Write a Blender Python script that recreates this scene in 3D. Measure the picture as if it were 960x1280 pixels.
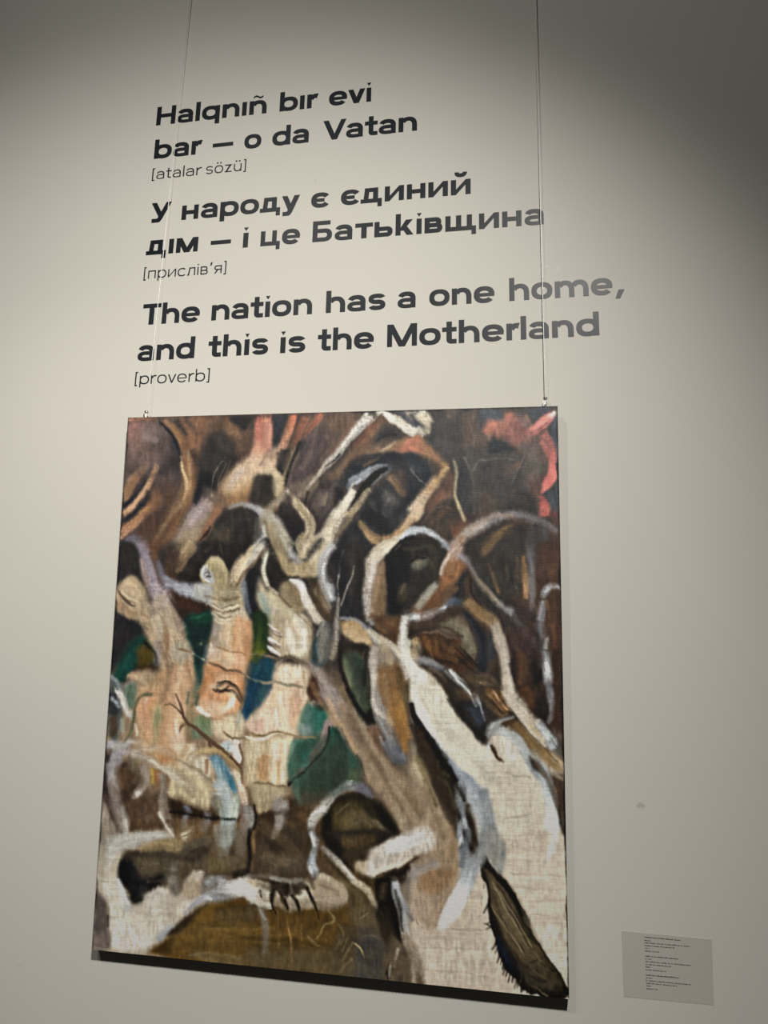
import bpy, math, random
import numpy as np

C = bpy.context.scene.collection
for o in list(bpy.data.objects):
    bpy.data.objects.remove(o)

# ------------------------------------------------------------------ camera
WALL = 1.75                       # the wall plane is y = WALL, the room lies towards -y, eye height z = 0
FOCAL = 971.29                    # focal length in pixels of the 960 x 1280 frame
YAW, PITCH, ROLL = -0.181940745, 0.209687494, 0.0194694603
def camera_axes():
    cy, sy, cp, sp = math.cos(YAW), math.sin(YAW), math.cos(PITCH), math.sin(PITCH)
    fwd = np.array([sy*cp, cy*cp, sp]); right = np.array([cy, -sy, 0.0]); up = np.cross(right, fwd)
    cr, sr = math.cos(ROLL), math.sin(ROLL)
    return right*cr + up*sr, -right*sr + up*cr, fwd
RIGHT, UP, FWD = camera_axes()
cam_data = bpy.data.cameras.new('camera')
cam_data.sensor_fit = 'VERTICAL'; cam_data.sensor_height = 32.0
cam_data.lens = FOCAL/1280*32.0
cam_data.clip_start = 0.01; cam_data.clip_end = 50
cam = bpy.data.objects.new('camera', cam_data); C.objects.link(cam)
from mathutils import Matrix, Vector
cam.matrix_world = Matrix((
    (RIGHT[0], UP[0], -FWD[0], 0), (RIGHT[1], UP[1], -FWD[1], 0), (RIGHT[2], UP[2], -FWD[2], 0), (0, 0, 0, 1)))
bpy.context.scene.camera = cam

# ------------------------------------------------------------------ world, lights, exposure
world = bpy.data.worlds.new('gallery_ambient'); bpy.context.scene.world = world
world.use_nodes = True
bg = world.node_tree.nodes['Background']; bg.inputs[0].default_value = (1.0, 0.96, 0.90, 1); bg.inputs[1].default_value = 0.013
def spot(name, loc, aim, half_angle, watts, radius, col):
    d = bpy.data.lights.new(name, 'SPOT'); d.energy = watts; d.color = col
    d.spot_size = math.radians(2*half_angle); d.spot_blend = 1.0; d.shadow_soft_size = radius
    o = bpy.data.objects.new(name, d); C.objects.link(o); o.location = loc
    o.rotation_euler = (Vector(aim) - Vector(loc)).to_track_quat('-Z', 'Y').to_euler()
    return o
spot('track_spot', (-1.254, -0.544, 2.43), (0.673, WALL, -0.009), 81.331, 53, 0.05, (1.0, 0.975, 0.93))
spot('track_spot.001', (0.445, -0.723, 2.443), (-1.295, WALL, -0.675), 36.386, 455, 0.1, (1.0, 0.975, 0.93))
spot('left_fill_spot', (-1.994, -0.506, 2.400), (-0.908, WALL, 0.065), 15.000, 72, 0.06, (1.0, 0.975, 0.93))  # extra spot, added to brighten the left part of the wall
vs = bpy.context.scene.view_settings
bpy.context.scene.display_settings.display_device = 'sRGB'
vs.view_transform = 'Standard'; vs.look = 'None'; vs.exposure = 0.0; vs.gamma = 1.0; vs.use_curve_mapping = False

# ------------------------------------------------------------------ helpers
def on_wall(px, py, depth=0.0):
    """the point where the sight line through a photo pixel meets the plane `depth` in front of the wall"""
    d = RIGHT*(px-480)/FOCAL - UP*(py-640)/FOCAL + FWD
    return d*((WALL-depth)/d[1])
def mesh_obj(name, verts, faces, mat, parent=None):
    me = bpy.data.meshes.new(name); me.from_pydata([tuple(map(float, v)) for v in verts], [], faces); me.update()
    o = bpy.data.objects.new(name, me); C.objects.link(o)
    if mat: me.materials.append(mat)
    if parent: o.parent = parent
    return o
def thing(name, label, cat, loc, group=None):
    o = bpy.data.objects.new(name, None); C.objects.link(o); o.location = loc; o.empty_display_size = 0.05
    o['label'] = label; o['category'] = cat
    if group: o['group'] = group
    return o
def structure(o): o['kind'] = 'structure'; return o
class MB:
    """collects prisms, boxes and tubes into one mesh"""
    def __init__(s): s.v = []; s.f = []
    def hull(s, a, b):                       # prism between two equal polygons
        n = len(a); k = len(s.v); s.v += list(a)+list(b)
        s.f.append(tuple(range(k, k+n))[::-1]); s.f.append(tuple(range(k+n, k+2*n)))
        for i in range(n):
            j = (i+1) % n; s.f.append((k+i, k+j, k+n+j, k+n+i))
    def box(s, lo, hi):
        x0, y0, z0 = lo; x1, y1, z1 = hi
        s.hull([(x0,y0,z0),(x1,y0,z0),(x1,y1,z0),(x0,y1,z0)], [(x0,y0,z1),(x1,y0,z1),(x1,y1,z1),(x0,y1,z1)])
    def lathe(s, origin, axis, prof, n=16):  # prof: (distance along axis, radius)
        o = np.array(origin, float); ax = np.array(axis, float); ax /= np.linalg.norm(ax)
        u = np.cross(ax, [1, 0, 0] if abs(ax[0]) < .9 else [0, 1, 0]); u /= np.linalg.norm(u); w = np.cross(ax, u)
        k = len(s.v)
        for h, r in prof:
            for i in range(n):
                a = 2*math.pi*i/n; s.v.append(tuple(o+ax*h+r*(u*math.cos(a)+w*math.sin(a))))
        for q in range(len(prof)-1):
            for i in range(n):
                j = (i+1) % n; s.f.append((k+q*n+i, k+q*n+j, k+q*n+n+j, k+q*n+n+i))
        s.f.append(tuple(range(k, k+n))[::-1]); e = k+(len(prof)-1)*n; s.f.append(tuple(range(e, e+n)))
    def build(s, name, mat, parent=None, origin=(0, 0, 0)):
        og = np.array(origin, float)
        return mesh_obj(name, [np.array(v)-og for v in s.v], s.f, mat, parent)
def material(name, col, rough=0.6, spec=0.5, metal=0.0):
    m = bpy.data.materials.new(name); m.use_nodes = True; b = m.node_tree.nodes['Principled BSDF']
    b.inputs['Base Color'].default_value = (*col, 1); b.inputs['Roughness'].default_value = rough
    b.inputs['Specular IOR Level'].default_value = spec; b.inputs['Metallic'].default_value = metal
    return m
def node(m, kind, **kw):
    n = m.node_tree.nodes.new(kind)
    for k, v in kw.items(): setattr(n, k, v)
    return n
def bump_noise(m, scale, strength, dist, detail=3.0):
    t = m.node_tree; b = t.nodes['Principled BSDF']
    tc = node(m, 'ShaderNodeTexCoord'); n = node(m, 'ShaderNodeTexNoise'); n.inputs['Scale'].default_value = scale; n.inputs['Detail'].default_value = detail
    bu = node(m, 'ShaderNodeBump'); bu.inputs['Strength'].default_value = strength; bu.inputs['Distance'].default_value = dist
    t.links.new(tc.outputs['Object'], n.inputs['Vector']); t.links.new(n.outputs['Fac'], bu.inputs['Height']); t.links.new(bu.outputs['Normal'], b.inputs['Normal'])
    return tc

# ------------------------------------------------------------------ materials of the room
WALL_COL = (0.738, 0.706, 0.632)
mat_wall = material('painted_plaster', WALL_COL, 0.62, 0.25)
def wall_nodes():
    t = mat_wall.node_tree; b = t.nodes['Principled BSDF']; tc = bump_noise(mat_wall, 220, 0.10, 0.0015, 2.0)
    geo = node(mat_wall, 'ShaderNodeNewGeometry')
    col = None; last = node(mat_wall, 'ShaderNodeRGB'); last.outputs[0].default_value = (*WALL_COL, 1); last = last.outputs[0]
    def mark(px, py, sx, sz, tint, amount, scale, thresh, turn=0.0):
        nonlocal last
        p = on_wall(px, py)
        mp = node(mat_wall, 'ShaderNodeMapping', vector_type='TEXTURE'); mp.inputs['Location'].default_value = tuple(p); mp.inputs['Rotation'].default_value = (0, turn, 0); mp.inputs['Scale'].default_value = (sx, 1, sz)
        t.links.new(geo.outputs['Position'], mp.inputs['Vector'])
        ln = node(mat_wall, 'ShaderNodeVectorMath', operation='LENGTH'); t.links.new(mp.outputs['Vector'], ln.inputs[0])
        mr = node(mat_wall, 'ShaderNodeMapRange', interpolation_type='SMOOTHSTEP'); mr.inputs['From Min'].default_value = 1.0; mr.inputs['From Max'].default_value = 0.3; t.links.new(ln.outputs['Value'], mr.inputs['Value'])
        nz = node(mat_wall, 'ShaderNodeTexNoise'); nz.inputs['Scale'].default_value = scale; nz.inputs['Detail'].default_value = 2; t.links.new(geo.outputs['Position'], nz.inputs['Vector'])
        m2 = node(mat_wall, 'ShaderNodeMapRange'); m2.inputs['From Min'].default_value = thresh; m2.inputs['From Max'].default_value = thresh+.12; t.links.new(nz.outputs['Fac'], m2.inputs['Value'])
        mu = node(mat_wall, 'ShaderNodeMath', operation='MULTIPLY'); t.links.new(mr.outputs['Result'], mu.inputs[0]); t.links.new(m2.outputs['Result'], mu.inputs[1])
        mm = node(mat_wall, 'ShaderNodeMath', operation='MULTIPLY'); mm.inputs[1].default_value = amount; t.links.new(mu.outputs[0], mm.inputs[0])
        mx = node(mat_wall, 'ShaderNodeMix', data_type='RGBA'); mx.inputs[7].default_value = (*tint, 1)
        t.links.new(mm.outputs[0], mx.inputs[0]); t.links.new(last, mx.inputs[6]); last = mx.outputs[2]
    mark(801, 1008, 0.013, 0.011, (0.50, 0.47, 0.41), 0.75, 160, 0.40)          # grey smudge
    mark(684, 333, 0.012, 0.0035, (0.95, 0.93, 0.88), 0.9, 260, 0.46, 0.5)      # white scuffs beside the right wire
    mark(698, 336, 0.007, 0.011, (0.95, 0.93, 0.88), 0.9, 300, 0.50)
    mark(394, 226, 0.0022, 0.013, (0.52, 0.49, 0.43), 0.6, 200, 0.36)           # pencil tick
    mark(24, 1208, 0.012, 0.004, (0.55, 0.52, 0.46), 0.5, 160, 0.42)
    # slow roller mottling of the paint itself
    nz = node(mat_wall, 'ShaderNodeTexNoise'); nz.inputs['Scale'].default_value = 2.2; nz.inputs['Detail'].default_value = 4; t.links.new(geo.outputs['Position'], nz.inputs['Vector'])
    hs = node(mat_wall, 'ShaderNodeHueSaturation'); mr = node(mat_wall, 'ShaderNodeMapRange'); mr.inputs['To Min'].default_value = 0.975; mr.inputs['To Max'].default_value = 1.025
    t.links.new(nz.outputs['Fac'], mr.inputs['Value']); t.links.new(mr.outputs['Result'], hs.inputs['Value']); t.links.new(last, hs.inputs['Color']); t.links.new(hs.outputs['Color'], b.inputs['Base Color'])
wall_nodes()
mat_floor = material('dark_gallery_floor', (0.03, 0.028, 0.026), 0.7, 0.3); bump_noise(mat_floor, 40, 0.1, 0.002)
mat_trim = material('white_metal_rail', (0.6, 0.6, 0.58), 0.4, 0.5)
mat_vinyl = material('black_vinyl_film', (0.0050, 0.0080, 0.0120), 0.37, 0.27)
bump_noise(mat_vinyl, 300, 0.03, 0.0005)
mat_cable = material('bright_steel_cable', (0.95, 0.93, 0.89), 0.38, 0.5, 0.55)
mat_hook = material('nickel_hook', (0.62, 0.60, 0.55), 0.25, 0.5, 1.0)
mat_edge = material('black_canvas_edge', (0.012, 0.011, 0.011), 0.7, 0.3); bump_noise(mat_edge, 900, 0.2, 0.0004)
mat_wood = material('stretcher_wood', (0.35, 0.24, 0.14), 0.7, 0.3)
mat_card = material('clear_label_film', (0.60, 0.555, 0.495), 0.5, 0.3); bump_noise(mat_card, 400, 0.03, 0.0004)
mat_ink = material('black_print', (0.035, 0.034, 0.034), 0.6, 0.3)

# ------------------------------------------------------------------ the room
ZF, ZT = -1.55, 4.30
b = MB(); b.box((-3.4, WALL, ZF), (2.6, WALL+0.12, ZT)); structure(b.build('wall_back', mat_wall))
b = MB(); b.box((-3.4, -1.2, ZF-0.08), (2.6, WALL+0.12, ZF)); structure(b.build('floor', mat_floor))
b = MB(); b.box((-3.4, WALL-0.012, 2.30), (2.6, WALL, 2.335)); structure(b.build('trim_1', mat_trim))

# ------------------------------------------------------------------ a small brush-stroke painter
PX0,PY0,PW,PH=104,496,620,764     # photo-pixel window that the picture plane covers
def _hex(c): return np.array([int(c[i:i+2],16) for i in (0,2,4)],float)/255
def _blur(a,s):
    if s<.3: return a
    n=int(3*s)+1; k=np.exp(-.5*(np.arange(-n,n+1)/s)**2); k/=k.sum()
    for ax in (0,1):
        p=[(0,0),(0,0)]; p[ax]=(n,n); b=np.pad(a,p,mode='edge'); o=np.zeros_like(a)
        for i,w in enumerate(k):
            o+=w*(b[i:i+a.shape[0]] if ax==0 else b[:,i:i+a.shape[1]])
        a=o
    return a
def _vnoise(rng,h,w,sy,sx):
    gh,gw=int(h/sy)+3,int(w/sx)+3; g=rng.random((gh,gw))
    y=np.arange(h)/sy; x=np.arange(w)/sx; yi=y.astype(int); xi=x.astype(int)
    fy=(y-yi)[:,None]; fx=(x-xi)[None]; fy=fy*fy*(3-2*fy); fx=fx*fx*(3-2*fx)
    a=g[yi][:,xi]; b=g[yi][:,xi+1]; c=g[yi+1][:,xi]; d=g[yi+1][:,xi+1]
    return (a*(1-fx)+b*fx)*(1-fy)+(c*(1-fx)+d*fx)*fy
def _spline(P):
    P=np.array(P,float)
    if len(P)==2:
        n=max(2,int(np.hypot(*(P[1]-P[0])[:2]))+1); t=np.linspace(0,1,n)[:,None]; return P[0]*(1-t)+P[1]*t
    Q=np.vstack([2*P[0]-P[1],P,2*P[-1]-P[-2]]); out=[]
    for i in range(1,len(Q)-2):
        n=max(2,int(np.hypot(*(Q[i+1]-Q[i])[:2]))+1); t=np.linspace(0,1,n,endpoint=False)[:,None]
        a,b,c,d=Q[i-1:i+3]
        out.append(.5*(2*b+(c-a)*t+(2*a-5*b+4*c-d)*t*t+(3*b-a-3*c+d)*t**3))
    out.append(P[-1:]); return np.vstack(out)
class Canvas:
    def __init__(s):
        s.a=np.zeros((PH,PW,3)); s.rng=np.random.default_rng(7); s.t=(0,0,1.)
    def tile(s,x,y,k=4.8): s.t=(x-PX0,y-PY0,k)
    def poly(s,soft,op,col,pts,grain=.12):
        ox,oy,k=s.t; p=np.array(pts,float).reshape(-1,2)/k+[ox,oy]; soft=soft/k
        p=_spline(np.vstack([p,p[:1]])) if len(p)>3 else p
        m=int(3*soft+3)
        x0=max(0,int(p[:,0].min())-m); x1=min(PW,int(p[:,0].max())+m+1); y0=max(0,int(p[:,1].min())-m); y1=min(PH,int(p[:,1].max())+m+1)
        if x1<=x0 or y1<=y0: return
        X=np.arange(x0,x1)[None]+.5; Y=np.arange(y0,y1)[:,None]+.5; ins=np.zeros((y1-y0,x1-x0),bool)
        for i in range(len(p)):
            ax,ay=p[i-1]; bx,by=p[i]
            if ay==by: continue
            ins^=((ay>Y)!=(by>Y))&(X<(bx-ax)*(Y-ay)/(by-ay)+ax)
        M=_blur(ins.astype(float),soft)*op
        g=1+grain*2*(_vnoise(s.rng,y1-y0,x1-x0,9,2.5)-.5)
        s.a[y0:y1,x0:x1]+= (np.clip(_hex(col)*g[...,None],0,1)-s.a[y0:y1,x0:x1])*M[...,None]
    def stroke(s,soft,op,cols,pts,br=.15):
        ox,oy,k=s.t; p=np.array(pts,float).reshape(-1,3)/k; p[:,:2]+=[ox,oy]
        c=_spline(p); c[:,2]=np.maximum(c[:,2],.5); n=len(c)
        C=np.array([_hex(q) for q in cols.split()]); sf=soft*2.4/k
        r=c[:,2]/2+sf; m=int(r.max())+2
        x0=max(0,int(c[:,0].min())-m); x1=min(PW,int(c[:,0].max())+m+1); y0=max(0,int(c[:,1].min())-m); y1=min(PH,int(c[:,1].max())+m+1)
        if x1<=x0 or y1<=y0: return
        h,w=y1-y0,x1-x0; best=np.full((h,w),1e9); T=np.zeros((h,w)); O=np.zeros((h,w)); Wd=np.ones((h,w))
        d=np.gradient(c[:,:2],axis=0); d/=np.linalg.norm(d,axis=1)[:,None]+1e-9
        for i in range(n):
            x,y,wd=c[i]; R=r[i]+1
            a0=max(0,int(y-R-y0)); a1=min(h,int(y+R-y0)+2); b0=max(0,int(x-R-x0)); b1=min(w,int(x+R-x0)+2)
            if a1<=a0 or b1<=b0: continue
            dx=np.arange(b0,b1)[None]+.5+x0-x; dy=np.arange(a0,a1)[:,None]+.5+y0-y
            q=np.sqrt(dx*dx+dy*dy)-wd/2; B=best[a0:a1,b0:b1]; u=q<B
            B[u]=q[u]; T[a0:a1,b0:b1][u]=i/max(1,n-1); O[a0:a1,b0:b1][u]=(dx*d[i,1]-dy*d[i,0])[u]; Wd[a0:a1,b0:b1][u]=wd
        M=np.clip(.5-best/(2*max(sf,.35)),0,1); M=M*M*(3-2*M)
        # bristle streaks run along the stroke
        nb=int(c[:,2].max()*1.2)+8; ln=_vnoise(s.rng,nb,64,1.2,14)
        oi=np.clip(((O/np.maximum(Wd,1)+.5)*(nb-1)),0,nb-1).astype(int); ti=np.clip(T*63,0,63).astype(int); B=ln[oi,ti]-.5
        ed=np.minimum(T,1-T)*n; ew=np.maximum(2.,.45*Wd)
        E=np.clip((ed+ew*.5*B+.3)/ew,0,1); E=E*E*(3-2*E)
        M=np.clip(M*(1+br*1.6*B),0,1)*op*(.12+.88*E)
        M=M*(1-.42*np.clip(_vnoise(s.rng,h,w,1.3,5)+_vnoise(s.rng,h,w,5,1.3)-.85,0,1))   # dry brush over the threads
        f=T*(len(C)-1); i0=np.clip(f.astype(int),0,max(0,len(C)-2)); ff=(f-i0)[...,None]
        col=C[i0]*(1-ff)+C[np.minimum(i0+1,len(C)-1)]*ff
        col=np.clip(col*(1+br*B[...,None]),0,1)
        s.a[y0:y1,x0:x1]+=(col-s.a[y0:y1,x0:x1])*M[...,None]
    def run(s,text):
        for L in text.strip().splitlines():
            L=L.split('#')[0].strip()
            if not L: continue
            k=L[0]
            if k=='T':
                v=[float(q) for q in L[1:].split()]; s.tile(*v); continue
            h,c,p=L[1:].split('|'); hv=[float(q) for q in h.split()]
            v=[float(q) for q in p.replace(',',' ').split()]
            if k=='P':
                g=[v.pop()] if len(v)%2 else []; s.poly(hv[0],hv[1],c.strip(),v,*g)
            else: s.stroke(hv[0],hv[1],c,v)
    def finish(s):
        # canvas weave and dry-brush grain, strongest where the paint is light
        r=s.rng; h,w=PH,PW
        g=_vnoise(r,h,w,1.1,7)+.7*_vnoise(r,h,w,7,1.1)-.85; g2=_vnoise(r,h,w,1.6,1.6)-.5; g3=_vnoise(r,h,w,40,3)-.5
        # wet-in-wet wobble of every edge
        wx=(_vnoise(r,h,w,22,16)-.5)*3.4+(_vnoise(r,h,w,6,5)-.5)*.9; wy=(_vnoise(r,h,w,24,12)-.5)*4+(_vnoise(r,h,w,7,3)-.5)*1.6
        yy=np.clip(np.arange(h)[:,None]+wy,0,h-1.01); xx=np.clip(np.arange(w)[None]+wx,0,w-1.01)
        yi=yy.astype(int); xi=xx.astype(int); fy=(yy-yi)[...,None]; fx=(xx-xi)[...,None]; a=s.a
        a=(a[yi,xi]*(1-fx)+a[yi,xi+1]*fx)*(1-fy)+(a[yi+1,xi]*(1-fx)+a[yi+1,xi+1]*fx)*fy
        lo=np.stack([_blur(a[...,i],9) for i in range(3)],-1); a=np.clip(a+.28*(a-lo),0,1)
        lo=np.stack([_blur(a[...,i],1.3) for i in range(3)],-1); a=np.clip(a+.35*(a-lo),0,1)
        lum=(a@[.3,.59,.11])[...,None]; cool=np.clip((a[...,2:]-a[...,:1])*8,0,1)*np.clip((lum-.32)*5,0,1)
        s.a=np.clip((lum+(a-lum)*(.86-.34*cool))*np.array([1.0,.995,.975])-.028,0,1)/.972
        lt=s.a.mean(2,keepdims=True); g4=_vnoise(r,h,w,11,8)+_vnoise(r,h,w,5,4)-1
        s.a=np.clip(s.a*(1+(.20-.17*np.clip(lt*1.6-.25,0,1))*g4[...,None]),0,1)
        s.a=np.clip(s.a*(1+(.09*g+.07*g2+.05*g3+.10*np.clip(lt[...,0]*2-.5,0,1)*(_vnoise(r,h,w,1.5,45)+.5*_vnoise(r,h,w,2.5,20)-.75))[...,None])+.012*g2[...,None],0,1)
        return s.a

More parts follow.
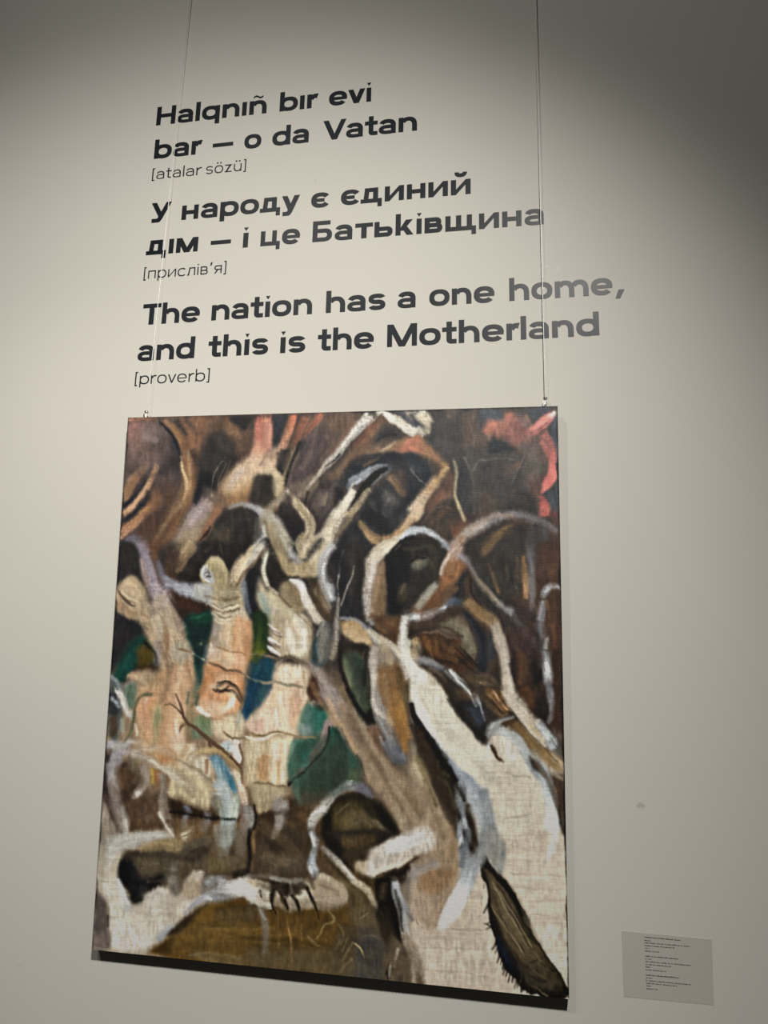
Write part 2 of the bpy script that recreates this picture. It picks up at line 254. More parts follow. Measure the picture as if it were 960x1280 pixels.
STROKES = '''
# ---- overall grounds, photo pixels
T 0 0 1
P 0 1|453c36|90,490 730,490 730,1270 90,1270
P 14 1|54443c|120,500 430,500 430,700 120,700
P 12 1|4d4541|400,500 710,500 710,690 400,690
P 14 1|4a3a30|480,660 712,660 712,900 480,900
P 10 1|3a342f|120,690 480,690 480,840 120,840
P 14 .9|9c8468|130,850 420,850 430,1000 280,1010 130,980
P 10 1|584632|110,985 330,1000 520,1010 510,1110 110,1060
P 8 1|4f3c22|180,1110 500,1110 520,1230 180,1215
P 10 1|b5aa98|520,860 700,960 712,1250 520,1235
P 10 1|9a8c78|112,1080 300,1110 200,1200 112,1190
# ================= A top left
T 140 500 4.8
P 14 1|5e4e48|90,110 440,110 440,520 400,640 280,800 60,900 60,400
P 20 .9|4a4040|230,170 330,170 400,300 425,480 380,600 300,500 240,400
P 22 .9|9a6f66|100,130 240,130 200,300 110,330
P 14 .7|c07f74|105,150 160,150 140,230 105,240
P 18 .7|9a8984|170,170 260,150 270,220 180,240
P 20 .8|6a5550|100,260 230,280 220,380 90,420
P 22 .9|3c3433|270,240 370,250 400,380 320,440 280,360
P 20 .8|605048|330,420 415,450 400,560 330,580 290,500
S 6 .9|c9906f a9785a 8a5f4a|100,118,18 200,112,18 280,118,14
S 14 1|7c5a42 946a4a 9c7450 8f6c4a 8c6646 7a563e|360,110,110 430,220,110 465,360,85 470,480,85 430,600,90 370,720,100 300,830,110 240,960,110
P 18 .95|8a6248|420,100 640,100 570,220 520,330 500,470 430,330
P 16 .8|6e5646|560,130 640,110 600,250 545,330
S 8 .9|3a3637 35312f 4c4038|375,110,34 410,160,36 450,215,20
S 8 .8|4a3f38 5c4838|440,110,18 490,170,22 510,220,10
S 8 .8|b08458 a87c54|310,120,26 370,190,26 410,270,20
S 4 1|e0c496 dcbf90 d8bc8c b89468|412,330,8 430,420,18 442,480,22 438,550,14 420,600,8
S 6 .7|c8b08c a88c68 b09470|410,620,20 370,690,24 320,760,20
S 6 .6|b8a888 907048|330,740,26 290,800,30 250,880,24
S 4 1|1d1a1e 0f1016 14141c 2a2630|285,132,6 320,170,12 355,220,16 385,270,18 405,330,10
S 8 .8|262c42 20222c|370,240,20 395,290,18 412,370,12
P 14 1|36312f|590,190 660,200 760,310 740,380 680,420 640,520 600,560 520,640 500,560 530,420 550,300
P 14 .9|4a4038|620,170 700,220 720,300 640,300
P 12 1|15161c|530,450 600,440 605,540 560,600 510,650 510,560
S 12 .9|17181d 1a1a20 232024|580,480,60 550,560,60 510,640,40
P 10 .95|2c2829|700,110 865,95 855,150 790,220 740,170
S 10 .9|7c5844 94704e 8a684a 5a4838|670,115,40 720,180,60 780,240,60 830,300,40
P 12 .8|6a5040|780,200 860,180 850,300 780,350 740,300
S 12 1|d8826c dd9078 e0a088 dcb098 d8b89c d0b490|915,95,100 920,180,95 900,280,95 850,380,110 790,440,120 730,510,110
P 10 .8|e6c8a8|820,380 900,330 960,360 960,430 850,450 790,480 770,430
S 10 .7|e8a68c e4b49a|880,120,30 880,260,30 840,350,40
S 8 .7|b6606a|955,240,24 930,200,10
S 10 .8|b8977a b59a70 94784e|740,440,80 730,530,90 690,590,70
S 8 .8|cfc3c0 c8b8b0|770,410,40 720,470,30
P 12 .9|ab8852|720,500 850,480 810,600 690,610
P 10 1|2f2a24|880,450 940,440 962,500 962,640 900,640 840,590 830,520
S 2 .8|8f8474 a89c88|600,580,6 600,520,5 615,440,5 665,360,4
S 2 .7|a09480 908470|640,520,5 650,460,4 690,370,4
S 2 .6|908470 807464|670,480,5 690,420,4 715,350,4
S 2 .6|807464 706050|640,400,4 610,470,4
S 3 .9|d8c8a8 e0d0b0|602,565,14 606,590,14
P 8 1|a88060|60,560 180,400 200,420 130,520 70,610
S 6 .95|9c7658 8c684c 6c5040|66,580,50 120,500,40 185,410,24
S 6 1|22242e 1f2129 2a2a32 3a3234|64,640,26 140,575,32 200,490,36 240,400,30
S 6 1|c49470 c29472 b68c68 a88060|60,690,38 130,625,38 200,540,36 245,440,36 275,385,36
S 5 .8|dcb690 d0a684|70,672,10 160,590,10 225,490,10
S 8 1|2a292e 2c2a2e 38322f|62,730,34 140,680,44 210,600,40 225,540,24
S 8 .95|c49068 b88660 a87850 9a7048|50,790,56 120,740,56 220,655,50 290,570,56
P 20 .8|7a5840|240,520 330,520 360,640 280,680 230,640
P 16 .8|5c4032|200,700 330,640 290,780 210,820 150,800
S 8 .8|d0a07a b07c58|52,830,24 120,775,14 190,710,10
P 14 .95|3c363a|60,850 120,820 180,850 220,960 40,960 42,900
S 8 .8|857a88 908696 a49aaa a8a0b4|80,850,16 130,830,24 180,870,30 225,960,40
P 12 .7|5a4238|200,800 260,800 230,900 180,850
S 14 1|a08e92 aa9a9c a89a92 b0a292 aa9c8c|600,590,90 545,660,110 490,740,110 440,830,110 400,960,110
S 10 .8|b5a8b0 b8acb4 c0b4b0|560,610,40 500,710,50 440,800,40
S 8 .8|b27050 b07452 a06e4c 8c6444|640,610,50 610,690,60 560,770,60 490,870,60
S 6 .7|d0c0a4 c8b898|540,780,20 470,870,24 430,950,20
S 3 1|201a18 2a2420|600,755,4 570,790,16 545,825,10
P 10 1|383430|690,650 780,635 860,640 905,720 905,830 860,900 800,950 560,960 500,900 545,830 600,750 640,700
P 20 .8|4e4436|600,800 720,780 760,900 640,940 580,900
S 5 .6|6a5c48 5c503e|640,800,10 640,920,10
S 5 .6|685a46 54493a|700,780,10 690,940,10
P 10 .9|2a2725|800,720 890,720 890,840 830,900 790,830
S 6 .95|9a9a9c b8babd c6c8cc c0c0c2 a8a8ac|690,660,20 760,630,24 840,632,30 900,680,40 960,730,44
S 10 .95|b4b2b2 a8a4a0 b0a89c c4bca8|895,690,40 905,790,50 875,870,44 800,960,50
S 4 .9|d8d8d8 c4c0b8|860,640,14 910,700,14 915,840,10
S 4 .8|d0c8b4 b0a48c|930,860,14 900,960,14
P 8 .9|b9aa8a|585,960 600,945 640,945 665,960
# ================= B top middle
T 320 500 4.8
P 12 1|6a5850|300,80 640,80 460,330 380,420 280,540 190,520 230,330
P 16 .8|52474a|260,240 400,200 360,380 300,480 210,500 220,360
P 14 .8|7a6250|400,100 600,90 520,200 440,180
P 12 .8|685850|440,200 500,200 440,340 380,380
S 10 1|d88a72 da8e74 dca284 e2c0a4|50,90,100 55,190,95 30,300,100 -10,400,100
S 8 .8|c47060|20,100,24 15,240,24
S 8 .8|e6a88c|70,110,24 70,240,20
P 10 1|3c3a3e|100,90 185,90 165,180 150,280 100,300 105,190
S 8 1|d07858 d88e6c d89e80 dcb698 e2cdb0|230,90,44 195,190,46 150,290,46 110,370,56 60,430,50
P 12 .7|8a6c58|80,300 130,290 110,360 60,350
S 6 .9|a06a50 c47858 84523e|300,90,50 270,160,44 225,260,30
S 5 .8|3a302e|255,100,14 225,190,14 200,260,8
S 6 .9|c8785a b87058 7a5548|400,85,44 340,150,36 290,220,20
S 4 .6|402e28|350,130,8 290,210,8
S 8 .95|8c7a64 907e66 8c7a60 9a8866|240,270,36 215,350,46 190,430,46 160,490,40
P 6 1|302c2e|150,290 200,300 190,380 150,470 105,430 110,390
S 4 1|1e1a1a 2a2628 221e1e|262,240,20 225,350,20 195,450,20 180,530,10
S 5 .8|3c3434|290,240,20 250,300,20
P 10 1|bba884|60,400 110,400 130,470 160,480 170,560 110,590 90,520
S 8 .95|d8c8a8 d2c2a0 c8b898 c0ae8a|60,420,40 110,450,40 130,500,50 120,570,44
P 8 .95|2b2722|-10,455 30,440 90,450 95,560 70,640 20,640 -10,600
P 10 .8|8c7458|110,590 170,560 150,640 120,680
S 5 1|e4dcd0 ece6dc e6dfd4 dcd4c6 c6b9a6|700,78,76 630,150,66 540,250,54 455,350,42 370,455,26
S 4 .6|8a8080 9c9490|560,170,14 480,280,18 400,390,14
S 3 .9|241e20 2a2426 3a3030|640,160,8 500,320,14 430,390,10 380,440,12
P 14 1|7a6250|740,90 960,180 960,310 760,330 640,440 540,480 470,560 410,520 480,400 600,260
S 8 .8|9c6a52 8c5c4a 7c5446|720,130,50 650,230,60 590,300,50
P 14 .9|4e4846|730,180 820,140 900,190 860,240 740,260 680,260
S 4 .9|2c2e34 26282e|720,245,12 780,215,18 850,205,14
S 8 .8|d8a080 c89074 c08468|960,240,70 880,280,50 820,300,20
P 10 .8|e09078|880,260 960,240 960,310 870,310
S 6 .8|d0b8a0 b8a088|850,250,20 790,290,20 740,330,16
S 8 .8|8a6c50 9a7c58 7a6450|740,300,30 660,380,40 560,440,40
P 14 .9|6c5c4c|430,430 560,420 520,480 400,600 340,640 300,610 330,540
S 5 1|dcd4c2 e4dccc ccc0a8 b8a680|720,88,30 760,75,30 830,110,40 900,150,44
S 5 1|ece6da e8e0d4 e4dccc|760,75,40 850,130,50 970,200,60
P 8 .95|5c5e68|830,75 960,70 960,150 900,120
S 10 1|3a3c44 2e323c 2a2e38 30333c 3c3c42|480,520,60 560,460,70 660,390,76 780,350,70 960,345,80
S 6 .9|222a3a 1e2430 2c3038|590,420,30 680,370,30 800,335,20
P 14 .95|35363a|760,350 960,330 960,480 900,440 800,400
S 6 .9|6a7282 8a93a8 a8aeb8 6c7280 4a4e58|540,540,30 590,490,44 650,460,40 720,420,30 830,395,20
S 4 .9|b4bcd0 c0c6d2|590,510,20 640,470,24
S 4 1|14141a 0a0a0e 0a0a0e 181a20|800,410,18 720,450,34 640,560,42 530,680,10
S 4 .8|5c6470 7c8490 6c7078|820,410,8 740,470,14 690,520,14
S 6 1|d8cfc0 dcd2c0 d6cab4 c8baa0 d8ceba|590,540,50 540,620,56 490,700,90 430,800,110 380,900,130
S 6 .9|e6ded0 e0d6c4|570,560,22 510,650,24 470,700,20
S 5 .9|c8b898 bca888 b09c78|690,540,18 620,620,30 540,700,44
S 6 .9|e4dccc ded4c0|440,760,60 400,860,70 390,960,80
S 5 .9|8a7c64 6a5c4c|560,700,30 490,830,24 440,940,20
P 14 1|433a38|330,560 400,480 470,480 520,520 510,620 460,700 400,800 360,800 340,700 295,640
P 12 .8|625854|370,530 460,560 430,700 370,700 350,620
S 5 .8|24242a 1e1e22|470,510,24 500,560,34 490,640,24 460,690,14
S 6 .8|8a7c70|400,560,24 390,640,20
S 6 .9|7c6c5c 8c7c68 6a5a4c 3c302c|300,470,40 350,480,44 320,560,34 290,640,20
P 12 .9|867868|200,520 300,480 330,500 270,590 200,560
S 4 .9|2c2624|320,540,10 300,600,14 295,650,8
S 5 1|d4c8ae c4b492 c8b898 d0c2a2 cabb9c|180,550,36 220,600,54 280,660,60 325,740,60 320,830,60
S 4 .8|e4dcc8|190,548,16 215,570,14
S 5 .5|8a7858|240,640,14 300,690,14 330,760,12
P 10 1|2d2a29|140,600 200,580 220,660 280,730 290,820 250,910 200,920 170,830 130,700
P 12 .7|4c4640|150,600 200,590 210,690 160,700
S 8 1|b0b0b4 a09c98 a8a094 b2ac9c bcb8ac|-10,620,40 50,680,56 120,740,60 170,840,56 230,950,50
S 5 .7|d4d4d6 b4b0a8|0,630,16 100,710,18 180,830,16
P 12 .95|a29274|30,700 100,740 160,860 190,960 50,960 80,840 20,760
S 5 .9|c8c8c6 dcdcd8 a8a090|40,740,20 45,850,26 10,920,16
P 10 .9|5c5a54|-10,700 20,740 30,860 -10,920
S 5 .7|6c5c44|90,860,24 70,960,20
P 10 .95|c6b796|290,830 380,810 400,900 390,960 270,960
P 6 1|8c8478|245,900 290,840 300,880 260,960 240,960
P 12 1|303032|560,740 620,720 660,800 690,890 690,960 430,960 500,850
P 12 .7|4a4640|560,820 640,820 650,940 540,940
S 3 .6|5a5a58|560,850,5 480,930,5
P 12 1|38383a|720,540 790,480 900,560 940,640 880,740 780,820 700,760 620,700 650,600
P 14 .9|26262a|640,660 740,640 800,740 780,810 700,760 630,700
P 16 .7|525050|780,520 880,600 840,680 760,640
S 8 .9|a88c74 9a7858 84664c|800,450,44 850,520,44 900,570,40
P 14 .8|5a4c46|840,420 930,460 960,560 880,540
S 6 1|887050 a08460 b8986c c4a478|620,720,30 650,770,44 700,830,50 750,850,40
S 5 .7|d4b48c|660,770,12 720,820,16
S 8 1|a8865e b89670 c0a07c cdb08c|750,860,70 830,820,64 900,750,54 970,670,60
S 6 1|cbbca0 d8c8b0 e0d4c0|700,950,70 760,890,70 840,850,50
S 6 1|b8c0c8 ccd4de d0d8e0|850,840,34 910,800,44 970,790,40
P 8 1|1c1b1d|790,950 850,880 960,820 960,960 770,960
# ================= C top right
T 510 500 4.8
P 16 1|4a4644|100,90 450,90 470,330 380,460 250,400 130,300
P 18 .9|6c5c50|320,80 420,80 460,250 440,300 360,260
P 18 .9|3e4044|150,190 330,120 320,300 230,350 120,240
S 10 .8|8a7460|230,110,40 290,75,30
P 10 1|d8ccb4|-10,70 20,65 120,130 120,200 60,180 -10,120
P 8 .95|44464e|0,80 50,80 110,150 120,190 60,160
S 6 1|ece4d0 e6dcc4 dcd0b4|60,75,60 100,110,70 140,150,50
S 6 .8|e8e0d0|-5,150,40 60,195,40 100,225,24
S 10 .9|cc8a6c c8906c b88a60 a07850 886648|-10,250,90 60,270,80 130,310,70 190,360,60 240,400,40
P 14 .8|d88870|-10,230 60,240 90,300 -10,310
S 6 .8|caa678|120,290,14 180,345,14 225,395,8
P 14 1|33353a|-10,330 80,350 130,400 160,470 110,540 60,610 -10,680
P 16 .7|454a50|0,350 80,380 100,440 0,430
S 2 .8|9a9a8a 8a8c88|10,410,5 60,465,5 120,515,6
S 8 1|c8a474 c8a680 d0b090 dcc4a8 d8c4a8|245,395,24 190,460,44 120,550,66 60,640,84 0,700,110
S 4 .8|e8d4b0|240,400,8 190,450,14 130,530,16
P 14 1|6c5244|240,430 275,440 280,560 260,600 180,590 120,660 90,640 180,520
P 12 .8|8a6a58|180,560 260,560 200,620 130,660
P 14 1|4a4038|200,610 290,620 310,730 280,830 240,880 200,810 100,770 60,760
S 4 .6|7a6658|80,740,8 180,640,8 280,660,8
S 4 .5|7a6658|130,740,6 220,680,6 260,700,6
S 10 .9|7c4e3c 86563e|285,740,50 290,830,50
S 10 .9|74503c 806044|330,720,40 320,800,40 270,870,30
P 14 1|3a3c3e|290,390 330,370 380,470 400,560 390,680 350,690 310,580 285,480
S 4 1|8a8674 a49c80 b4a884 c4b48c b8a07c|275,360,20 290,450,18 285,560,18 310,640,20 340,735,16
S 4 .8|8c8878 7c7870 8a826c|330,340,12 375,430,14 400,520,16 405,600,12 395,690,10
P 18 1|44423f|400,380 620,350 700,420 620,560 560,690 420,720 410,560
P 18 .8|3a3c40|490,430 640,450 590,560 500,520
S 3 .8|a09c94 9a948c 807c78|385,430,12 430,365,8 530,350,6 650,355,5
P 18 .9|6e564a|560,370 640,400 620,470 580,450
P 14 .8|5c4c3e|430,540 560,560 520,690 410,720
P 16 .95|50545c|420,60 560,55 520,140 450,190
P 16 .9|4c5058|700,50 840,45 790,110 720,100
S 10 .95|b87460 d88a72 e29a80 cc8068 a8625a|460,210,50 510,150,70 560,170,80 640,210,70 690,260,50
P 12 .9|e08c78|580,80 630,75 620,140 580,140
P 14 .8|8a6c66|640,80 720,110 730,200 680,210 620,130
S 5 .8|b08a70|700,90,10 735,160,10
P 12 1|35373c|500,240 600,225 650,260 620,310 520,325 470,290
S 6 1|26282e|480,310,14 560,305,14
P 16 .8|585450|450,310 640,320 720,310 700,350 520,345
S 6 .8|b09080 c8a898|470,190,14 490,240,10
S 8 1|d87a70 e4857a ea9088 e88c82|700,215,40 760,180,60 820,130,70 870,90,40
S 6 1|d8c8c0 e0d4cc|830,110,14 885,85,30
P 8 1|484c54|845,160 895,110 900,420 865,340 850,240
S 8 1|e08078 d4706a e27a74 e87e76|800,190,60 850,270,44 870,370,48 870,450,50
S 3 .8|3a3030|770,190,5 840,140,5
S 3 .8|a87070|700,220,5 850,120,5
S 3 .8|403436|780,205,4 830,165,4
P 16 1|58504a|700,270 800,230 840,300 850,400 810,500 760,560 700,500 680,400
P 14 .8|6c6462|690,230 760,220 790,270 720,290
P 16 .8|6c4c44|730,440 830,430 800,560 760,640 720,560
P 6 1|e07a72|860,420 905,420 902,455 830,545 800,560 810,500
P 5 1|46464a|905,470 910,690 860,680 840,620 805,570 850,530
S 8 .95|c46a64 d4746c c86a60|790,600,56 815,660,70 820,710,50
P 10 .8|6c3a3a|850,670 905,680 905,740 860,720
P 16 .9|383638|590,540 740,560 780,640 760,700 600,690 580,620
S 4 .5|7a7066|640,460,8 600,560,8 580,640,6
S 10 1|a89284 aa9a90 a29890 8c8688 807c80 6c686a|240,960,50 300,850,66 400,770,70 500,720,60 640,690,50 780,720,40
S 6 .8|c8b4a4 c0b4ac b4aeae|250,930,24 350,800,26 480,730,22
P 14 1|3a3530|440,800 560,740 720,720 900,740 905,960 280,960 330,880
S 8 .95|8c7248 a08050 9a7a50 6c563c|440,940,40 500,850,44 570,780,34 640,745,20
S 5 .7|5a4a34|420,900,30 520,780,14
S 4 .6|b49468|470,930,8 540,830,8
P 14 .9|2c2a2a|590,790 720,740 740,860 660,960 560,940
P 12 .8|504c50|720,760 850,760 850,960 700,960
S 8 .8|6c6c78|740,860,40 745,960,50
P 12 .8|54423a|840,720 905,720 910,960 860,960
S 6 .9|3a332d|390,850,30 340,930,44
S 6 1|98a0ac b4bec8 c4ccd4 b0b8c0 98a0ac|-5,815,44 60,780,44 130,785,34 200,840,30 260,905,24
S 5 .8|e0e6ea|0,800,14 70,776,12
P 10 1|2c2a28|-10,840 70,820 150,820 220,890 240,960 -10,960
S 6 .7|54503c|60,870,40 160,880,30
P 8 .9|b5a49c|250,930 290,910 330,940 350,960 240,960
# ================= F right middle
T 510 680 4.8
P 14 1|2e2c28|-10,-10 180,-10 215,60 200,170 100,300 30,390 -10,400
P 10 .9|6a665a|10,110 60,75 120,85 125,120 80,140 30,140
S 3 1|1a1816|0,115,6 50,80,6 110,85,8
P 14 .7|504838|130,0 190,30 170,150 130,150
S 6 .8|8c9098|200,0,24 255,35,24
S 8 .9|8a6a52 a07c60 8a6850|290,50,100 260,130,110 230,220,90
S 8 1|c4a898 b89a8a a88468|310,-10,80 280,50,80 240,110,60
S 4 .8|d8ccc0|250,60,14 205,140,14 200,190,10
P 10 .9|8e6240|240,110 330,90 340,160 270,270 210,260 200,210
S 4 .6|6c4628|290,110,20 250,220,24
S 10 1|8a5f40 7c5638 6c4c34 7a5a40|270,240,80 190,310,90 110,370,90 20,440,80
S 8 .9|a09884 9c927c 88806c|170,240,40 100,330,50 40,400,40
P 12 1|2a2a30|330,160 370,200 380,300 340,340 240,320 190,330 280,240
S 8 1|8a9098 c8ccd0 b4b8c0 8c94a0 4c5460 2c3038|0,440,44 90,435,40 190,390,36 240,350,50 300,350,50 350,370,40
S 3 .9|f0f4f6|20,440,12 110,432,12
S 4 .8|dce2e6|180,395,10 230,370,14
P 12 1|3a3026|0,470 130,470 260,400 310,420 200,480 100,520 20,540
P 14 .95|6c6450|170,500 290,430 350,490 400,590 390,700 330,620 310,550 200,520
P 12 .9|827c68|300,480 360,520 400,620 370,680 320,570
P 10 1|4e3420|70,530 180,540 300,570 320,640 400,720 350,770 220,740 130,690 80,640
S 4 .8|7a5830|110,560,14 130,640,14 160,690,10
S 4 .7|7a5830|160,560,12 180,640,10
S 4 .7|2a1c12|90,540,8 200,550,10 300,570,8
S 5 .9|6c5c4c|90,525,14 200,540,14 300,570,8
S 4 1|16110c|300,610,8 360,670,14 420,730,10
P 10 .9|5e5240|290,590 340,600 370,650 330,640
P 12 1|20242a|310,390 370,420 420,480 470,560 470,740 440,780 410,700 430,600 380,500
P 14 .8|343a40|470,540 520,540 530,680 490,720 470,640
S 10 1|7a6040 8c7048 9a8058 a0907a a89c8c|340,330,70 400,390,80 480,440,80 540,520,60 560,600,60
P 12 1|4c3c2c|330,210 370,200 380,290 350,330
S 3 1|16110e|375,200,8 385,290,8 440,370,8
S 8 .95|a89c90 b4aca0 b8b0a4 aca498 c0b8a8 bcb0a0|500,480,40 550,560,50 575,660,60 580,760,70 610,860,90 650,970,100
S 4 .7|dcd8cc|570,600,10 590,740,16 620,880,20
P 14 1|363030|400,190 450,170 600,300 700,460 680,560 600,540 540,440 440,360 390,280
S 8 .9|80787c 8c848c 8a7c70 9a8a70 8a8684 8c9094|310,60,40 370,120,40 430,220,36 500,310,30 570,370,34 640,420,44
S 4 .9|b8a88c c8b890|420,200,10 500,300,10 550,350,8
S 8 .8|5c544e|620,420,40 690,500,40
S 4 .7|b4a8b0|300,55,12 350,100,10
P 14 1|3a3834|370,110 640,10 690,60 690,250 600,330 500,290 420,190
P 14 .8|2c2c2a|540,80 640,100 640,220 560,250
S 6 .8|8a6a54 a07c5c|430,90,20 500,10,30
S 5 .8|7c6450 8a7054|500,150,16 530,240,16 545,290,12
S 5 .6|7c6a54|640,160,14 650,280,12
S 6 1|94703c a07850 c0946c a87c58|690,70,24 695,160,30 705,250,36 705,330,24
S 8 .9|6c6a70 7c7a80 84807c 7a6c6c 5c5050|735,-10,60 735,100,44 735,220,44 740,320,44 740,440,40
S 3 .7|a0a4a8|740,60,10 740,180,10
P 14 1|463228|770,-10 920,-10 925,250 830,250 790,330 770,200
P 14 .8|5a4032|800,60 900,60 900,180 810,200
S 3 .8|6c4c30|755,130,6 757,330,6
P 14 1|44352c|820,300 925,270 935,960 860,960 850,640 830,450
P 14 .8|5a3830|860,480 930,480 930,640 870,640
P 14 .8|3a2a20|860,640 935,640 935,880 870,860
S 6 1|7a7878 9c9ca0 a8acb0 7c7c80|800,330,24 820,290,40 860,250,30 925,262,20
S 3 .9|e8eaec|812,300,10 850,262,12
S 8 .95|a09a9c 948c90 8a8080 6c6264 4c4444|805,340,30 795,430,44 790,500,50 800,580,60 800,680,60
S 3 .7|c4c0c4|800,380,10 790,460,12
P 14 1|3c2c28|600,540 700,500 780,520 800,700 780,960 690,960 640,860 610,700
S 8 .8|6c4a30 7c5838|670,650,24 680,800,30 660,880,24
S 6 .7|5c4434|730,700,24 740,850,24
P 12 .9|1f1b1c|720,720 810,740 810,880 760,880 720,820
S 6 .8|241a1c|610,680,16 640,820,16 690,940,16
S 8 1|6a6a6c 9ca0a4 c8ccd0 a4a8ac 6c6e72 44444a|830,640,44 832,700,40 838,770,50 840,850,50 850,960,50
S 3 1|eef2f4|825,710,18 840,750,16 825,790,14
P 12 .9|6a4c30|860,840 910,840 900,960 870,960
P 14 1|3a322a|60,740 200,770 330,780 470,780 540,720 560,840 600,960 200,960 200,850
P 14 .8|5a4a36|300,790 460,800 540,900 440,960 320,900
S 6 .95|7c7c7c 94949a 6c6c74 3c3a3c|50,700,40 110,695,54 170,730,44 230,760,24
S 4 .95|b8b8b4 c8c8cc a8acb0 a0a4a8|245,755,18 290,790,22 350,850,20 410,930,24
S 3 .8|e8e8e8|250,760,8 280,780,8
S 3 .8|c4a884|430,825,8 500,880,12 570,950,14
S 5 .7|a08458|450,830,20 550,900,24 600,960,20
S 4 .6|b49c84|270,880,16 310,910,12
S 8 1|a88a5c c0b294 b8a890|40,560,44 60,640,50 40,700,44
P 10 1|c9c4b4|-10,560 30,580 40,680 110,760 200,850 240,960 -10,960
S 6 .9|e8e6dc e4e2d6|0,700,60 60,790,90 150,930,100
P 10 .7|b0a68e|110,760 200,840 230,950 190,930 120,830
# ================= D left middle
T 120 680 4.8
P 14 1|33302e|140,-10 260,-10 270,200 130,230 125,100
P 14 .9|3a3230|360,-10 480,0 640,-10 640,120 560,220 400,210 380,100
P 12 .9|6e4c38|310,-10 370,-10 370,120 340,160
P 12 .8|5a4232|440,20 520,100 500,230 420,200
P 14 1|2c2825|480,130 640,100 660,220 560,235 470,200
S 8 .9|b09a7c a08460 7a6248|600,-10,70 540,50,60 500,130,24 480,180,10
S 6 .8|8c745a 6c583e|600,20,20 530,110,20 480,170,14
P 14 1|2a2624|640,-10 920,-10 900,70 850,130 790,150 760,90 700,70 640,100
S 5 .6|5a4e3c|740,0,14 760,60,10
P 14 1|33271f|380,270 520,290 620,330 690,390 690,410 600,430 500,450 440,380
P 12 .8|4a3024|420,280 560,310 600,380 480,380
P 12 1|20282a|140,430 240,470 280,520 200,580 110,720 85,760 100,560
P 12 .9|2c2a2e|120,420 200,440 220,520 130,640 100,640
P 12 1|164438|120,740 160,650 240,560 300,560 350,620 350,700 300,740 200,760 180,820 110,820
P 10 .9|1c5a44|140,720 200,630 230,700 180,780 140,790
P 10 .8|0f3034|170,640 240,570 230,640
P 12 1|5a4a14|240,640 300,600 345,650 330,720 260,730
P 10 .8|2c2410|280,560 350,610 355,680 310,640
P 10 .9|3c2c18|200,720 330,730 350,760 280,780
P 12 1|1e302c|500,470 560,430 690,410 700,470 690,600 640,700 600,760 590,660 540,560
P 12 1|185038|560,430 640,415 690,430 670,480 580,480
P 10 .8|0f3a34|510,490 560,500 580,600 560,640
P 12 .9|16242a|580,500 690,490 690,560 600,580
P 8 .8|3c5048|590,590 650,580 650,640 600,640
S 3 .9|c4c4a0 8c9c80|610,600,10 640,610,8
S 3 .8|a0b098|630,570,6 632,620,6
P 12 1|2c4648|600,640 690,620 660,720 620,800 595,890 590,760
P 8 .7|5c7480|660,610 710,600 680,680 660,690
# left trunk
S 12 1|8c7a84 9a8c9a a89cac a89aa8 b8a8a4 c0b0a0|270,-20,50 300,60,70 315,130,84 345,220,90 385,320,110 420,400,150
S 8 .9|b09a90 a08878|275,80,24 290,160,30 310,260,30
P 12 1|c0aa8a|140,250 190,195 260,220 300,300 320,440 230,450 150,420 118,400 120,290
P 10 .9|a88c6c|120,320 170,370 240,420 200,440 120,400
P 8 .8|d8c4a4|170,210 240,220 280,300 270,370 230,330 200,250
S 4 .9|5c4a38 4a3a2c|130,260,8 150,300,14 190,350,14 235,370,10
S 3 1|e0cca8|150,280,8 190,320,12 220,360,12 240,350,8
S 3 .9|3c3026|170,325,10 200,350,8
S 4 .8|d8c09c|255,250,10 275,320,12 260,380,10
S 4 .7|9a8064|290,260,8 310,340,10
S 12 1|c0aa8c c4ae8e bca484 c0a484 c8a888|330,440,180 400,520,190 450,620,200 490,740,210 500,880,200 500,980,190
P 12 .9|d2bea0|300,420 400,440 460,560 430,640 360,560
P 10 .8|a88660|370,520 420,480 440,580 410,640
S 8 .8|9a7450 a88058|420,520,20 430,600,24 410,680,16
P 12 .9|cca888|480,720 580,700 595,900 580,960 430,960 430,800
P 10 .7|dcb896|500,740 560,720 570,880 500,900
S 6 .8|d8c09a b89468|420,780,24 415,880,28 410,970,30
P 12 .8|b49068|350,790 420,760 410,900 360,900
S 5 .7|8a7a5c|400,820,14 395,900,14
P 14 .8|a8a08c|440,620 540,580 570,680 480,720
S 10 .8|a49a98 a8a098 98908c|385,400,30 370,600,40 370,720,40
S 8 .8|b8a49a 9c9488|400,330,40 470,420,40 520,520,36
P 12 .7|8c8078|340,620 400,640 390,720 340,720
P 12 .85|b09a7c|200,780 300,760 360,800 330,840 220,830
S 6 .9|b8a07c c8b08c d8c8a8|180,790,30 240,800,30 300,850,20
# lilac arm to the middle figure
S 8 1|6a6470 807a88 9088a0 989aa8 a4a8b4 b4b4b4|375,90,24 385,170,44 410,230,60 480,260,70 560,280,84 650,290,110
S 6 .8|a8acbc b0b4c0|400,200,20 500,265,24 600,290,40
P 10 1|b0b0aa|590,240 690,220 720,290 740,380 680,370 600,320 560,290
# head
P 5 1|b0a27c|640,150 680,90 720,78 770,110 795,180 790,240 770,310 720,290 690,240 640,230 625,190
P 8 .9|c2b48c|690,90 740,85 780,140 785,220 750,240 730,170
P 6 .8|9c8e68|740,160 780,200 770,270 740,250
P 5 1|c4c6c8|630,160 650,135 690,150 720,200 700,235 655,215 635,195
S 3 1|8a8c8c 5c5650|650,185,10 665,165,14 690,170,10
S 3 .9|5a5248|660,190,10 690,190,12 695,180,8
S 3 .9|e8e8e8|640,150,10 680,140,10
S 3 .9|e4e4e4|650,215,10 690,225,10
S 4 .8|f0ecdc|700,95,10 740,90,8
# raised arm
S 8 1|b8a488 c8b494 d0bc9c c4b08c|970,30,70 900,110,90 850,190,100 800,270,110
S 5 .9|e8dcc0 ece0c4 e0d4b8|950,60,24 890,120,34 860,190,34
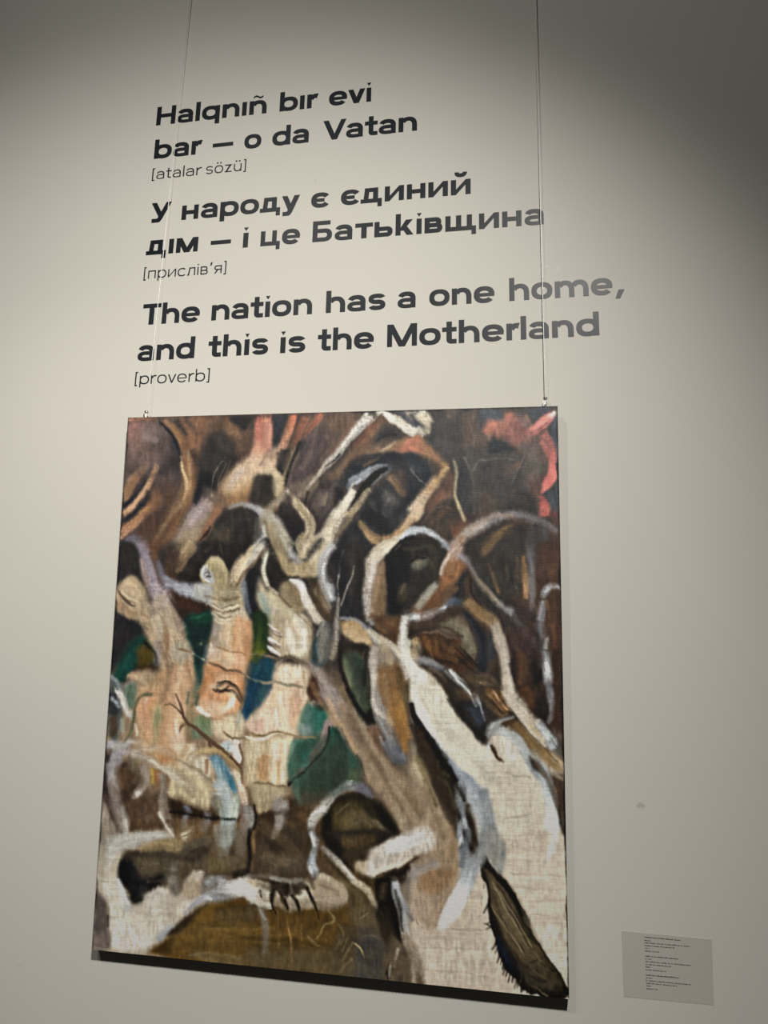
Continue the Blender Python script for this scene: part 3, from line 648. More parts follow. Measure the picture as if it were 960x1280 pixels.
S 5 .7|8a7254 7c6448|930,130,14 870,220,14 830,260,14
S 6 .9|7c6c50 8c7c60|800,160,16 800,260,16
P 12 1|b6a888|690,280 800,270 880,250 900,330 880,400 780,390 700,360
P 10 .8|8e8064|760,300 830,290 840,340 770,350
S 5 .8|706048 7a6a50|700,370,14 760,395,14 860,360,10
P 12 1|c8baa0|690,390 880,380 930,440 945,560 930,680 900,830 860,960 590,960 640,780 690,640 695,500
S 8 .9|8c94a0 9ca4b0 8a9098|890,220,50 905,310,50 920,400,40
P 12 .9|d8a87c|840,430 930,470 940,600 900,720 830,660 800,560
P 12 .9|d4bc94|760,430 830,440 810,600 770,560
S 4 .9|f0e4c4 e8dcb8|690,375,10 740,400,12 860,380,12
S 4 .8|7a6c54|695,385,8 760,410,8 860,395,8
S 4 .9|ece4cc d8ccb0|690,420,10 760,440,14 850,420,10
S 4 .8|6c6050|700,430,8 760,452,8
S 4 .9|f0e8d4 dcd0b4|700,455,12 750,475,14 790,460,10
S 4 .6|7a6c54|700,470,8 750,492,8
P 12 .8|9c968e|700,480 760,490 770,580 710,620
P 10 .8|d8ccb4|740,520 800,520 800,600 740,600
S 8 1|d8ccbc e4d8c8 b8aca0|715,590,20 710,650,44 690,690,30
S 6 .9|ece4dc|710,600,18 700,660,18
P 12 .9|c88a5c|650,720 740,720 760,800 680,840 630,880
P 12 .9|d8a47c|760,740 900,720 880,860 800,900 760,820
P 12 .9|cf9468|590,900 680,860 720,960 590,960
P 10 .8|e4c0a0|760,640 900,680 890,740 770,710
P 10 .8|dcb898|700,790 780,770 820,840 720,850
P 8 .9|ead0b4|720,890 830,880 850,960 720,960
P 10 .8|b87a4c|860,820 910,830 890,960 860,960
P 10 1|1a4a64|915,850 960,800 970,960 890,960
P 8 1|1d3c4c|930,740 970,720 970,830 925,850
P 8 .9|6c7828|925,670 970,650 970,720 925,700
P 8 .8|58642c|950,560 970,560 970,650 940,640
P 10 .8|262a30|925,190 960,190 970,480 950,520 930,380
S 3 .9|9a7c58 8a7454 c8c8b8|490,630,8 560,650,8 620,680,10 660,690,6
S 3 .8|e8e8d8|570,655,8 620,675,8
S 4 .9|8a6a50 7a6048 8c7058 a08c78|680,700,10 740,740,16 850,770,16 930,810,12
S 3 .7|a88864|730,620,8 820,650,8 900,660,8
S 3 .9|5a4634 4a3a2c 5a4838 8a7458|695,870,8 750,885,12 820,890,14 860,930,16 880,960,14
S 3 .9|4a3828 5c4a38|720,830,6 780,830,12 840,860,12 860,890,10
S 3 .9|3c2e24|760,900,6 790,870,8 800,860,6
S 3 .8|6a5440|720,880,5 740,870,5
S 3 .7|7a6850|440,860,8 470,900,10 500,960,12
S 3 .7|a8906c|270,850,8 340,860,8 400,885,8
# lower left corner of tile: grey roots
P 12 1|8a9088|160,840 240,840 280,900 250,960 170,960
P 8 .9|4c5654|90,780 150,840 140,900 80,900
S 5 .9|98a0a4 707a7c|85,785,20 130,830,24 150,900,20
S 5 .9|dcdcd0 c8c8bc|120,870,24 150,930,24 160,970,20
S 5 .9|b4c0b8 8c9c90|180,850,20 210,900,24
S 4 .8|5c6c60|170,850,10 170,940,10
S 4 .8|707868 586450|330,900,16 280,890,14 240,960,12
P 8 1|2c3034|75,900 130,920 130,960 72,960
# ================= E middle
T 310 680 4.8
P 14 1|2e2d30|480,90 560,-10 720,-10 700,130 700,330 690,430 660,480 560,430 520,340 480,200
P 14 .8|3c3834|600,0 720,0 700,120 640,300 600,250
S 3 .8|6a6864 7c7874|580,20,6 550,120,8 540,200,8
S 3 .9|b0aaa0 c8c0b4 b4ac9c|540,180,8 540,260,10 545,340,12 540,440,14
S 3 .9|a09a90 b4aca0 9c948a|630,120,8 610,220,10 580,310,10 560,370,8
S 5 .8|6c665e 787068 8c8478 7c7264|550,340,20 530,460,24 520,580,36 500,700,34
P 12 1|2c2825|105,40 150,60 200,130 260,190 300,240 240,250 190,290 200,330 160,300 110,220
S 6 1|d8d4c8 e0dccc c8c4b4|130,30,14 100,100,20 90,170,22 120,250,24
S 4 .9|f0ece0|105,90,10 92,150,12
P 12 1|26262a|0,150 60,160 70,300 80,420 20,440 -10,330
P 14 .9|a89674|200,230 270,230 340,330 340,420 260,400 190,320
P 10 .8|8a7a5c|220,230 290,260 300,320 250,300
P 12 1|bcae92|70,190 110,260 160,310 220,350 270,400 330,420 380,480 390,600 370,700 340,710 260,670 190,680 130,560 100,430 60,330
P 10 .9|c8c0a8|100,260 160,320 200,370 200,440 130,410 100,350
S 6 .8|a4b4a8 98aca4|75,280,30 110,370,40 130,440,30
S 5 .8|e4e0c8 dcd4b8|140,310,20 190,360,24
P 12 .9|dcd4c0|220,440 340,440 370,560 350,680 270,650 230,560
P 10 .8|ece6d6|290,520 350,500 360,640 310,620
S 4 .8|8c7c60 786a50|270,390,10 310,430,8 370,490,8 400,520,8
S 5 .8|7a6c50|180,320,8 240,365,10 265,390,10
P 10 .8|b8a888|140,430 220,430 220,560 170,520
S 4 1|d8ccc4 ece4dc d0c4b4|120,480,10 150,515,16 210,545,18
S 4 .8|8a7468 6c5848|125,500,6 160,540,8 210,560,6
S 4 1|ece8e4 f4f0ec d8cec4|120,565,14 150,590,18 200,610,16
S 4 .8|7a6458|125,585,6 160,612,8 200,630,6
S 4 1|f0ece8 f4f0e8 d4ccc0|125,620,16 150,645,20 200,670,18
S 6 1|b4b0a4 c4c0b4 ccc8b8|-10,130,20 40,60,40 90,0,44
P 10 1|a89672|120,50 200,60 280,120 330,180 270,200 230,170 170,110
P 10 .9|bca986|250,110 340,110 380,190 300,200
P 12 1|c8b898|310,-10 470,-10 480,60 450,160 380,190 330,130
P 10 .7|a08860|320,110 390,130 390,190 320,170
P 10 .9|dccfb4|330,0 420,0 420,80 340,80
S 8 1|c4c4c0 b8b8b8 a8a8a8 acb0b4 9ca0a4|520,-10,60 460,80,60 450,170,60 480,260,70 505,360,60
S 5 .9|dcdcdc c8ccd0 d8dcdc|470,110,18 455,180,20 500,330,20
P 10 1|26262a|240,-10 320,-10 310,50 260,60
S 6 .9|c0c0c0 a8a498|250,20,20 280,90,30 320,120,20
S 6 1|e0dcd8 e8e4e0 dcd8d0 d4ccbc|250,210,14 310,240,40 340,300,50 380,400,66
S 4 1|f4f0ec|300,240,14 330,290,18
S 4 .9|4a4438 2c2a28|200,210,10 250,200,14 310,200,10
P 12 1|5a4c3a|370,200 430,230 470,330 500,420 480,460 440,440 400,370
S 8 .9|d4c8b0 dcd4c0 c8bca4|370,370,44 400,440,50 440,470,40
S 5 .8|8a7252|440,300,20 460,400,20
P 12 1|5a5c5a|430,470 500,480 510,580 480,680 440,740 400,700 400,580
S 6 .8|a8a8a0 8c908c|460,450,30 430,520,20 410,560,16
P 10 .9|34484a|380,620 430,560 450,660 440,740 380,720
S 4 .7|5c8088|410,600,14 430,700,10
P 14 1|38342f|510,480 560,560 560,640 540,720 480,740 490,640
S 8 1|9c948a a8a094 a09484 8c8070|540,440,20 530,540,30 520,620,40 490,710,40
# horizontal branch to the right
S 5 1|8a8c90 7c8088 888c92 b4b0a8 c4bca8 c8c0a8|550,435,14 620,445,20 680,480,30 760,560,56 850,610,70 960,680,80
P 10 1|b0946c|560,460 640,450 700,500 740,580 740,610 650,590 570,540
P 8 .8|c8b490|580,500 680,540 730,590 680,600 580,540
S 4 .7|6c5434|570,460,8 580,510,8
S 6 .9|dcd8cc d4ccbc|710,520,18 800,590,20 920,660,30
P 12 1|302a22|560,600 700,600 740,640 740,740 740,960 640,960 560,830 545,700
P 12 1|44503e|555,680 620,640 700,690 720,740 700,860 680,940 630,900 570,790
P 10 .8|6a7458|560,700 600,680 620,780 640,880 590,820
P 10 .8|2c3c34|620,660 700,690 690,800 640,780
P 10 .8|262420|680,760 740,700 740,900 690,940
S 4 .9|8a8a6c|560,720,14 590,800,16 630,890,14
S 4 1|1c1a16|545,690,12 560,790,12 600,890,14 650,960,14
# vertical grey trunk
S 8 1|cfc3b0 d8ccb8 c8bcac b8aea0 b4aca4 b8b0a4|930,-10,60 830,40,80 750,110,80 735,230,80 730,350,70 745,470,50
S 5 .9|e4dccc dcd4c8 ccc8c4|850,30,24 760,100,30 730,240,24
P 10 1|9a8064|780,130 830,110 830,300 820,420 760,440 740,330
P 8 .8|7a6044|790,250 830,260 820,440 770,450
P 12 1|1b1a1c|830,90 960,-10 960,300 900,420 850,440 830,300
P 10 .9|3a3428|900,260 960,240 960,330 900,350
P 12 1|5a4430|760,450 900,430 930,500 920,600 860,590 780,530
P 8 .8|7a5c3c|780,470 860,470 840,540 790,520
S 8 .9|8c8c88 9c9890|730,440,34 760,500,30
P 12 1|9a8c7c|740,590 830,610 900,680 960,740 960,900 960,960 740,960 740,750
S 8 .9|b0a8a0 b4aca4 a8a4a0|755,600,40 750,740,44 755,880,40 760,970,40
P 12 .9|9c7448|780,760 880,720 930,820 920,960 800,960
P 10 .8|b48448|800,800 870,780 880,960 830,960
P 10 .8|5c4a30|880,720 950,780 960,940 910,900
S 8 1|d8d4cc e0dcd4 d0c8bc|950,420,40 930,560,50 940,700,50 960,820,40
P 12 1|6a5844|330,720 430,760 520,830 600,940 640,960 350,960
S 10 1|8c7c6c 948880 9a8c84 908078 88746c|340,690,24 400,760,60 450,830,90 480,900,100 530,960,110
P 10 .9|4a2e20|340,770 400,800 430,880 380,900 345,850
S 5 .9|7a4c2c 8a5a38|360,890,20 420,920,24 460,960,24
P 10 .9|c4b08c|390,940 440,950 450,960 380,960
S 3 .9|6a5e4c 7c7060 6a5c48 7a6c58|0,660,8 80,660,14 170,690,18 250,680,16 330,720,16
# blue-green gap
P 10 1|2c4a20|40,420 110,410 120,540 110,660 20,660 30,540
P 8 .8|5c6c1c|20,600 100,590 110,660 20,660
P 8 .9|7c8028|20,655 90,655 80,690 10,710
P 10 1|1c4a5a|10,710 130,690 160,760 150,840 130,860 -10,960
P 10 .9|14405e|-10,800 150,800 140,860 70,960 -10,960
P 8 .6|4a7c80|60,720 110,710 110,760 60,780
P 12 1|dccab0|160,710 350,740 350,870 330,960 120,960 150,860
P 10 .8|e8dcc8|180,730 300,750 300,860 200,860
P 8 .8|d8b898|160,860 330,870 310,960 180,960
P 8 .9|f0e4d0|150,900 200,880 190,960 100,960
S 4 .8|9a8c78|170,740,14 210,690,10
S 3 .9|8a8878 a0967c 98907c 8c8068|0,800,12 80,825,16 200,830,18 330,870,20
S 5 .8|2a3034|375,640,14 365,690,10
# ================= G
T 110 860 4.8
P 14 1|b89c78|280,-10 500,-10 480,300 400,420 300,330 270,150
P 14 1|d0a480|300,60 420,20 400,200 360,300 290,180
P 12 .9|c8946c|310,80 390,60 360,180 310,160
P 12 1|d4b090|460,-10 600,-10 600,120 560,230 520,360 450,340 450,160
P 12 .9|a8a480|380,130 450,90 450,260 390,330
P 10 .7|7c8c68|400,160 440,140 430,240 400,260
P 12 .9|d8bca0|520,60 580,120 560,300 500,380 480,240
P 10 .7|e4d4bc|480,250 560,210 580,400 520,420
P 14 1|d8a078|640,30 760,10 900,40 920,130 840,160 740,170 650,120
P 12 .9|e8ccb0|650,120 740,160 830,150 860,110 780,80 680,80
S 6 1|f4e8d8|655,115,24 690,145,30 740,160,20
S 6 .9|f8f0e4 f0e0cc|880,60,20 860,100,30 830,140,20
P 12 1|7c8868|600,170 740,170 750,260 680,300 600,270
P 10 .8|5c7464|600,220 660,230 650,300 600,300
P 10 .8|6c7c5c|650,170 730,180 720,240 660,230
P 10 .9|ccb090|590,20 650,40 640,160 600,140
P 10 .8|909478|600,60 640,100 630,180 600,160
P 12 1|d8c4a4|740,190 900,170 930,260 900,330 800,300 740,260
P 10 .8|e0d8cc|780,330 900,300 930,380 920,440 860,390
P 8 .8|a8bcc4|800,330 860,330 870,380 830,390
P 8 .9|e8e4dc|870,350 920,370 930,450 880,420
S 4 .9|f0ece4|890,380,14 915,450,16
P 8 .9|1c4c6c|930,60 970,10 970,190 925,180
P 10 .9|c8bca0|880,130 940,180 930,260 890,250
S 4 .7|8ca098|905,130,14 900,220,10
P 12 1|c4b490|480,420 620,440 720,520 790,590 760,680 700,740 560,680 480,650 470,520
P 14 1|d8d0bc|540,330 640,340 630,430 560,440 520,400
P 10 1|d0c8b0|630,430 720,400 740,480 720,540 650,500
P 12 1|b89470|430,330 490,360 560,430 480,450 410,400
P 10 .8|c87c50|420,390 470,400 520,430 440,450
P 14 1|44342a|170,440 280,440 310,560 280,680 200,680 160,560
P 10 .9|5a4430|180,470 270,470 250,600 180,600
P 12 1|5a4636|240,680 480,640 500,760 520,860 300,860 240,800
P 12 1|76583c|390,480 480,490 480,600 400,600
P 10 .8|a87048|400,490 440,500 430,560 400,560
S 5 .8|c0a848|385,480,14 385,580,14
P 12 1|34281c|480,650 560,690 700,740 780,760 790,800 640,800 520,770
P 8 1|241c14|680,740 780,770 900,770 900,800 700,795
P 14 1|6c5438|500,800 900,800 920,960 500,960
P 12 .8|5a4630|260,780 440,760 450,860 270,860
P 14 1|9c8c78|290,860 500,860 520,920 540,960 180,960 250,880
P 10 .9|b4a894|160,950 210,900 420,870 480,900 300,940
P 12 .9|8a7a54|310,940 540,930 540,960 310,960
S 3 .7|9a8a60|400,930,12 520,925,14
P 14 1|6a5c54|100,380 170,360 160,540 180,700 180,880 140,900 90,640
P 12 1|3a302e|100,400 150,420 130,560 150,720 130,700 85,600
P 12 1|8c7c70|80,680 130,700 140,860 180,920 100,960 60,960
P 10 .8|a09484|70,760 120,760 130,900 70,930
S 6 .9|4a3c34|105,640,20 140,760,24 165,900,24
S 8 1|8a8484 948c8c 988c8c 8c8280 9c9690 a8a098|130,440,50 150,560,50 170,680,50 200,760,60 215,830,60 215,900,50
S 5 .9|c0bcbc b4b4b8|155,520,14 165,600,14
S 5 .8|b8b4ac d0ccc4|205,720,20 230,880,24
S 6 .8|5a4a3c|190,780,14 200,880,16
P 12 1|5c605c|130,30 200,60 200,220 180,330 130,300 115,150
P 8 1|38383a|125,20 170,40 190,110 170,160 125,140
S 5 1|8c949c a0a8ac 7c8488|130,50,24 165,75,20 190,120,20
S 6 1|d8d4c8 ccc8c0 b4b0a4|175,10,24 210,70,44 240,150,44 270,190,24
P 8 .9|5a705c|225,-10 290,-10 270,130 230,100
S 5 .7|a0a898|200,180,24 210,280,24
P 8 .9|4a3c2c|130,180 170,160 170,280 130,290
S 5 .8|8c7c60|190,260,14 180,330,14
S 4 .9|7c7058 6c6450 8a8064|390,40,20 330,50,20 285,100,16 270,200,16 245,280,14 200,340,14
S 4 .9|e0d4c0|280,220,16 290,300,14
S 4 .8|c8a880|300,200,10 370,310,12
S 8 1|9c96a0 a4a0ac 9c98a0 a09890|100,350,30 150,345,44 200,350,40 260,330,30
S 8 1|a09ca4 8e8890 847c80|190,360,60 165,430,60 140,500,50
S 6 .9|b8b0ac c0b4a4 b8a488 b49c74 a89068|200,340,24 270,330,26 350,350,26 430,380,26 520,430,20
S 8 1|a8a0a0 a49a90 b0a490 c8c0a8 c0b89c|200,380,40 280,400,40 360,440,40 440,470,44 540,540,50
S 4 1|e8e0cc e0dcc8|360,440,14 410,455,18 450,480,12
S 4 .9|dcd4bc d0c8b0|440,480,16 520,530,16 600,590,14
P 10 .7|8c8464|250,420 300,430 300,500 270,500
S 6 .9|988c80 a09488 b8a89c|330,460,40 340,560,44 300,630,44 270,660,30
S 4 1|d8ccc0|345,580,14 300,640,20 270,665,14
S 6 .9|9a8c7c 8c8074 847668 8a7a6c|440,500,50 450,600,50 450,700,60 470,800,50
S 6 1|c8b8a8 d8ccbc e0d4c4|425,740,20 460,810,20 505,895,14
S 4 .9|907c5c 84704e 7c6a4a|520,420,14 620,470,16 720,550,16 790,600,14
S 4 .8|a89470|590,440,20 610,400,18 640,385,14 760,375,14
S 8 1|c8b488 c0a878 a8926c 8c7a58|640,385,30 760,365,34 850,420,34 900,520,36
P 8 1|5c94ac|720,410 770,400 830,460 880,560 890,640 850,610 810,560 750,470
P 8 .8|3c7488|830,480 880,580 880,620 840,590
P 8 .8|8cb4bc|740,440 790,480 830,570 790,590
S 6 1|a0b0b4 b0bcbc a8b4b4 9aa4a0 8c9490 98a098|740,560,50 800,600,80 830,700,110 845,800,100 840,900,90 830,960,80
S 8 .8|b8d0d8 a8c4cc|830,620,30 850,740,30 850,820,30
P 10 .9|8c8874|740,620 790,640 820,780 780,760 740,690
S 5 .9|d0d4d0 c4c8c4|740,630,10 820,640,12
P 10 1|b4bcb0|860,660 900,640 910,760 880,790 850,770
S 6 1|dcc8b0 e4d4c0 d8c4ac c8b8a8|860,490,24 900,540,40 930,640,44 945,720,40
S 6 .9|7c6c64 8a7c74|935,700,40 940,830,40 960,900,40
S 5 .9|88909c 8088a0 888890|580,700,20 600,750,36 570,790,24
S 8 .8|847c78 7c7468 6c6050|580,780,30 560,860,30
S 8 .8|8c8488 847c7c 7c7064|715,730,44 710,800,44 690,870,40
P 8 .7|8a7c60|540,870 610,860 610,930 560,930
S 2 1|e8dcc0|555,880,6 600,875,6
S 2 1|e8dcc0|560,905,6 600,900,6
S 2 .9|2c2418|570,890,6 605,890,6
S 2 .9|e0d4b8|565,920,6 590,915,6
S 6 .8|5a4838|640,900,30 680,960,40
S 6 .7|8c7c68|760,900,40 740,960,40
# twigs
S 3 1|7c5c48 6a5040 5a4436 6a5444|515,30,8 560,110,14 580,170,16 600,215,20
S 3 1|8c7458 7c6048 5a4436|455,100,8 520,115,10 570,150,14
S 3 1|5a4636 604a38 6a523c 6a5440 7a6448|590,210,18 650,240,20 720,300,22 790,350,18 850,410,16
S 3 .9|7a5c48|590,220,12 560,230,14 545,270,10
S 3 .9|6a4c3c|720,310,14 735,350,12
S 3 .9|8a7454 7c6848 8c8068|800,260,6 850,300,12 910,305,12 960,310,10
S 3 1|5a4838 64503c 7a644c 8a745c|850,410,14 890,450,14 920,500,14 930,580,14
S 3 1|7a6048|910,340,10 930,420,12 915,470,14
S 4 .9|9a7c64|710,420,20 705,520,14
S 3 .9|6a5444 5a4838 7c6850 8c7c64|760,0,8 820,20,14 880,40,18 920,90,18 910,130,12
# ================= H
T 310 860 4.8
P 10 1|14406a|-10,-10 140,-10 100,70 20,150 -10,180
P 10 .9|1c4c58|60,-10 130,-10 80,80 50,90
P 12 1|e0ccb4|140,0 340,20 320,150 300,270 160,270 100,280 0,250 0,190 60,120
P 10 .8|ecdcc8|170,20 250,30 240,250 170,240
P 10 .8|d8b494|250,40 320,60 300,200 250,240
P 8 .8|ead8c8|60,140 130,120 140,240 60,250
P 8 .8|d4b0a0|20,200 90,180 90,260 10,250
S 4 .8|f8f0e4|165,120,12 170,240,12
P 12 1|4a8470|330,110 400,80 470,100 470,200 420,290 340,270 300,260 310,180
P 10 .8|2c6c5c|400,110 470,110 450,220 410,250
P 8 .9|a8bcb4|310,210 370,220 380,280 310,270
P 8 .7|6c9488|340,130 400,130 370,220 330,210
P 8 1|d8c8b4|380,70 440,75 450,100 380,100
S 4 1|f4ece0|390,85,14 430,92,12
P 12 1|c8b490|-10,300 130,300 130,570 -10,570
P 10 .8|d8c8a8|0,320 80,330 70,430 0,430
P 8 .9|b88c58|60,420 130,400 130,550 70,550
P 12 1|dccaa8|130,290 270,290 260,450 250,570 140,570
P 8 .9|ecdcc4|150,330 230,320 210,560 150,560
P 8 .8|d0a878|170,440 200,440 190,570 170,570
P 12 1|3c7c6c|260,310 410,300 420,380 330,500 260,550 250,420
P 10 .8|2c6c5c|300,360 400,330 360,440 290,460
P 8 .8|8ca890|255,330 290,320 270,440 250,430
S 4 1|e8dcc4 ece0cc e0d4b8 e0d0b8 dcd0bc|-10,300,14 60,305,18 120,290,22 160,270,16 300,280,10
S 3 1|9a8460 8c7450 a08c68|0,265,8 60,280,8 110,280,8 160,265,8 290,285,7 400,300,7
S 4 .9|d8c8b0|330,285,8 410,310,12
P 14 1|2f4a3e|480,230 530,210 580,310 640,380 690,470 680,560 560,580 450,640 310,680 270,600 330,520 430,420
P 12 .9|24584a|480,240 530,230 570,320 520,360 480,380
P 10 .9|17302a|500,220 540,230 580,320 560,340
P 12 .9|34584c|330,520 430,430 480,440 450,600 320,660 290,600
P 12 .8|5c5a40|520,500 650,490 690,560 600,570 510,560
S 4 .6|7c8c74|480,420,8 560,390,10 620,410,8
S 4 .5|5c6c54|450,480,8 560,440,10 650,460,8
S 4 .5|7c8068|400,580,10 470,560,10
S 4 .5|6c7c68|350,540,10 360,640,8
S 4 .6|182824|560,340,8 630,400,14 670,450,10
P 12 1|6c5a44|280,600 480,600 500,640 430,700 380,760 300,740 280,680
S 4 .6|8c8068|300,620,10 300,740,10
S 5 1|9c8e88 8c7c74 7c6c62 7c6c60 5c4c40|490,190,50 455,280,44 430,350,40 350,450,32 240,580,24
S 3 .9|b4a8a0|470,220,12 430,320,10 340,440,8
S 3 1|1a1612|490,230,10 480,300,8 430,400,10 300,530,12 240,590,20
P 12 1|a09070|20,570 230,590 230,650 160,680 140,720 60,760 40,700
P 8 .8|b4a484|30,590 200,600 190,650 60,680
S 3 .9|6a5838|30,575,6 130,580,8 230,590,8
P 14 1|4a3826|50,760 130,740 180,700 260,660 380,740 370,850 380,960 50,960
P 10 .7|5c4830|200,740 370,760 350,860 200,840
P 10 .7|3a2c1e|60,760 140,750 130,900 60,880
S 8 1|a09a90 a8a49c 9c9890 8c8478|195,660,70 205,750,66 185,850,46 140,930,30
S 6 .7|bcb8b4|210,700,20 200,800,14
S 6 1|8c8884 9a9690|-5,700,60 10,800,50 -5,880,40
S 4 1|1a1612|40,690,10 40,800,14 10,930,16
S 5 .8|8a7048|30,870,14 30,960,14
P 12 1|7c6a52|520,-10 600,-10 640,100 720,200 740,240 640,260 560,200
S 8 1|8a7c78 988c88 a0948e 948880 8a7c70|460,-10,90 510,60,100 540,130,100 520,190,80 490,210,40
S 5 .8|5c4434|350,10,40 430,70,40 480,130,20
S 5 .8|a8845c|560,80,20 600,170,20 680,230,20
P 10 .8|a09078|640,100 700,190 730,240 690,250 620,170
P 12 1|3c4436|590,-10 740,-10 750,60 740,180 680,180 620,70
S 5 1|1a1814|590,0,16 640,90,16 700,170,20 770,220,24
P 8 .9|1e1c18|690,170 740,120 770,210 740,220
P 10 .8|58604c|620,0 680,0 720,120 680,120
P 14 1|8a7460|560,220 660,230 780,220 800,330 880,480 960,500 960,740 860,720 760,600 700,560 680,450 620,360
P 12 .8|7a5c48|700,240 790,240 800,350 740,400
P 12 .8|a08c70|700,480 820,450 880,560 820,620 740,580
S 6 .9|8c8078 9a8c80 8a7a6c|555,230,44 600,320,44 660,400,40
S 4 .9|3a2c24|560,240,8 610,350,12 680,450,12 700,540,10
S 8 1|8c8478 98948c a0a09c 949494 888c90 7c8088|755,-10,50 775,60,60 800,150,80 850,240,90 890,340,84 930,450,60
S 5 .9|c0b8ac ccc4b8 c0b8a8|750,60,16 780,140,24 860,200,20
S 4 .9|bcb8b0|790,280,14 820,340,16
S 6 .9|5c6068 50545c|880,260,40 930,400,44
P 12 1|a06c30|840,-10 900,-10 950,200 960,400 920,330 860,180
P 10 .8|c08840|860,60 900,60 920,180 890,190
P 10 1|5a5038|890,-10 960,-10 960,160 930,100
P 12 .8|8a7a64|860,500 960,460 960,720 860,680
S 5 .6|b4a48c|800,480,30 880,600,30 950,690,30
P 14 1|aa9c86|860,700 960,680 960,860 900,830
# the arch root and hollow
P 8 1|2b2418|500,660 640,630 740,650 830,720 900,830 910,890 800,920 640,950 520,960 450,900 440,770
P 14 .9|463c22|500,720 640,680 700,760 640,860 560,920 500,880
P 14 .8|5c5034|560,760 700,740 760,840 660,930 560,930
P 10 .7|14120e|740,680 840,760 890,860 850,890 780,760
P 10 .8|171510|450,780 490,760 500,900 520,950 450,900
S 6 .8|6c6248 8c8474|740,780,20 800,840,24 850,890,20
S 4 .5|8a7e5c|520,760,8 600,700,8
S 4 .5|7a7050|620,820,10 700,800,10 740,830,8
S 6 1|909090 a8a8a4 bcb8b0 aca89c 8c8884 707078 50505a|390,960,44 380,860,44 400,780,56 470,690,60 560,600,56 660,595,54 740,640,44
S 4 1|dcdcd8 e8e8e4 d8d8d4|510,630,20 570,590,24 630,575,14
S 3 1|f4f4f0|580,570,10 635,556,10
S 4 .9|c8c8c8 dcdcd8|380,770,14 440,730,18 460,710,14
S 4 .9|e0e0e0 a8a8a4|365,850,14 390,920,14
S 8 .8|78747c 686670|620,600,24 700,620,30 760,660,24
P 10 1|b4a690|740,940 890,900 960,870 960,970 740,970
S 6 1|dcdcd8 e4e8e8|880,930,40 950,910,60
# ================= I right lower (515,860)
T 515 860 4.8
P 14 1|3a332c|180,-10 640,-10 640,200 480,260 440,360 330,250 240,130
P 12 1|262628|240,80 420,80 440,200 440,330 380,280 300,180
P 10 .8|3c424c|320,110 410,130 430,200 380,230 320,180
P 10 .8|5a4834|250,0 400,10 420,60 300,60
P 12 .9|6a4c2c|430,0 560,20 590,120 520,160 450,80
S 4 .8|8a6c44|450,110,10 540,160,12 590,140,10
S 4 .8|1c1814|470,80,10 540,140,14 590,150,14
P 12 1|382a22|620,-10 915,-10 915,330 840,260 760,200 660,70
P 10 .8|5c3c24|640,0 700,0 730,110 670,90
P 10 .9|262020|740,60 810,60 820,200 760,170
S 6 .9|6c686c 8a888c 7c7878 5c5450|830,-10,40 845,80,44 840,160,44 810,220,30
P 12 .9|3c2a1e|860,0 915,0 915,280 850,220
P 12 .9|5c5048|840,230 920,300 920,340 850,290
# bare linen
P 8 1|cdc7b6|-10,-10 150,-10 220,80 270,180 350,260 420,340 480,380 540,440 620,300 700,370 790,520 870,680 880,960 930,960 400,960 330,620 250,500 180,400 110,290 40,190 -10,120 .06
P 14 .9|d8d2c2|60,100 200,160 320,290 400,400 350,560 220,400 100,230 .06
P 16 .9|c6beac|440,420 640,500 780,680 780,960 480,960 430,700 .06
P 12 .8|d2ccbe|480,300 560,260 640,340 640,420 540,420
P 10 .7|e0dccc|20,0 120,20 180,110 100,120
S 6 1|e8e6dc d4d6d4 b8c0c4 a4b0c0 90a0b4 8c9cb0 98a0a8|15,130,40 60,220,40 140,330,44 220,450,56 290,530,70 370,600,80 430,680,60
S 4 1|f4f4ee|15,140,16 40,180,20
S 6 .9|c4ccd4 a8b8c8|190,410,20 280,490,26
S 8 .9|a8b0b8 9ca4ac 8c9090 84888a|340,590,60 390,700,80 430,800,80 440,960,90
S 8 .9|c8c8c4 b4b4b0|440,620,60 460,720,60
P 10 .7|a8aca8|400,740 490,740 510,960 420,960
S 4 1|17151a 1c1a1c 16161a 1c1c20 222426 26221e|-10,90,30 20,180,30 90,290,50 180,410,56 260,520,40 320,620,30
P 10 1|2a231c|10,180 80,250 170,380 260,500 320,620 330,700 380,830 390,960 250,960 190,740 110,560 40,420
P 10 .9|3a3020|20,280 100,300 80,460 40,420
S 4 .8|5a5c34|180,490,40 230,540,20
S 4 .8|7c6c54 5c4c38|150,420,16 165,520,12
S 6 .9|1a1714|130,540,20 200,740,40 230,860,40
S 8 1|8c9090 7c8284 74787a 8c9296 9ca4a8|280,560,20 290,680,60 290,760,70 310,860,90 320,960,110
S 5 .9|c4ccd0 dce0e0|330,810,16 300,890,20 280,950,24
S 5 .8|1e1c1a 2c2620|340,760,20 370,860,24 385,960,30
P 12 1|8a7a60|-10,320 40,430 110,570 190,740 240,860 250,960 -10,960
P 12 .8|a8967c|-10,430 60,480 110,620 60,740 -10,700
P 12 .8|78643e|110,760 230,820 240,960 160,960
P 10 .9|b4aca0|-10,840 90,830 150,900 150,960 -10,960
S 4 .6|c0b090|20,440,20 60,560,24 80,660,16
# grey arc & brown trunk
S 8 1|5a5a5c 8c8e90 a4a8a8 a8a8a4|600,175,20 540,195,30 480,230,50 460,300,44
S 6 .9|a0a4a8 bcc0bc c4c4bc a8acac 8c9498 88949c 98a4ac b8c0c4|470,260,50 520,250,50 580,280,50 640,350,50 700,430,60 760,500,60 810,580,54 850,660,50
S 4 .9|b8bcc0 c8c8c4|470,330,24 450,380,24
S 3 .9|8890a0 a8b0b8 7c848c|370,20,10 405,80,12 430,160,12
S 3 .9|d4d8dc|365,25,8 400,75,8
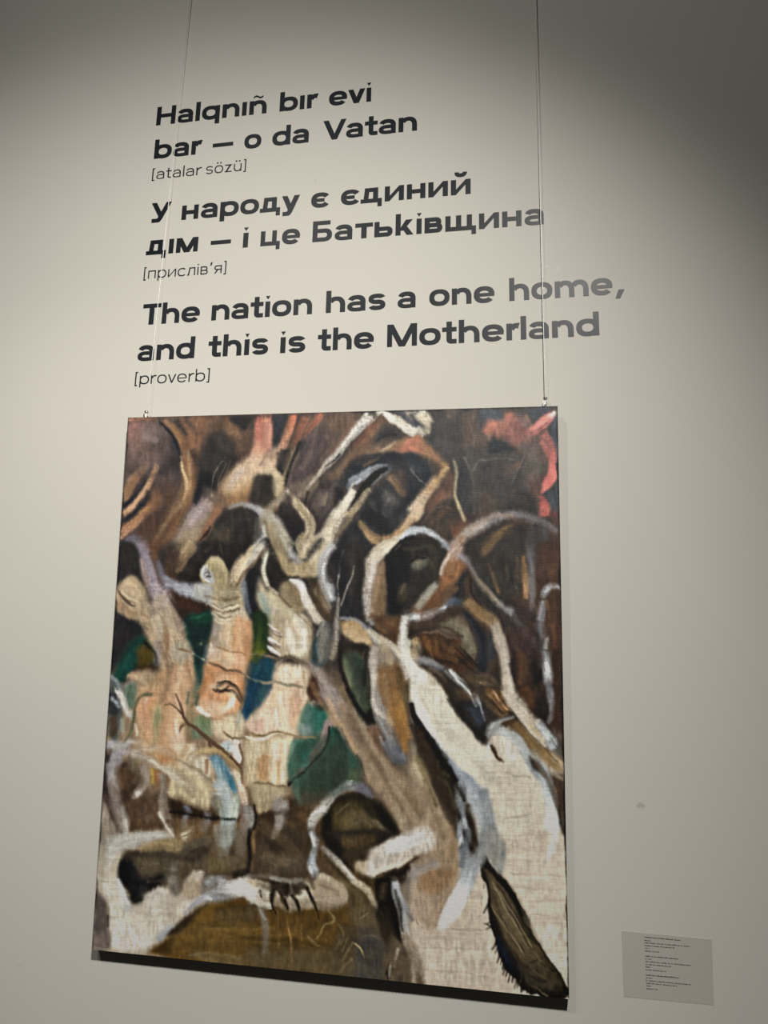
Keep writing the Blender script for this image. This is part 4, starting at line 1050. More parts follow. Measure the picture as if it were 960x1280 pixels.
S 8 1|3a2c20 6a5030 7c6444 846c4c 8a7050 a08460|550,190,60 620,250,80 700,330,80 780,390,80 850,430,80 920,500,60
S 5 .8|a4885c b49468|680,290,12 780,370,12 880,450,14
S 4 .8|3a2a18|640,230,12 720,310,10 800,390,10
S 8 1|c0b4a0 b8ac98 c8bca4 c0b090 bcaa8c|560,-10,60 600,70,70 660,150,60 720,240,50 800,330,40
S 5 .9|a0a4a4 a8b4b8 b0b8bc|740,190,40 790,260,50 870,370,70
S 5 .9|c0ccd4|760,230,16 820,310,20
S 4 .9|d8b890 c8a074|480,20,10 540,90,12 580,130,12
S 4 .8|e4dcc8|610,60,12 690,160,12
S 3 .8|6a5434|700,130,6 720,230,6
S 6 .9|b8a88c|830,400,30 915,470,40
P 10 1|46382c|790,490 850,520 920,560 920,960 890,860 880,700 840,620
S 4 .8|8c8070|830,500,20 915,560,24
S 4 .9|1c1814|780,470,10 830,580,14 880,690,10
P 10 1|2e2620|700,400 760,430 800,500 740,480
S 8 1|a4acb0 b4bec2 c0c8cc d0d4d4 d4d8d8|790,540,40 830,640,60 850,740,80 845,850,100 830,970,120
S 6 .9|e4e8e8 e0e4e4|850,680,30 830,800,44 840,900,40
S 4 .9|1a1714|890,690,12 890,780,16 905,870,16 925,960,16
P 8 1|b4ac9c|890,800 910,900 920,960 880,960
S 3 .9|5c4c38 7c6c54|480,360,30 510,410,24 560,450,10
S 3 .9|3a3024|470,340,16 500,400,14 545,440,6
S 3 .5|8a8270|560,510,8 720,540,8
S 3 .5|8a8270|540,780,8 720,760,8
# ================= J lower left
T 110 1030 4.8
P 12 1|8c8070|60,-10 150,-10 170,100 120,200 50,260
P 12 1|b4aa98|150,130 200,110 220,180 190,280 200,380 260,480 380,430 480,380 560,420 700,430 560,560 470,640 360,770 130,745 130,520 40,400 60,240 110,190 .08
P 10 .9|a49a88|50,250 130,230 130,380 50,390
P 12 1|c4bcae|60,320 170,360 220,520 470,560 460,640 340,740 140,720 130,520
P 10 .9|d2c8bc|130,560 300,600 400,650 340,740 140,730
P 12 1|a8a498|90,70 240,60 460,60 500,90 400,110 200,160 110,260
S 8 .9|b8b4a8 c0bcb4 b8b4ac c4beb2|400,80,50 260,80,60 150,150,60 110,250,50
P 10 1|907c58|310,110 540,90 550,150 480,180 320,160
S 4 .7|b0986c|320,110,12 420,120,16 530,130,14
P 12 1|3a332a|210,190 300,165 520,180 530,240 480,330 450,380 370,400 330,470 250,470 210,380 185,290
P 12 .9|15161a|195,220 260,240 280,330 450,320 400,370 300,380 200,340
P 12 .9|544a38|280,190 510,190 510,290 430,300 300,280
S 4 .5|6c604a|300,200,10 480,220,10
S 4 .5|70644c|320,260,8 500,270,8
P 10 .9|2c2c2c|240,360 370,370 320,470 260,460
S 6 .8|7c7054|230,390,16 250,440,16
S 6 1|b4b8bc c4c8cc b8bab8 aeaca4|180,320,24 200,400,44 230,480,60 280,540,60
S 5 .9|d4d4d8|185,340,14 215,420,20
S 8 .9|b0b0ac c0bcb4 b8b4aa|360,440,50 420,420,60 370,520,60
P 12 .9|bcb6aa|330,420 460,400 480,500 380,540
P 12 1|6c665c|460,330 520,230 570,240 550,400 500,420
P 12 1|564a3a|520,240 680,170 700,260 640,330 560,400
P 12 1|3a3229|540,180 680,100 760,90 700,200 600,230
P 12 1|a49480|570,340 660,290 700,350 660,430 560,430
S 6 .9|c8c0b4 b4a898|690,280,20 640,300,30 600,340,20
P 12 1|5a4c38|680,180 960,180 960,320 860,330 720,300
P 12 .9|6a5c3e|720,200 830,210 820,290 740,280
P 10 .9|302a20|860,290 960,270 960,330 880,340
P 12 1|6c645a|690,330 830,310 870,400 780,450 680,420
S 8 1|9c9c98 8c8c8c a8a8a8|700,370,44 760,330,44 830,340,40
S 8 1|b4b4b4 d4d4d0 e0dcd4 c8c4bc|820,370,50 880,390,80 950,380,90 1000,400,80
S 4 1|f0f0ec|880,380,20 930,400,20
S 6 1|c0bcb4 b0b0ac a0a0a4 8c9098 808080|560,490,40 640,470,40 720,450,44 800,450,44 880,460,36
S 4 .9|dce0e4|670,430,12 720,450,18 750,465,12
P 10 .8|d0c4b4|540,470 640,460 600,520 540,540
P 12 1|6a6058|40,390 100,450 130,520 125,740 25,735 30,500
P 10 .8|544c46|40,410 110,500 110,620 50,640
S 3 .9|3a3430|125,540,8 122,620,8
S 8 1|b4b4b4 9ca0a4 8c8c8c|520,600,40 470,650,50 410,700,50
P 10 1|2c241c|560,570 690,500 730,490 640,600 560,660 470,680 520,620
P 12 1|6c4c1c|370,765 460,700 570,650 660,590 730,490 980,480 980,850 400,780
P 14 .9|7c5820|600,600 960,640 960,760 650,760
P 12 .9|8a6424|680,520 760,500 740,600 640,660 560,720 500,740
P 12 .8|4a3820|760,500 980,490 980,570 780,580
P 10 .8|58441f|740,590 960,600 960,640 750,640
S 3 .9|2c2010|780,575,10 860,570,10 970,585,10
S 3 .7|9c8050|720,650,12 800,670,12 860,680,8
S 3 .5|5a4018|560,700,10 760,720,10 960,710,10
S 3 .5|a07c38|500,760,10 700,770,12 960,790,12
P 10 .9|8a744c|600,780 960,800 960,850 700,830
S 5 .8|a8987c|600,790,14 760,780,14 960,810,14
P 10 .8|3a2a14|370,765 480,700 530,690 460,780
S 4 .7|dcd4c4|140,580,14 220,590,14
S 4 .6|8c8474|60,340,10 170,360,10
S 5 .8|9c9484|90,190,30 100,250,24
S 4 .8|b8b0a0 a09888|200,-10,40 225,60,40
S 4 .8|9c9484|480,-10,16 510,80,16
S 8 .9|8c8c84 9c9c94|825,-10,90 830,80,70 820,150,60
S 6 .8|74705f|900,20,80 900,160,60
P 10 .7|4a3e2e|840,130 880,100 890,180 850,200
S 2 .9|e0d4b8|555,65,6 610,60,6
S 2 .9|d8ccb0|560,90,6 600,85,6
S 2 .8|201810|570,75,6 600,75,6
# ================= K bottom middle
T 310 1040 4.8
P 12 1|463a2a|50,-10 400,-10 380,200 330,280 100,260 40,180
P 14 .8|54493a|120,180 360,140 360,240 140,260
P 12 .8|342b20|120,40 260,60 250,110 130,110
P 8 1|1c1814|-10,-10 20,-10 15,140 0,240 -10,240
S 5 .9|7c6440|35,-10,20 30,120,16
P 12 1|2c261e|440,-10 900,-10 850,50 740,110 560,140 480,80
P 12 1|4a3c26|540,20 740,20 740,80 600,110
P 10 .8|1a1814|440,0 520,40 580,150 640,230 590,230 500,130
P 12 1|3e3424|560,130 760,90 720,180 640,230
P 12 1|54462c|440,140 640,240 760,270 880,260 860,400 900,560 900,700 760,720 500,460 600,400 580,320
P 12 .9|443824|660,280 840,270 840,360 760,350
P 10 1|c4b8a4|770,90 900,40 970,20 970,200 860,230 760,270 650,220 660,180 750,180
S 8 1|d0d0cc d8dce0 c0c4c8|790,170,60 850,120,60 930,70,90
S 5 1|eceef0|930,60,44 960,80,40
P 8 .9|d8ccb4|650,190 760,180 850,200 760,260
P 10 .7|9c8c6c|640,180 720,180 700,230 650,230
S 6 1|8c9094 a8acac 8c9090 9ca4ac b4b8b8 5a5c5c|375,-10,36 405,60,34 395,130,36 385,190,50 395,240,54 400,280,30
S 3 1|e4e8e8|380,10,12 405,90,10
S 4 .9|d0d4d8|370,200,12 380,250,14
S 5 1|7c7a74 a09c94 b4ac9c c8bca4 a0947c 8c806c|440,80,20 500,140,36 570,220,40 640,290,40 720,360,44 780,480,36
S 3 .9|dcd4c4|560,200,12 630,280,14
S 5 .7|7c7464 84786a 706858|770,470,36 790,560,40 805,680,40 800,820,30
S 3 .7|b0a890|790,520,8 800,700,8
# white teeth bank
P 6 1|b4a890|-10,290 60,280 130,300 230,300 380,300 440,250 560,310 600,380 560,430 400,470 240,475 150,440 -10,400
P 6 1|d4ccbc|-10,380 60,400 130,420 130,440 60,420 -10,400
P 5 1|d8cfc0|210,390 270,380 300,440 290,475 240,470
P 5 1|dcd4c4|290,380 350,370 390,460 310,475
P 5 .9|c8b8a4|160,370 220,380 230,450 170,440
P 6 .9|beb6a6|-10,300 60,330 130,340 130,420 60,390 -10,380
P 8 .9|a08c78|410,290 560,310 590,400 520,430 430,380
P 6 .8|c0b0a0|380,360 440,390 500,440 410,465
S 5 .8|8c7860|440,400,16 560,430,14
S 4 .7|c8bca8|440,270,14 520,320,20 570,350,14
P 8 1|2c241c|130,290 180,280 250,310 260,370 220,400 180,340 150,420 140,380
P 8 .9|3a3026|260,310 330,300 360,350 300,360 270,400
S 5 1|b0ac9c a49c8c 6c665c|130,265,14 230,300,24 330,290,20
S 3 1|1e1812|75,340,14 85,390,14
S 4 1|1a1610 201a12 3a2c18|140,360,14 150,420,18 160,470,10
S 4 1|201a14 1e1812|190,350,20 215,420,24 240,460,14
S 4 1|201a14 1e1812 2c2014|260,370,14 290,410,18 310,480,12
S 4 1|241c14 201812 2c2014|350,330,24 370,390,18 400,460,14 430,550,6
S 4 .9|241c14|370,290,30 400,350,20
S 3 .8|7c6c58|400,350,10 440,450,10
P 8 1|5a4f40|-10,400 60,440 120,450 120,530 60,540 -10,540
S 4 .8|a89c84|0,470,10 40,530,8
P 12 1|6a4a1a|-10,540 130,460 240,480 420,470 560,440 640,520 640,640 500,700 -10,640
P 12 .9|5c4018|160,500 420,480 500,560 440,620 200,600
P 12 .9|7a5a24|-10,560 120,560 130,780 -10,760
P 14 1|6a5434|-10,690 500,700 640,760 640,860 300,840 -10,790
P 14 1|4c4434|560,560 780,560 860,700 860,880 560,860 500,700
P 12 .7|60533c|560,480 740,440 780,560 640,560
P 12 .9|45403a|640,640 800,640 800,870 640,860
S 3 .6|8a6c38|-10,630,8 240,620,8 480,650,8
S 3 .5|3a2c14|0,680,8 300,690,8 560,720,8
S 3 .5|7c6c50|640,610,8 860,640,8
S 3 .5|3a3428|640,680,8 860,720,8
S 5 .8|6c6050 7c6c50 6c5c40|90,440,50 100,580,44 100,730,44
S 3 .9|3a2a14 5c4424|185,480,8 190,560,8
S 2 1|b09460 a4864c 8c7040|190,600,8 180,680,8 170,740,8
S 2 1|4a3618 a08048 8c6c3c 3a2a14|235,470,8 245,580,10 260,700,10 265,820,8
S 2 1|3a2a14 8a6c3c|310,480,8 320,560,8 320,650,6
S 2 1|2c1e10 a08450 b0945c 3a2c18|320,580,6 360,620,12 400,655,12 440,690,8
S 2 1|8c7040 a8905c 8c7444 b8a070 9c8450|400,640,8 440,610,10 465,550,10 500,545,12 515,510,12 480,450,6
S 2 1|6a5430 a48c5c 8c7448|530,540,8 560,580,12 570,620,8
S 2 1|c0ac80 b8a478 4a3c28|640,660,12 680,700,10 705,760,8
S 2 1|b0a078 9c8c64|620,760,10 580,800,12 550,840,10
S 2 .9|9c8c64 887850|600,620,8 560,720,8
S 2 .9|a09068 6a5c40|640,650,8 590,740,8
S 2 .9|8c7c58|570,640,8 540,680,6
S 2 .9|8c7c58|545,640,8 520,720,6
S 2 .9|a0906c|610,690,8 570,770,8
S 2 .8|3a3020|600,600,6 650,660,6
S 2 .7|a89468|665,515,6 720,480,8
S 3 .8|3a2c14|140,460,10 160,570,10
P 10 1|1a1612|760,280 870,270 880,360 920,500 930,680 860,620 780,520 770,400
P 10 .9|2c241a|740,440 840,520 920,700 830,700
P 10 1|3a3024|800,250 960,190 960,300 870,290
P 8 .9|221c16|790,260 900,220 960,200 960,230 880,270
S 6 1|8c9098 b0b8bc a0a8ac 9c9c9c b4a898 b8a894|880,290,44 890,360,50 920,450,50 940,540,50 950,640,60 970,740,60
S 3 1|e0e4e4|875,310,12 895,380,12
P 10 1|6c655c|930,300 970,260 970,420 940,400
P 12 1|55493a|860,620 930,680 960,740 960,900 820,880
S 3 .9|1c1814|860,790,20 830,860,20
S 3 .9|a09c94|870,780,10 850,830,12
S 3 .8|9c9080|900,700,20 880,820,10
# ================= L bottom right
T 520 1055 4.8
P 8 1|beb2a0|-10,200 60,300 130,300 260,280 400,160 450,0 920,-10 930,960 60,870 -10,720 .06
P 14 .9|c6baa8|480,60 900,60 910,400 700,420 560,240 .06
P 14 .9|b8aa98|-10,480 420,480 600,800 500,880 60,850 -10,700 .06
P 14 .8|c0b4a2|60,620 400,560 500,760 400,840 100,800
P 10 .9|c8bcaa|720,500 900,480 915,800 860,800 760,620
S 3 .5|8c7e6c|0,500,6 200,510,6 400,520,6
S 3 .5|8c7e6c|-10,620,6 240,630,6 440,640,6
S 3 .45|8c7e6c|20,760,6 240,770,6 460,800,6
S 3 .45|8c7e6c|560,180,6 720,190,6 900,200,6
S 3 .45|8c7e6c|560,260,6 740,270,6 905,280,6
S 3 .45|8c7e6c|640,420,6 905,440,6
P 10 1|b0a290|-10,200 150,80 260,60 240,160 160,330 120,480 20,470 -10,420
P 12 .9|8a7050|60,180 200,100 240,60 250,160 120,260 50,270
P 10 .8|7a5a38|40,230 120,190 140,250 60,280
P 10 1|a8947a|80,-10 250,-10 240,130 100,160
P 10 .8|8a6c48|120,-10 230,-10 230,90 140,110
P 10 1|9c9890|-10,80 60,30 80,140 0,260
S 6 .9|c0c4c8|50,0,60 20,60,50
S 6 .9|7c8490 9098a0|10,130,40 0,220,40
P 8 .9|6c5a40|-10,70 50,50 30,110 -10,130
S 8 1|6a7078 808488 8c9498 a0a8ac b4bcc0 c0c8cc d0d4d4 c8c8c0|290,-10,100 310,70,100 310,150,90 300,230,90 270,300,90 230,370,90 190,440,80 160,520,50
P 8 .9|4a4238|330,-10 400,-10 370,80 330,70
P 8 .8|8c9498|390,0 440,20 380,140 340,130
S 5 1|e4e8ec f4f6f6 f0f4f4 d8dcd8|260,290,50 230,340,60 200,390,50 180,440,30
S 3 .8|8c8c8c 7c7468|250,270,8 180,370,8 130,460,8
S 3 .7|706c64|150,440,8 120,500,6
S 5 .8|d8d8d4|340,150,20 300,250,30
P 10 1|808684|430,-10 520,-10 530,150 500,180 440,100
P 8 .8|a0a49c|420,0 460,30 440,70
S 3 .7|5c5c58 b8bcb8|800,30,14 770,120,6
S 6 .8|d0d4d4|820,-10,60 810,60,40
# wolf muzzle shape
P 3 1|2a241a|385,120 412,60 440,120 490,180 545,240 600,310 615,360 655,400 690,500 740,590 800,680 850,750 905,850 920,890 900,925 850,935 780,920 720,905 690,912 660,890 640,870 600,820 560,770 525,730 490,640 470,560 440,480 440,400 430,260 400,200 .3
P 4 .9|5a4d38|400,150 440,140 490,200 520,260 580,340 610,400 640,480 680,560 700,620 620,620 540,560 480,440 450,340 430,240
P 5 .9|6a5a3c|460,360 520,330 590,440 680,560 760,650 780,720 720,730 640,680 560,610 500,480
P 5 .8|4a3e26|560,580 680,600 800,700 840,780 780,770 640,700
P 5 .8|3c3222|640,700 760,740 860,810 880,870 800,860 690,800
S 2 .8|8c7c5c 7c6c4c|440,220,6 500,360,6 580,470,6
S 2 .8|8c7c5c|450,350,5 530,440,5 600,520,5
S 2 .7|9c8c68|470,240,5 520,320,5 570,400,5
S 2 .7|7c6c48|520,520,5 640,640,5 740,720,5
S 2 .7|8a7a54|600,540,5 720,660,5 800,750,5
S 2 .6|2a2218|500,300,5 560,420,6 640,540,6
S 2 .6|2a2218|480,420,5 560,540,6 660,650,6
S 2 .8|7a6a48|560,600,5 680,700,5
S 2 .7|8c7c58|480,330,4 560,440,4 640,560,4
S 2 .7|6c5c40|430,170,5 480,280,5 530,380,5
S 3 1|100d0a|410,60,16 450,150,24 500,190,20 545,245,20
S 3 1|14110d|500,200,16 560,290,30 610,370,30 640,440,20 690,520,14
S 3 1|14110c|395,130,10 430,240,12 445,380,14 440,460,8
S 4 1|17140f 1c1c24 20263a 1c2030 17140f|465,430,20 490,540,34 510,640,44 560,720,50 620,800,50
S 3 1|181410|690,790,16 750,820,24 800,810,14
S 3 1|17130e|650,740,8 700,745,10 740,760,8
S 4 1|0e0b08 0c0a08 100d0a|720,870,40 800,900,50 880,905,50
S 4 1|0b0908|870,880,60 905,870,40
S 2 .9|4a3f2c 8a7c64|690,850,8 750,880,12 800,910,10
S 2 1|14100c|800,740,16 830,760,10
S 3 .9|3a3430 6c6258|620,380,30 660,440,30 690,500,20
S 2 1|14100c|490,610,6 470,660,4
S 2 1|14100c|515,690,8 505,730,4
S 2 1|14100c|535,710,8 520,755,4
S 2 1|14100c|560,740,8 545,790,4
S 2 1|14100c|590,780,8 580,830,4
S 2 1|14100c|610,800,8 605,845,4
S 2 1|14100c|640,820,8 630,880,4
S 2 1|14100c|670,850,8 665,905,4
S 2 1|14100c|690,860,8 685,915,4
S 2 .9|2c2620|475,560,6 460,545,4
S 2 .9|17130e|440,490,8 410,475,6
S 2 .9|2c2620|455,500,6 465,550,6
S 2 .8|3a342c|410,230,6 400,270,4
S 2 .7|5a5040|395,310,6 395,370,6
S 2 .9|3c342a|0,450,6 20,495,5
P 10 .9|5a4a38|-10,760 20,800 50,845 -10,845
# ================= second pass: joins, modelling and small accents
T 140 500 4.8
S 16 .8|e0bea0 d8c09c c8ae84 a88a60|900,330,90 820,420,130 740,490,110 660,560,60
S 10 .7|b8977c a8876c|700,500,50 650,570,60
S 6 .8|3a2e28 4a3c34|960,250,26 920,330,20 880,400,10
S 8 .7|b09880 a89478 98845c|600,640,40 520,760,60 440,900,70
S 8 .8|7a5a40 6a4c38 5c4232|420,640,40 330,780,50 250,900,50
S 6 .6|c8a880 b8946c|460,300,20 470,420,20 455,540,20 420,620,20
S 8 .6|5c4030|500,300,30 505,420,30 490,520,24
S 10 .7|4c3c36|300,480,40 330,600,50 270,720,40
S 6 .5|8a6a54|120,220,30 200,300,40 280,360,40
S 5 .6|a88a70 8a6c58|90,500,20 160,430,20 220,380,14
S 3 .8|6a5644|640,590,10 700,640,10
S 4 .8|8c7c6c a89c90|690,650,14 740,610,14 800,610,14
P 14 .6|6c5038|600,130 690,110 660,180 600,200
S 8 .6|7c5c48|760,300,30 820,200,30 850,110,24
S 4 .7|c8b898 dcccb0|950,400,24 900,430,20 850,455,16
S 4 .7|5c5040|860,470,14 840,540,14 860,600,10
S 8 .7|8a7458 a08a68|960,560,30 900,650,24
S 5 .5|584c3c|620,760,20 600,860,24 560,920,20
S 5 .5|5a5044|820,700,24 830,800,24
S 5 .5|241f1c|740,740,24 750,850,30 720,930,24
T 320 500 4.8
S 3 1|e0d8cc e0d8cc|640,160,10 500,320,10
S 4 .9|c8bcae b4a898|410,400,18 350,470,22 300,540,14
S 6 .8|8a6c5c 7a5c4c|600,120,30 520,220,30 440,320,24
S 6 .7|7c6660|360,200,30 320,320,34 260,420,30
S 6 .6|443838|420,260,20 370,360,20 320,440,16
S 6 .7|a87058 8c604c|360,90,24 320,160,20 290,230,14
S 8 .7|8c6a54 9a7658 7c6248|700,160,40 660,260,40 600,340,40 520,430,30
S 6 .6|a08058|900,230,24 800,290,24 720,350,20 640,400,16
S 6 .7|5c5450 6c645c|480,480,30 440,560,30 450,640,24
S 4 .8|c8c0b4|560,540,14 590,500,14
S 4 .7|9a8c78 8c7c64|420,540,14 400,640,14
S 8 .7|a8987c b8a888|180,600,20 130,620,30 60,700,30
S 5 .8|8c7c60|250,620,14 310,700,14 335,780,16 300,830,14
S 6 .7|a89878 b8a884|330,880,40 300,950,40
S 8 .6|2c2c2e|600,760,30 640,850,40 600,930,40
S 4 .7|6c5c48 7c6a50|650,730,14 700,800,16 760,840,16
S 6 .7|6c6660 5c5854|760,560,40 820,620,40 760,700,40
S 5 .7|50504e|690,600,30 720,680,30
S 5 .6|8a8480|800,590,20 770,640,20
S 3 .6|7c7c80|930,400,6 960,440,6
S 5 .8|c0b49c|700,900,20 780,850,24 880,800,20
T 510 500 4.8
S 10 .7|5c4c40 6a5a4c|330,80,40 350,200,50 330,300,40
S 8 .6|3c3e42|250,160,50 260,260,50
S 8 .6|545250|160,220,40 220,300,40
S 8 .7|4a4442 5c524a|450,250,40 430,340,40
S 10 .6|7a5a4e|560,200,50 650,250,50 720,290,40
S 8 .7|b87468 a8645c|620,100,40 660,150,40 700,200,40
S 6 .7|c88478|680,250,40 740,240,40
S 8 .6|706058|740,300,60 770,400,60 740,500,50
S 8 .5|8a6a58|620,420,50 680,380,50
S 8 .6|6c5444|480,560,40 460,660,50
S 8 .6|5c4438|640,520,40 560,640,40
S 4 .5|8a7c70|700,330,8 660,420,8 620,500,8
S 5 .6|7c5444 94684e|200,560,40 170,600,30
S 5 .6|5c4838|240,640,30 180,700,30 110,740,20
S 8 .7|8c6248|330,800,40 300,880,30
S 10 .6|6c5a44|520,820,60 460,900,60
S 8 .7|4a4440|640,770,50 620,860,60 560,940,50
S 4 .6|a0907c|380,770,14 330,830,14
S 6 .5|8a8084|700,720,24 820,740,24 890,790,16
S 4 .7|1e1c1c|905,60,8 908,300,8 915,700,8 918,960,8
T 510 680 4.8
S 10 .7|6a5038 5c4430|60,440,40 160,400,30 240,300,40
S 8 .7|5c4a38 4a3c30|20,490,40 140,470,30 250,410,24
S 6 .6|383028|150,560,14 260,600,14 330,660,12
S 5 .7|8a6030|100,550,20 120,640,20 160,700,16
S 5 .5|2a1c14|180,560,14 210,650,14 260,720,14
S 6 .6|7c5c38|240,620,20 300,700,20
S 6 .7|5c5040 4a4034|360,530,30 400,620,30 380,690,20
S 8 .7|6a543c 7c6448|400,360,34 460,420,34 520,490,24
S 6 .7|8c8478 9a9284|520,480,24 560,560,24 575,640,20
S 8 .6|4c3c34|560,400,40 620,480,40 680,560,40
S 6 .6|604838 503c30|660,620,30 700,720,30 690,840,30
S 6 .6|6c5c54 7c7070|700,480,30 720,560,30
S 6 .6|5c4c40|540,160,30 560,240,24
S 5 .6|7c664c|590,120,14 600,220,14
S 5 .5|2a2826|470,120,40 480,200,30
S 8 .6|5a4438|790,130,40 800,220,40
S 5 .6|7c5c38|830,340,14 845,420,14 840,500,12
S 8 .6|6c6060 5c5050|760,560,40 790,660,40 790,760,30
S 6 .6|34281e|880,600,30 890,760,30
S 4 .8|9c9894 a8a8a4|840,560,20 830,640,24
S 6 .8|8c8c90 6c6c70|838,800,34 845,900,34 850,960,34
S 6 .7|6a5c48 5c4c3a|400,770,24 480,800,24 560,860,20
S 4 .8|b0b0ac|300,800,10 350,860,12 400,920,12 440,970,12
S 6 .7|8a7c6c 4a4034|120,740,24 200,790,24 240,860,24
S 5 .8|a89878 9c8c6c|20,640,24 60,600,24
S 8 .8|c0b4a0 c8bca8 c4b8a8|580,780,60 610,880,80 650,960,80
S 5 .7|e0d8c8|600,800,14 630,900,20
T 120 680 4.8
S 10 .8|5a4434|330,40,30 370,160,30 400,260,20
S 12 .9|b8a490 bca890 c0aa8c|320,330,100 380,400,130 430,480,140
S 8 .7|b8aeb0 b4a8a4|340,220,40 370,320,44 420,400,40
S 8 .7|a08870|450,380,30 500,470,30 540,560,30
S 10 .8|c0aa88 b49c7c|260,420,60 320,500,60 360,580,50
S 6 .7|d0c0a0|360,430,20 400,520,24
S 6 .6|7c6048|400,560,16 430,620,16
S 6 .7|a89478 988468|200,220,20 260,300,20 280,400,20
S 3 .9|4c3c2c|135,280,8 165,320,10 190,350,10 220,365,8
S 4 .7|8a6c50|130,330,12 180,390,14 240,410,14
S 8 .7|6c7078 7c7c84|380,110,20 400,200,24 450,240,20
S 6 .7|c0c0bc|600,260,24 680,270,30
S 8 .7|a89a78|780,230,30 820,300,40
S 6 .6|8c7c60|830,200,20 850,280,20
S 4 .7|7a6a50|730,320,20 790,330,20
S 8 .6|b89070|800,480,40 790,580,40
S 8 .6|c0a080|870,500,40 890,620,40
S 8 .6|a8764c|900,540,24 900,680,24
S 6 .7|d8b898|720,760,30 740,830,30
S 8 .6|204038|540,500,40 580,560,40
S 8 .6|14302c|620,470,40 640,540,40
S 8 .6|2c6c58|180,660,20 160,760,20
S 6 .6|10241e|200,620,20 230,680,20
S 8 .6|3a3c18|270,600,24 310,680,24
S 5 .6|b8a080|380,660,20 390,760,20
S 8 .6|d8bc98|540,760,30 550,880,30
S 8 .6|b8906c|480,700,24 470,820,24
S 3 .8|5a4634|700,880,8 770,880,8 830,905,8
S 3 .7|4c3c2e|740,832,6 800,835,8 850,870,8
T 310 680 4.8
S 8 .7|3c3a38|500,120,40 490,240,40
S 8 .7|1e3820|60,440,30 70,540,30
S 6 .6|a0a030|60,620,20 50,680,20
S 8 .7|123448|90,740,30 60,820,30
S 8 .6|a89880 b8a890|180,400,30 210,500,30
S 6 .7|988868|260,330,24 300,390,24
S 8 .6|b0a48c|300,560,30 300,640,30
S 8 .6|ece4d0|250,500,24 270,600,24
S 8 .6|e8d8c0|240,760,30 230,840,30
S 6 .7|a08c74|330,760,20 330,850,20
S 8 .7|7c7870 6c6c68|480,500,30 470,620,40 450,700,30
S 6 .7|8c7c64 7c6c58|400,260,24 440,340,24 480,420,20
S 6 .6|b8ac94|340,150,40 400,180,30
S 8 .6|c0b8a8 a8a498|430,200,24 460,300,24 490,400,24
S 8 .7|4a3c30|780,460,30 860,540,30
S 8 .6|7c5c3c|870,450,24 900,540,24
S 6 .6|705c44|800,180,20 800,320,20
S 8 .7|8a7a6c|800,640,40 850,720,40
S 6 .6|6c5a48|700,620,20 690,700,20
S 8 .7|5c5044|520,760,30 560,860,30
S 6 .6|b0a498|420,780,20 480,860,24 510,940,24
T 110 860 4.8
S 8 .7|b8907c c09878|340,60,40 330,180,40 380,290,40
S 8 .6|d8b090|500,120,30 500,260,30
S 8 .6|b48c68|470,60,20 460,200,20 440,300,20
S 6 .6|e8d4c0|550,240,24 530,340,24
S 8 .7|b89c78|600,340,40 560,420,40
S 8 .6|c89c78|820,180,40 740,140,40 680,80,30
S 8 .7|948c6c|560,200,30 620,280,30
S 10 .7|7c6c5c 6c5c4c|240,400,40 250,500,40
S 8 .8|6a5848|300,480,30 280,580,30
S 8 .7|a89880|520,500,40 600,560,40 660,620,40
S 8 .6|8c7c64|560,580,30 640,660,30
S 6 .7|5c4c3a|330,640,24 420,680,24
S 8 .7|443626|560,740,40 680,790,40
S 6 .6|8a7a60|560,840,40 640,860,40
S 6 .7|685848|330,800,40 400,760,40
S 8 .6|7c7064|60,820,30 100,940,30
S 8 .7|847a74 948c84|165,420,30 150,520,30 165,620,24
S 6 .8|a4a09c|130,350,24 180,370,24 250,340,20
S 4 .7|c4b8a4|560,560,10 500,510,10 420,470,10
S 8 .7|988c74|640,480,30 720,560,30 760,640,24
S 6 .7|9cacac|800,720,30 815,840,40
T 310 860 4.8
S 8 .7|c8bca4|60,320,20 60,400,20
S 8 .6|d4bc98|200,320,24 200,450,24
S 8 .6|3c6c60|380,150,30 420,220,30
S 8 .6|1c3c34|520,300,30 500,420,30 430,520,24
S 8 .6|7c8468|300,620,20 320,700,20
S 8 .6|4c5c4c|560,440,40 620,500,40
S 10 .7|8c7464 94806c|600,260,50 680,330,60 740,420,60
S 10 .6|78624c|760,320,40 800,420,40 860,520,40
S 8 .6|a8947c|760,500,40 820,600,40
S 8 .6|6a5440|870,470,24 920,560,24
S 8 .6|584a38|650,470,30 690,560,24
S 8 .7|7c7c7c 5c5c64|860,300,40 900,420,40
S 8 .6|c49a5c a87c40|880,120,24 920,240,20 950,380,20
S 8 .7|3c2f22|140,800,40 260,780,50 340,840,40
S 8 .6|6a5a40|600,740,30 680,800,30
S 8 .7|241e16|480,820,24 480,900,24 530,940,20
S 6 .6|8c8c88|480,700,14 560,620,14 650,600,14
T 515 860 4.8
S 8 .8|b0a898 c0b4a0|640,60,40 690,150,50 750,240,50
S 8 .7|5c4630|560,70,30 480,130,20
S 8 .6|4c3826|660,20,30 720,120,24
S 8 .7|7c684c 8a7454|640,240,30 740,330,30 850,420,30
S 6 .6|5c4a34|600,260,20 680,340,20 760,400,20
S 8 .7|b8bcb8 a8b0b4|560,240,30 640,310,30 720,410,30
S 8 .6|b8b8b0|120,260,30 200,380,30 270,480,30
S 8 .6|c4c8c8|330,590,30 390,660,30
S 8 .7|1c1a18|60,260,30 130,400,30 220,530,24
S 8 .6|423a2c|110,440,24 190,600,24
S 10 .6|6c5e4a|40,380,30 110,540,30 180,720,30
S 8 .6|8c7e68|60,600,40 120,720,40
S 8 .7|6c7478|300,700,30 300,830,30
S 8 .7|707470|430,760,30 440,900,40
S 8 .6|403020|300,40,30 380,60,24
S 4 .8|5c5c60|370,40,8 410,120,8
S 6 .7|d0c8b4|560,20,24 620,110,24
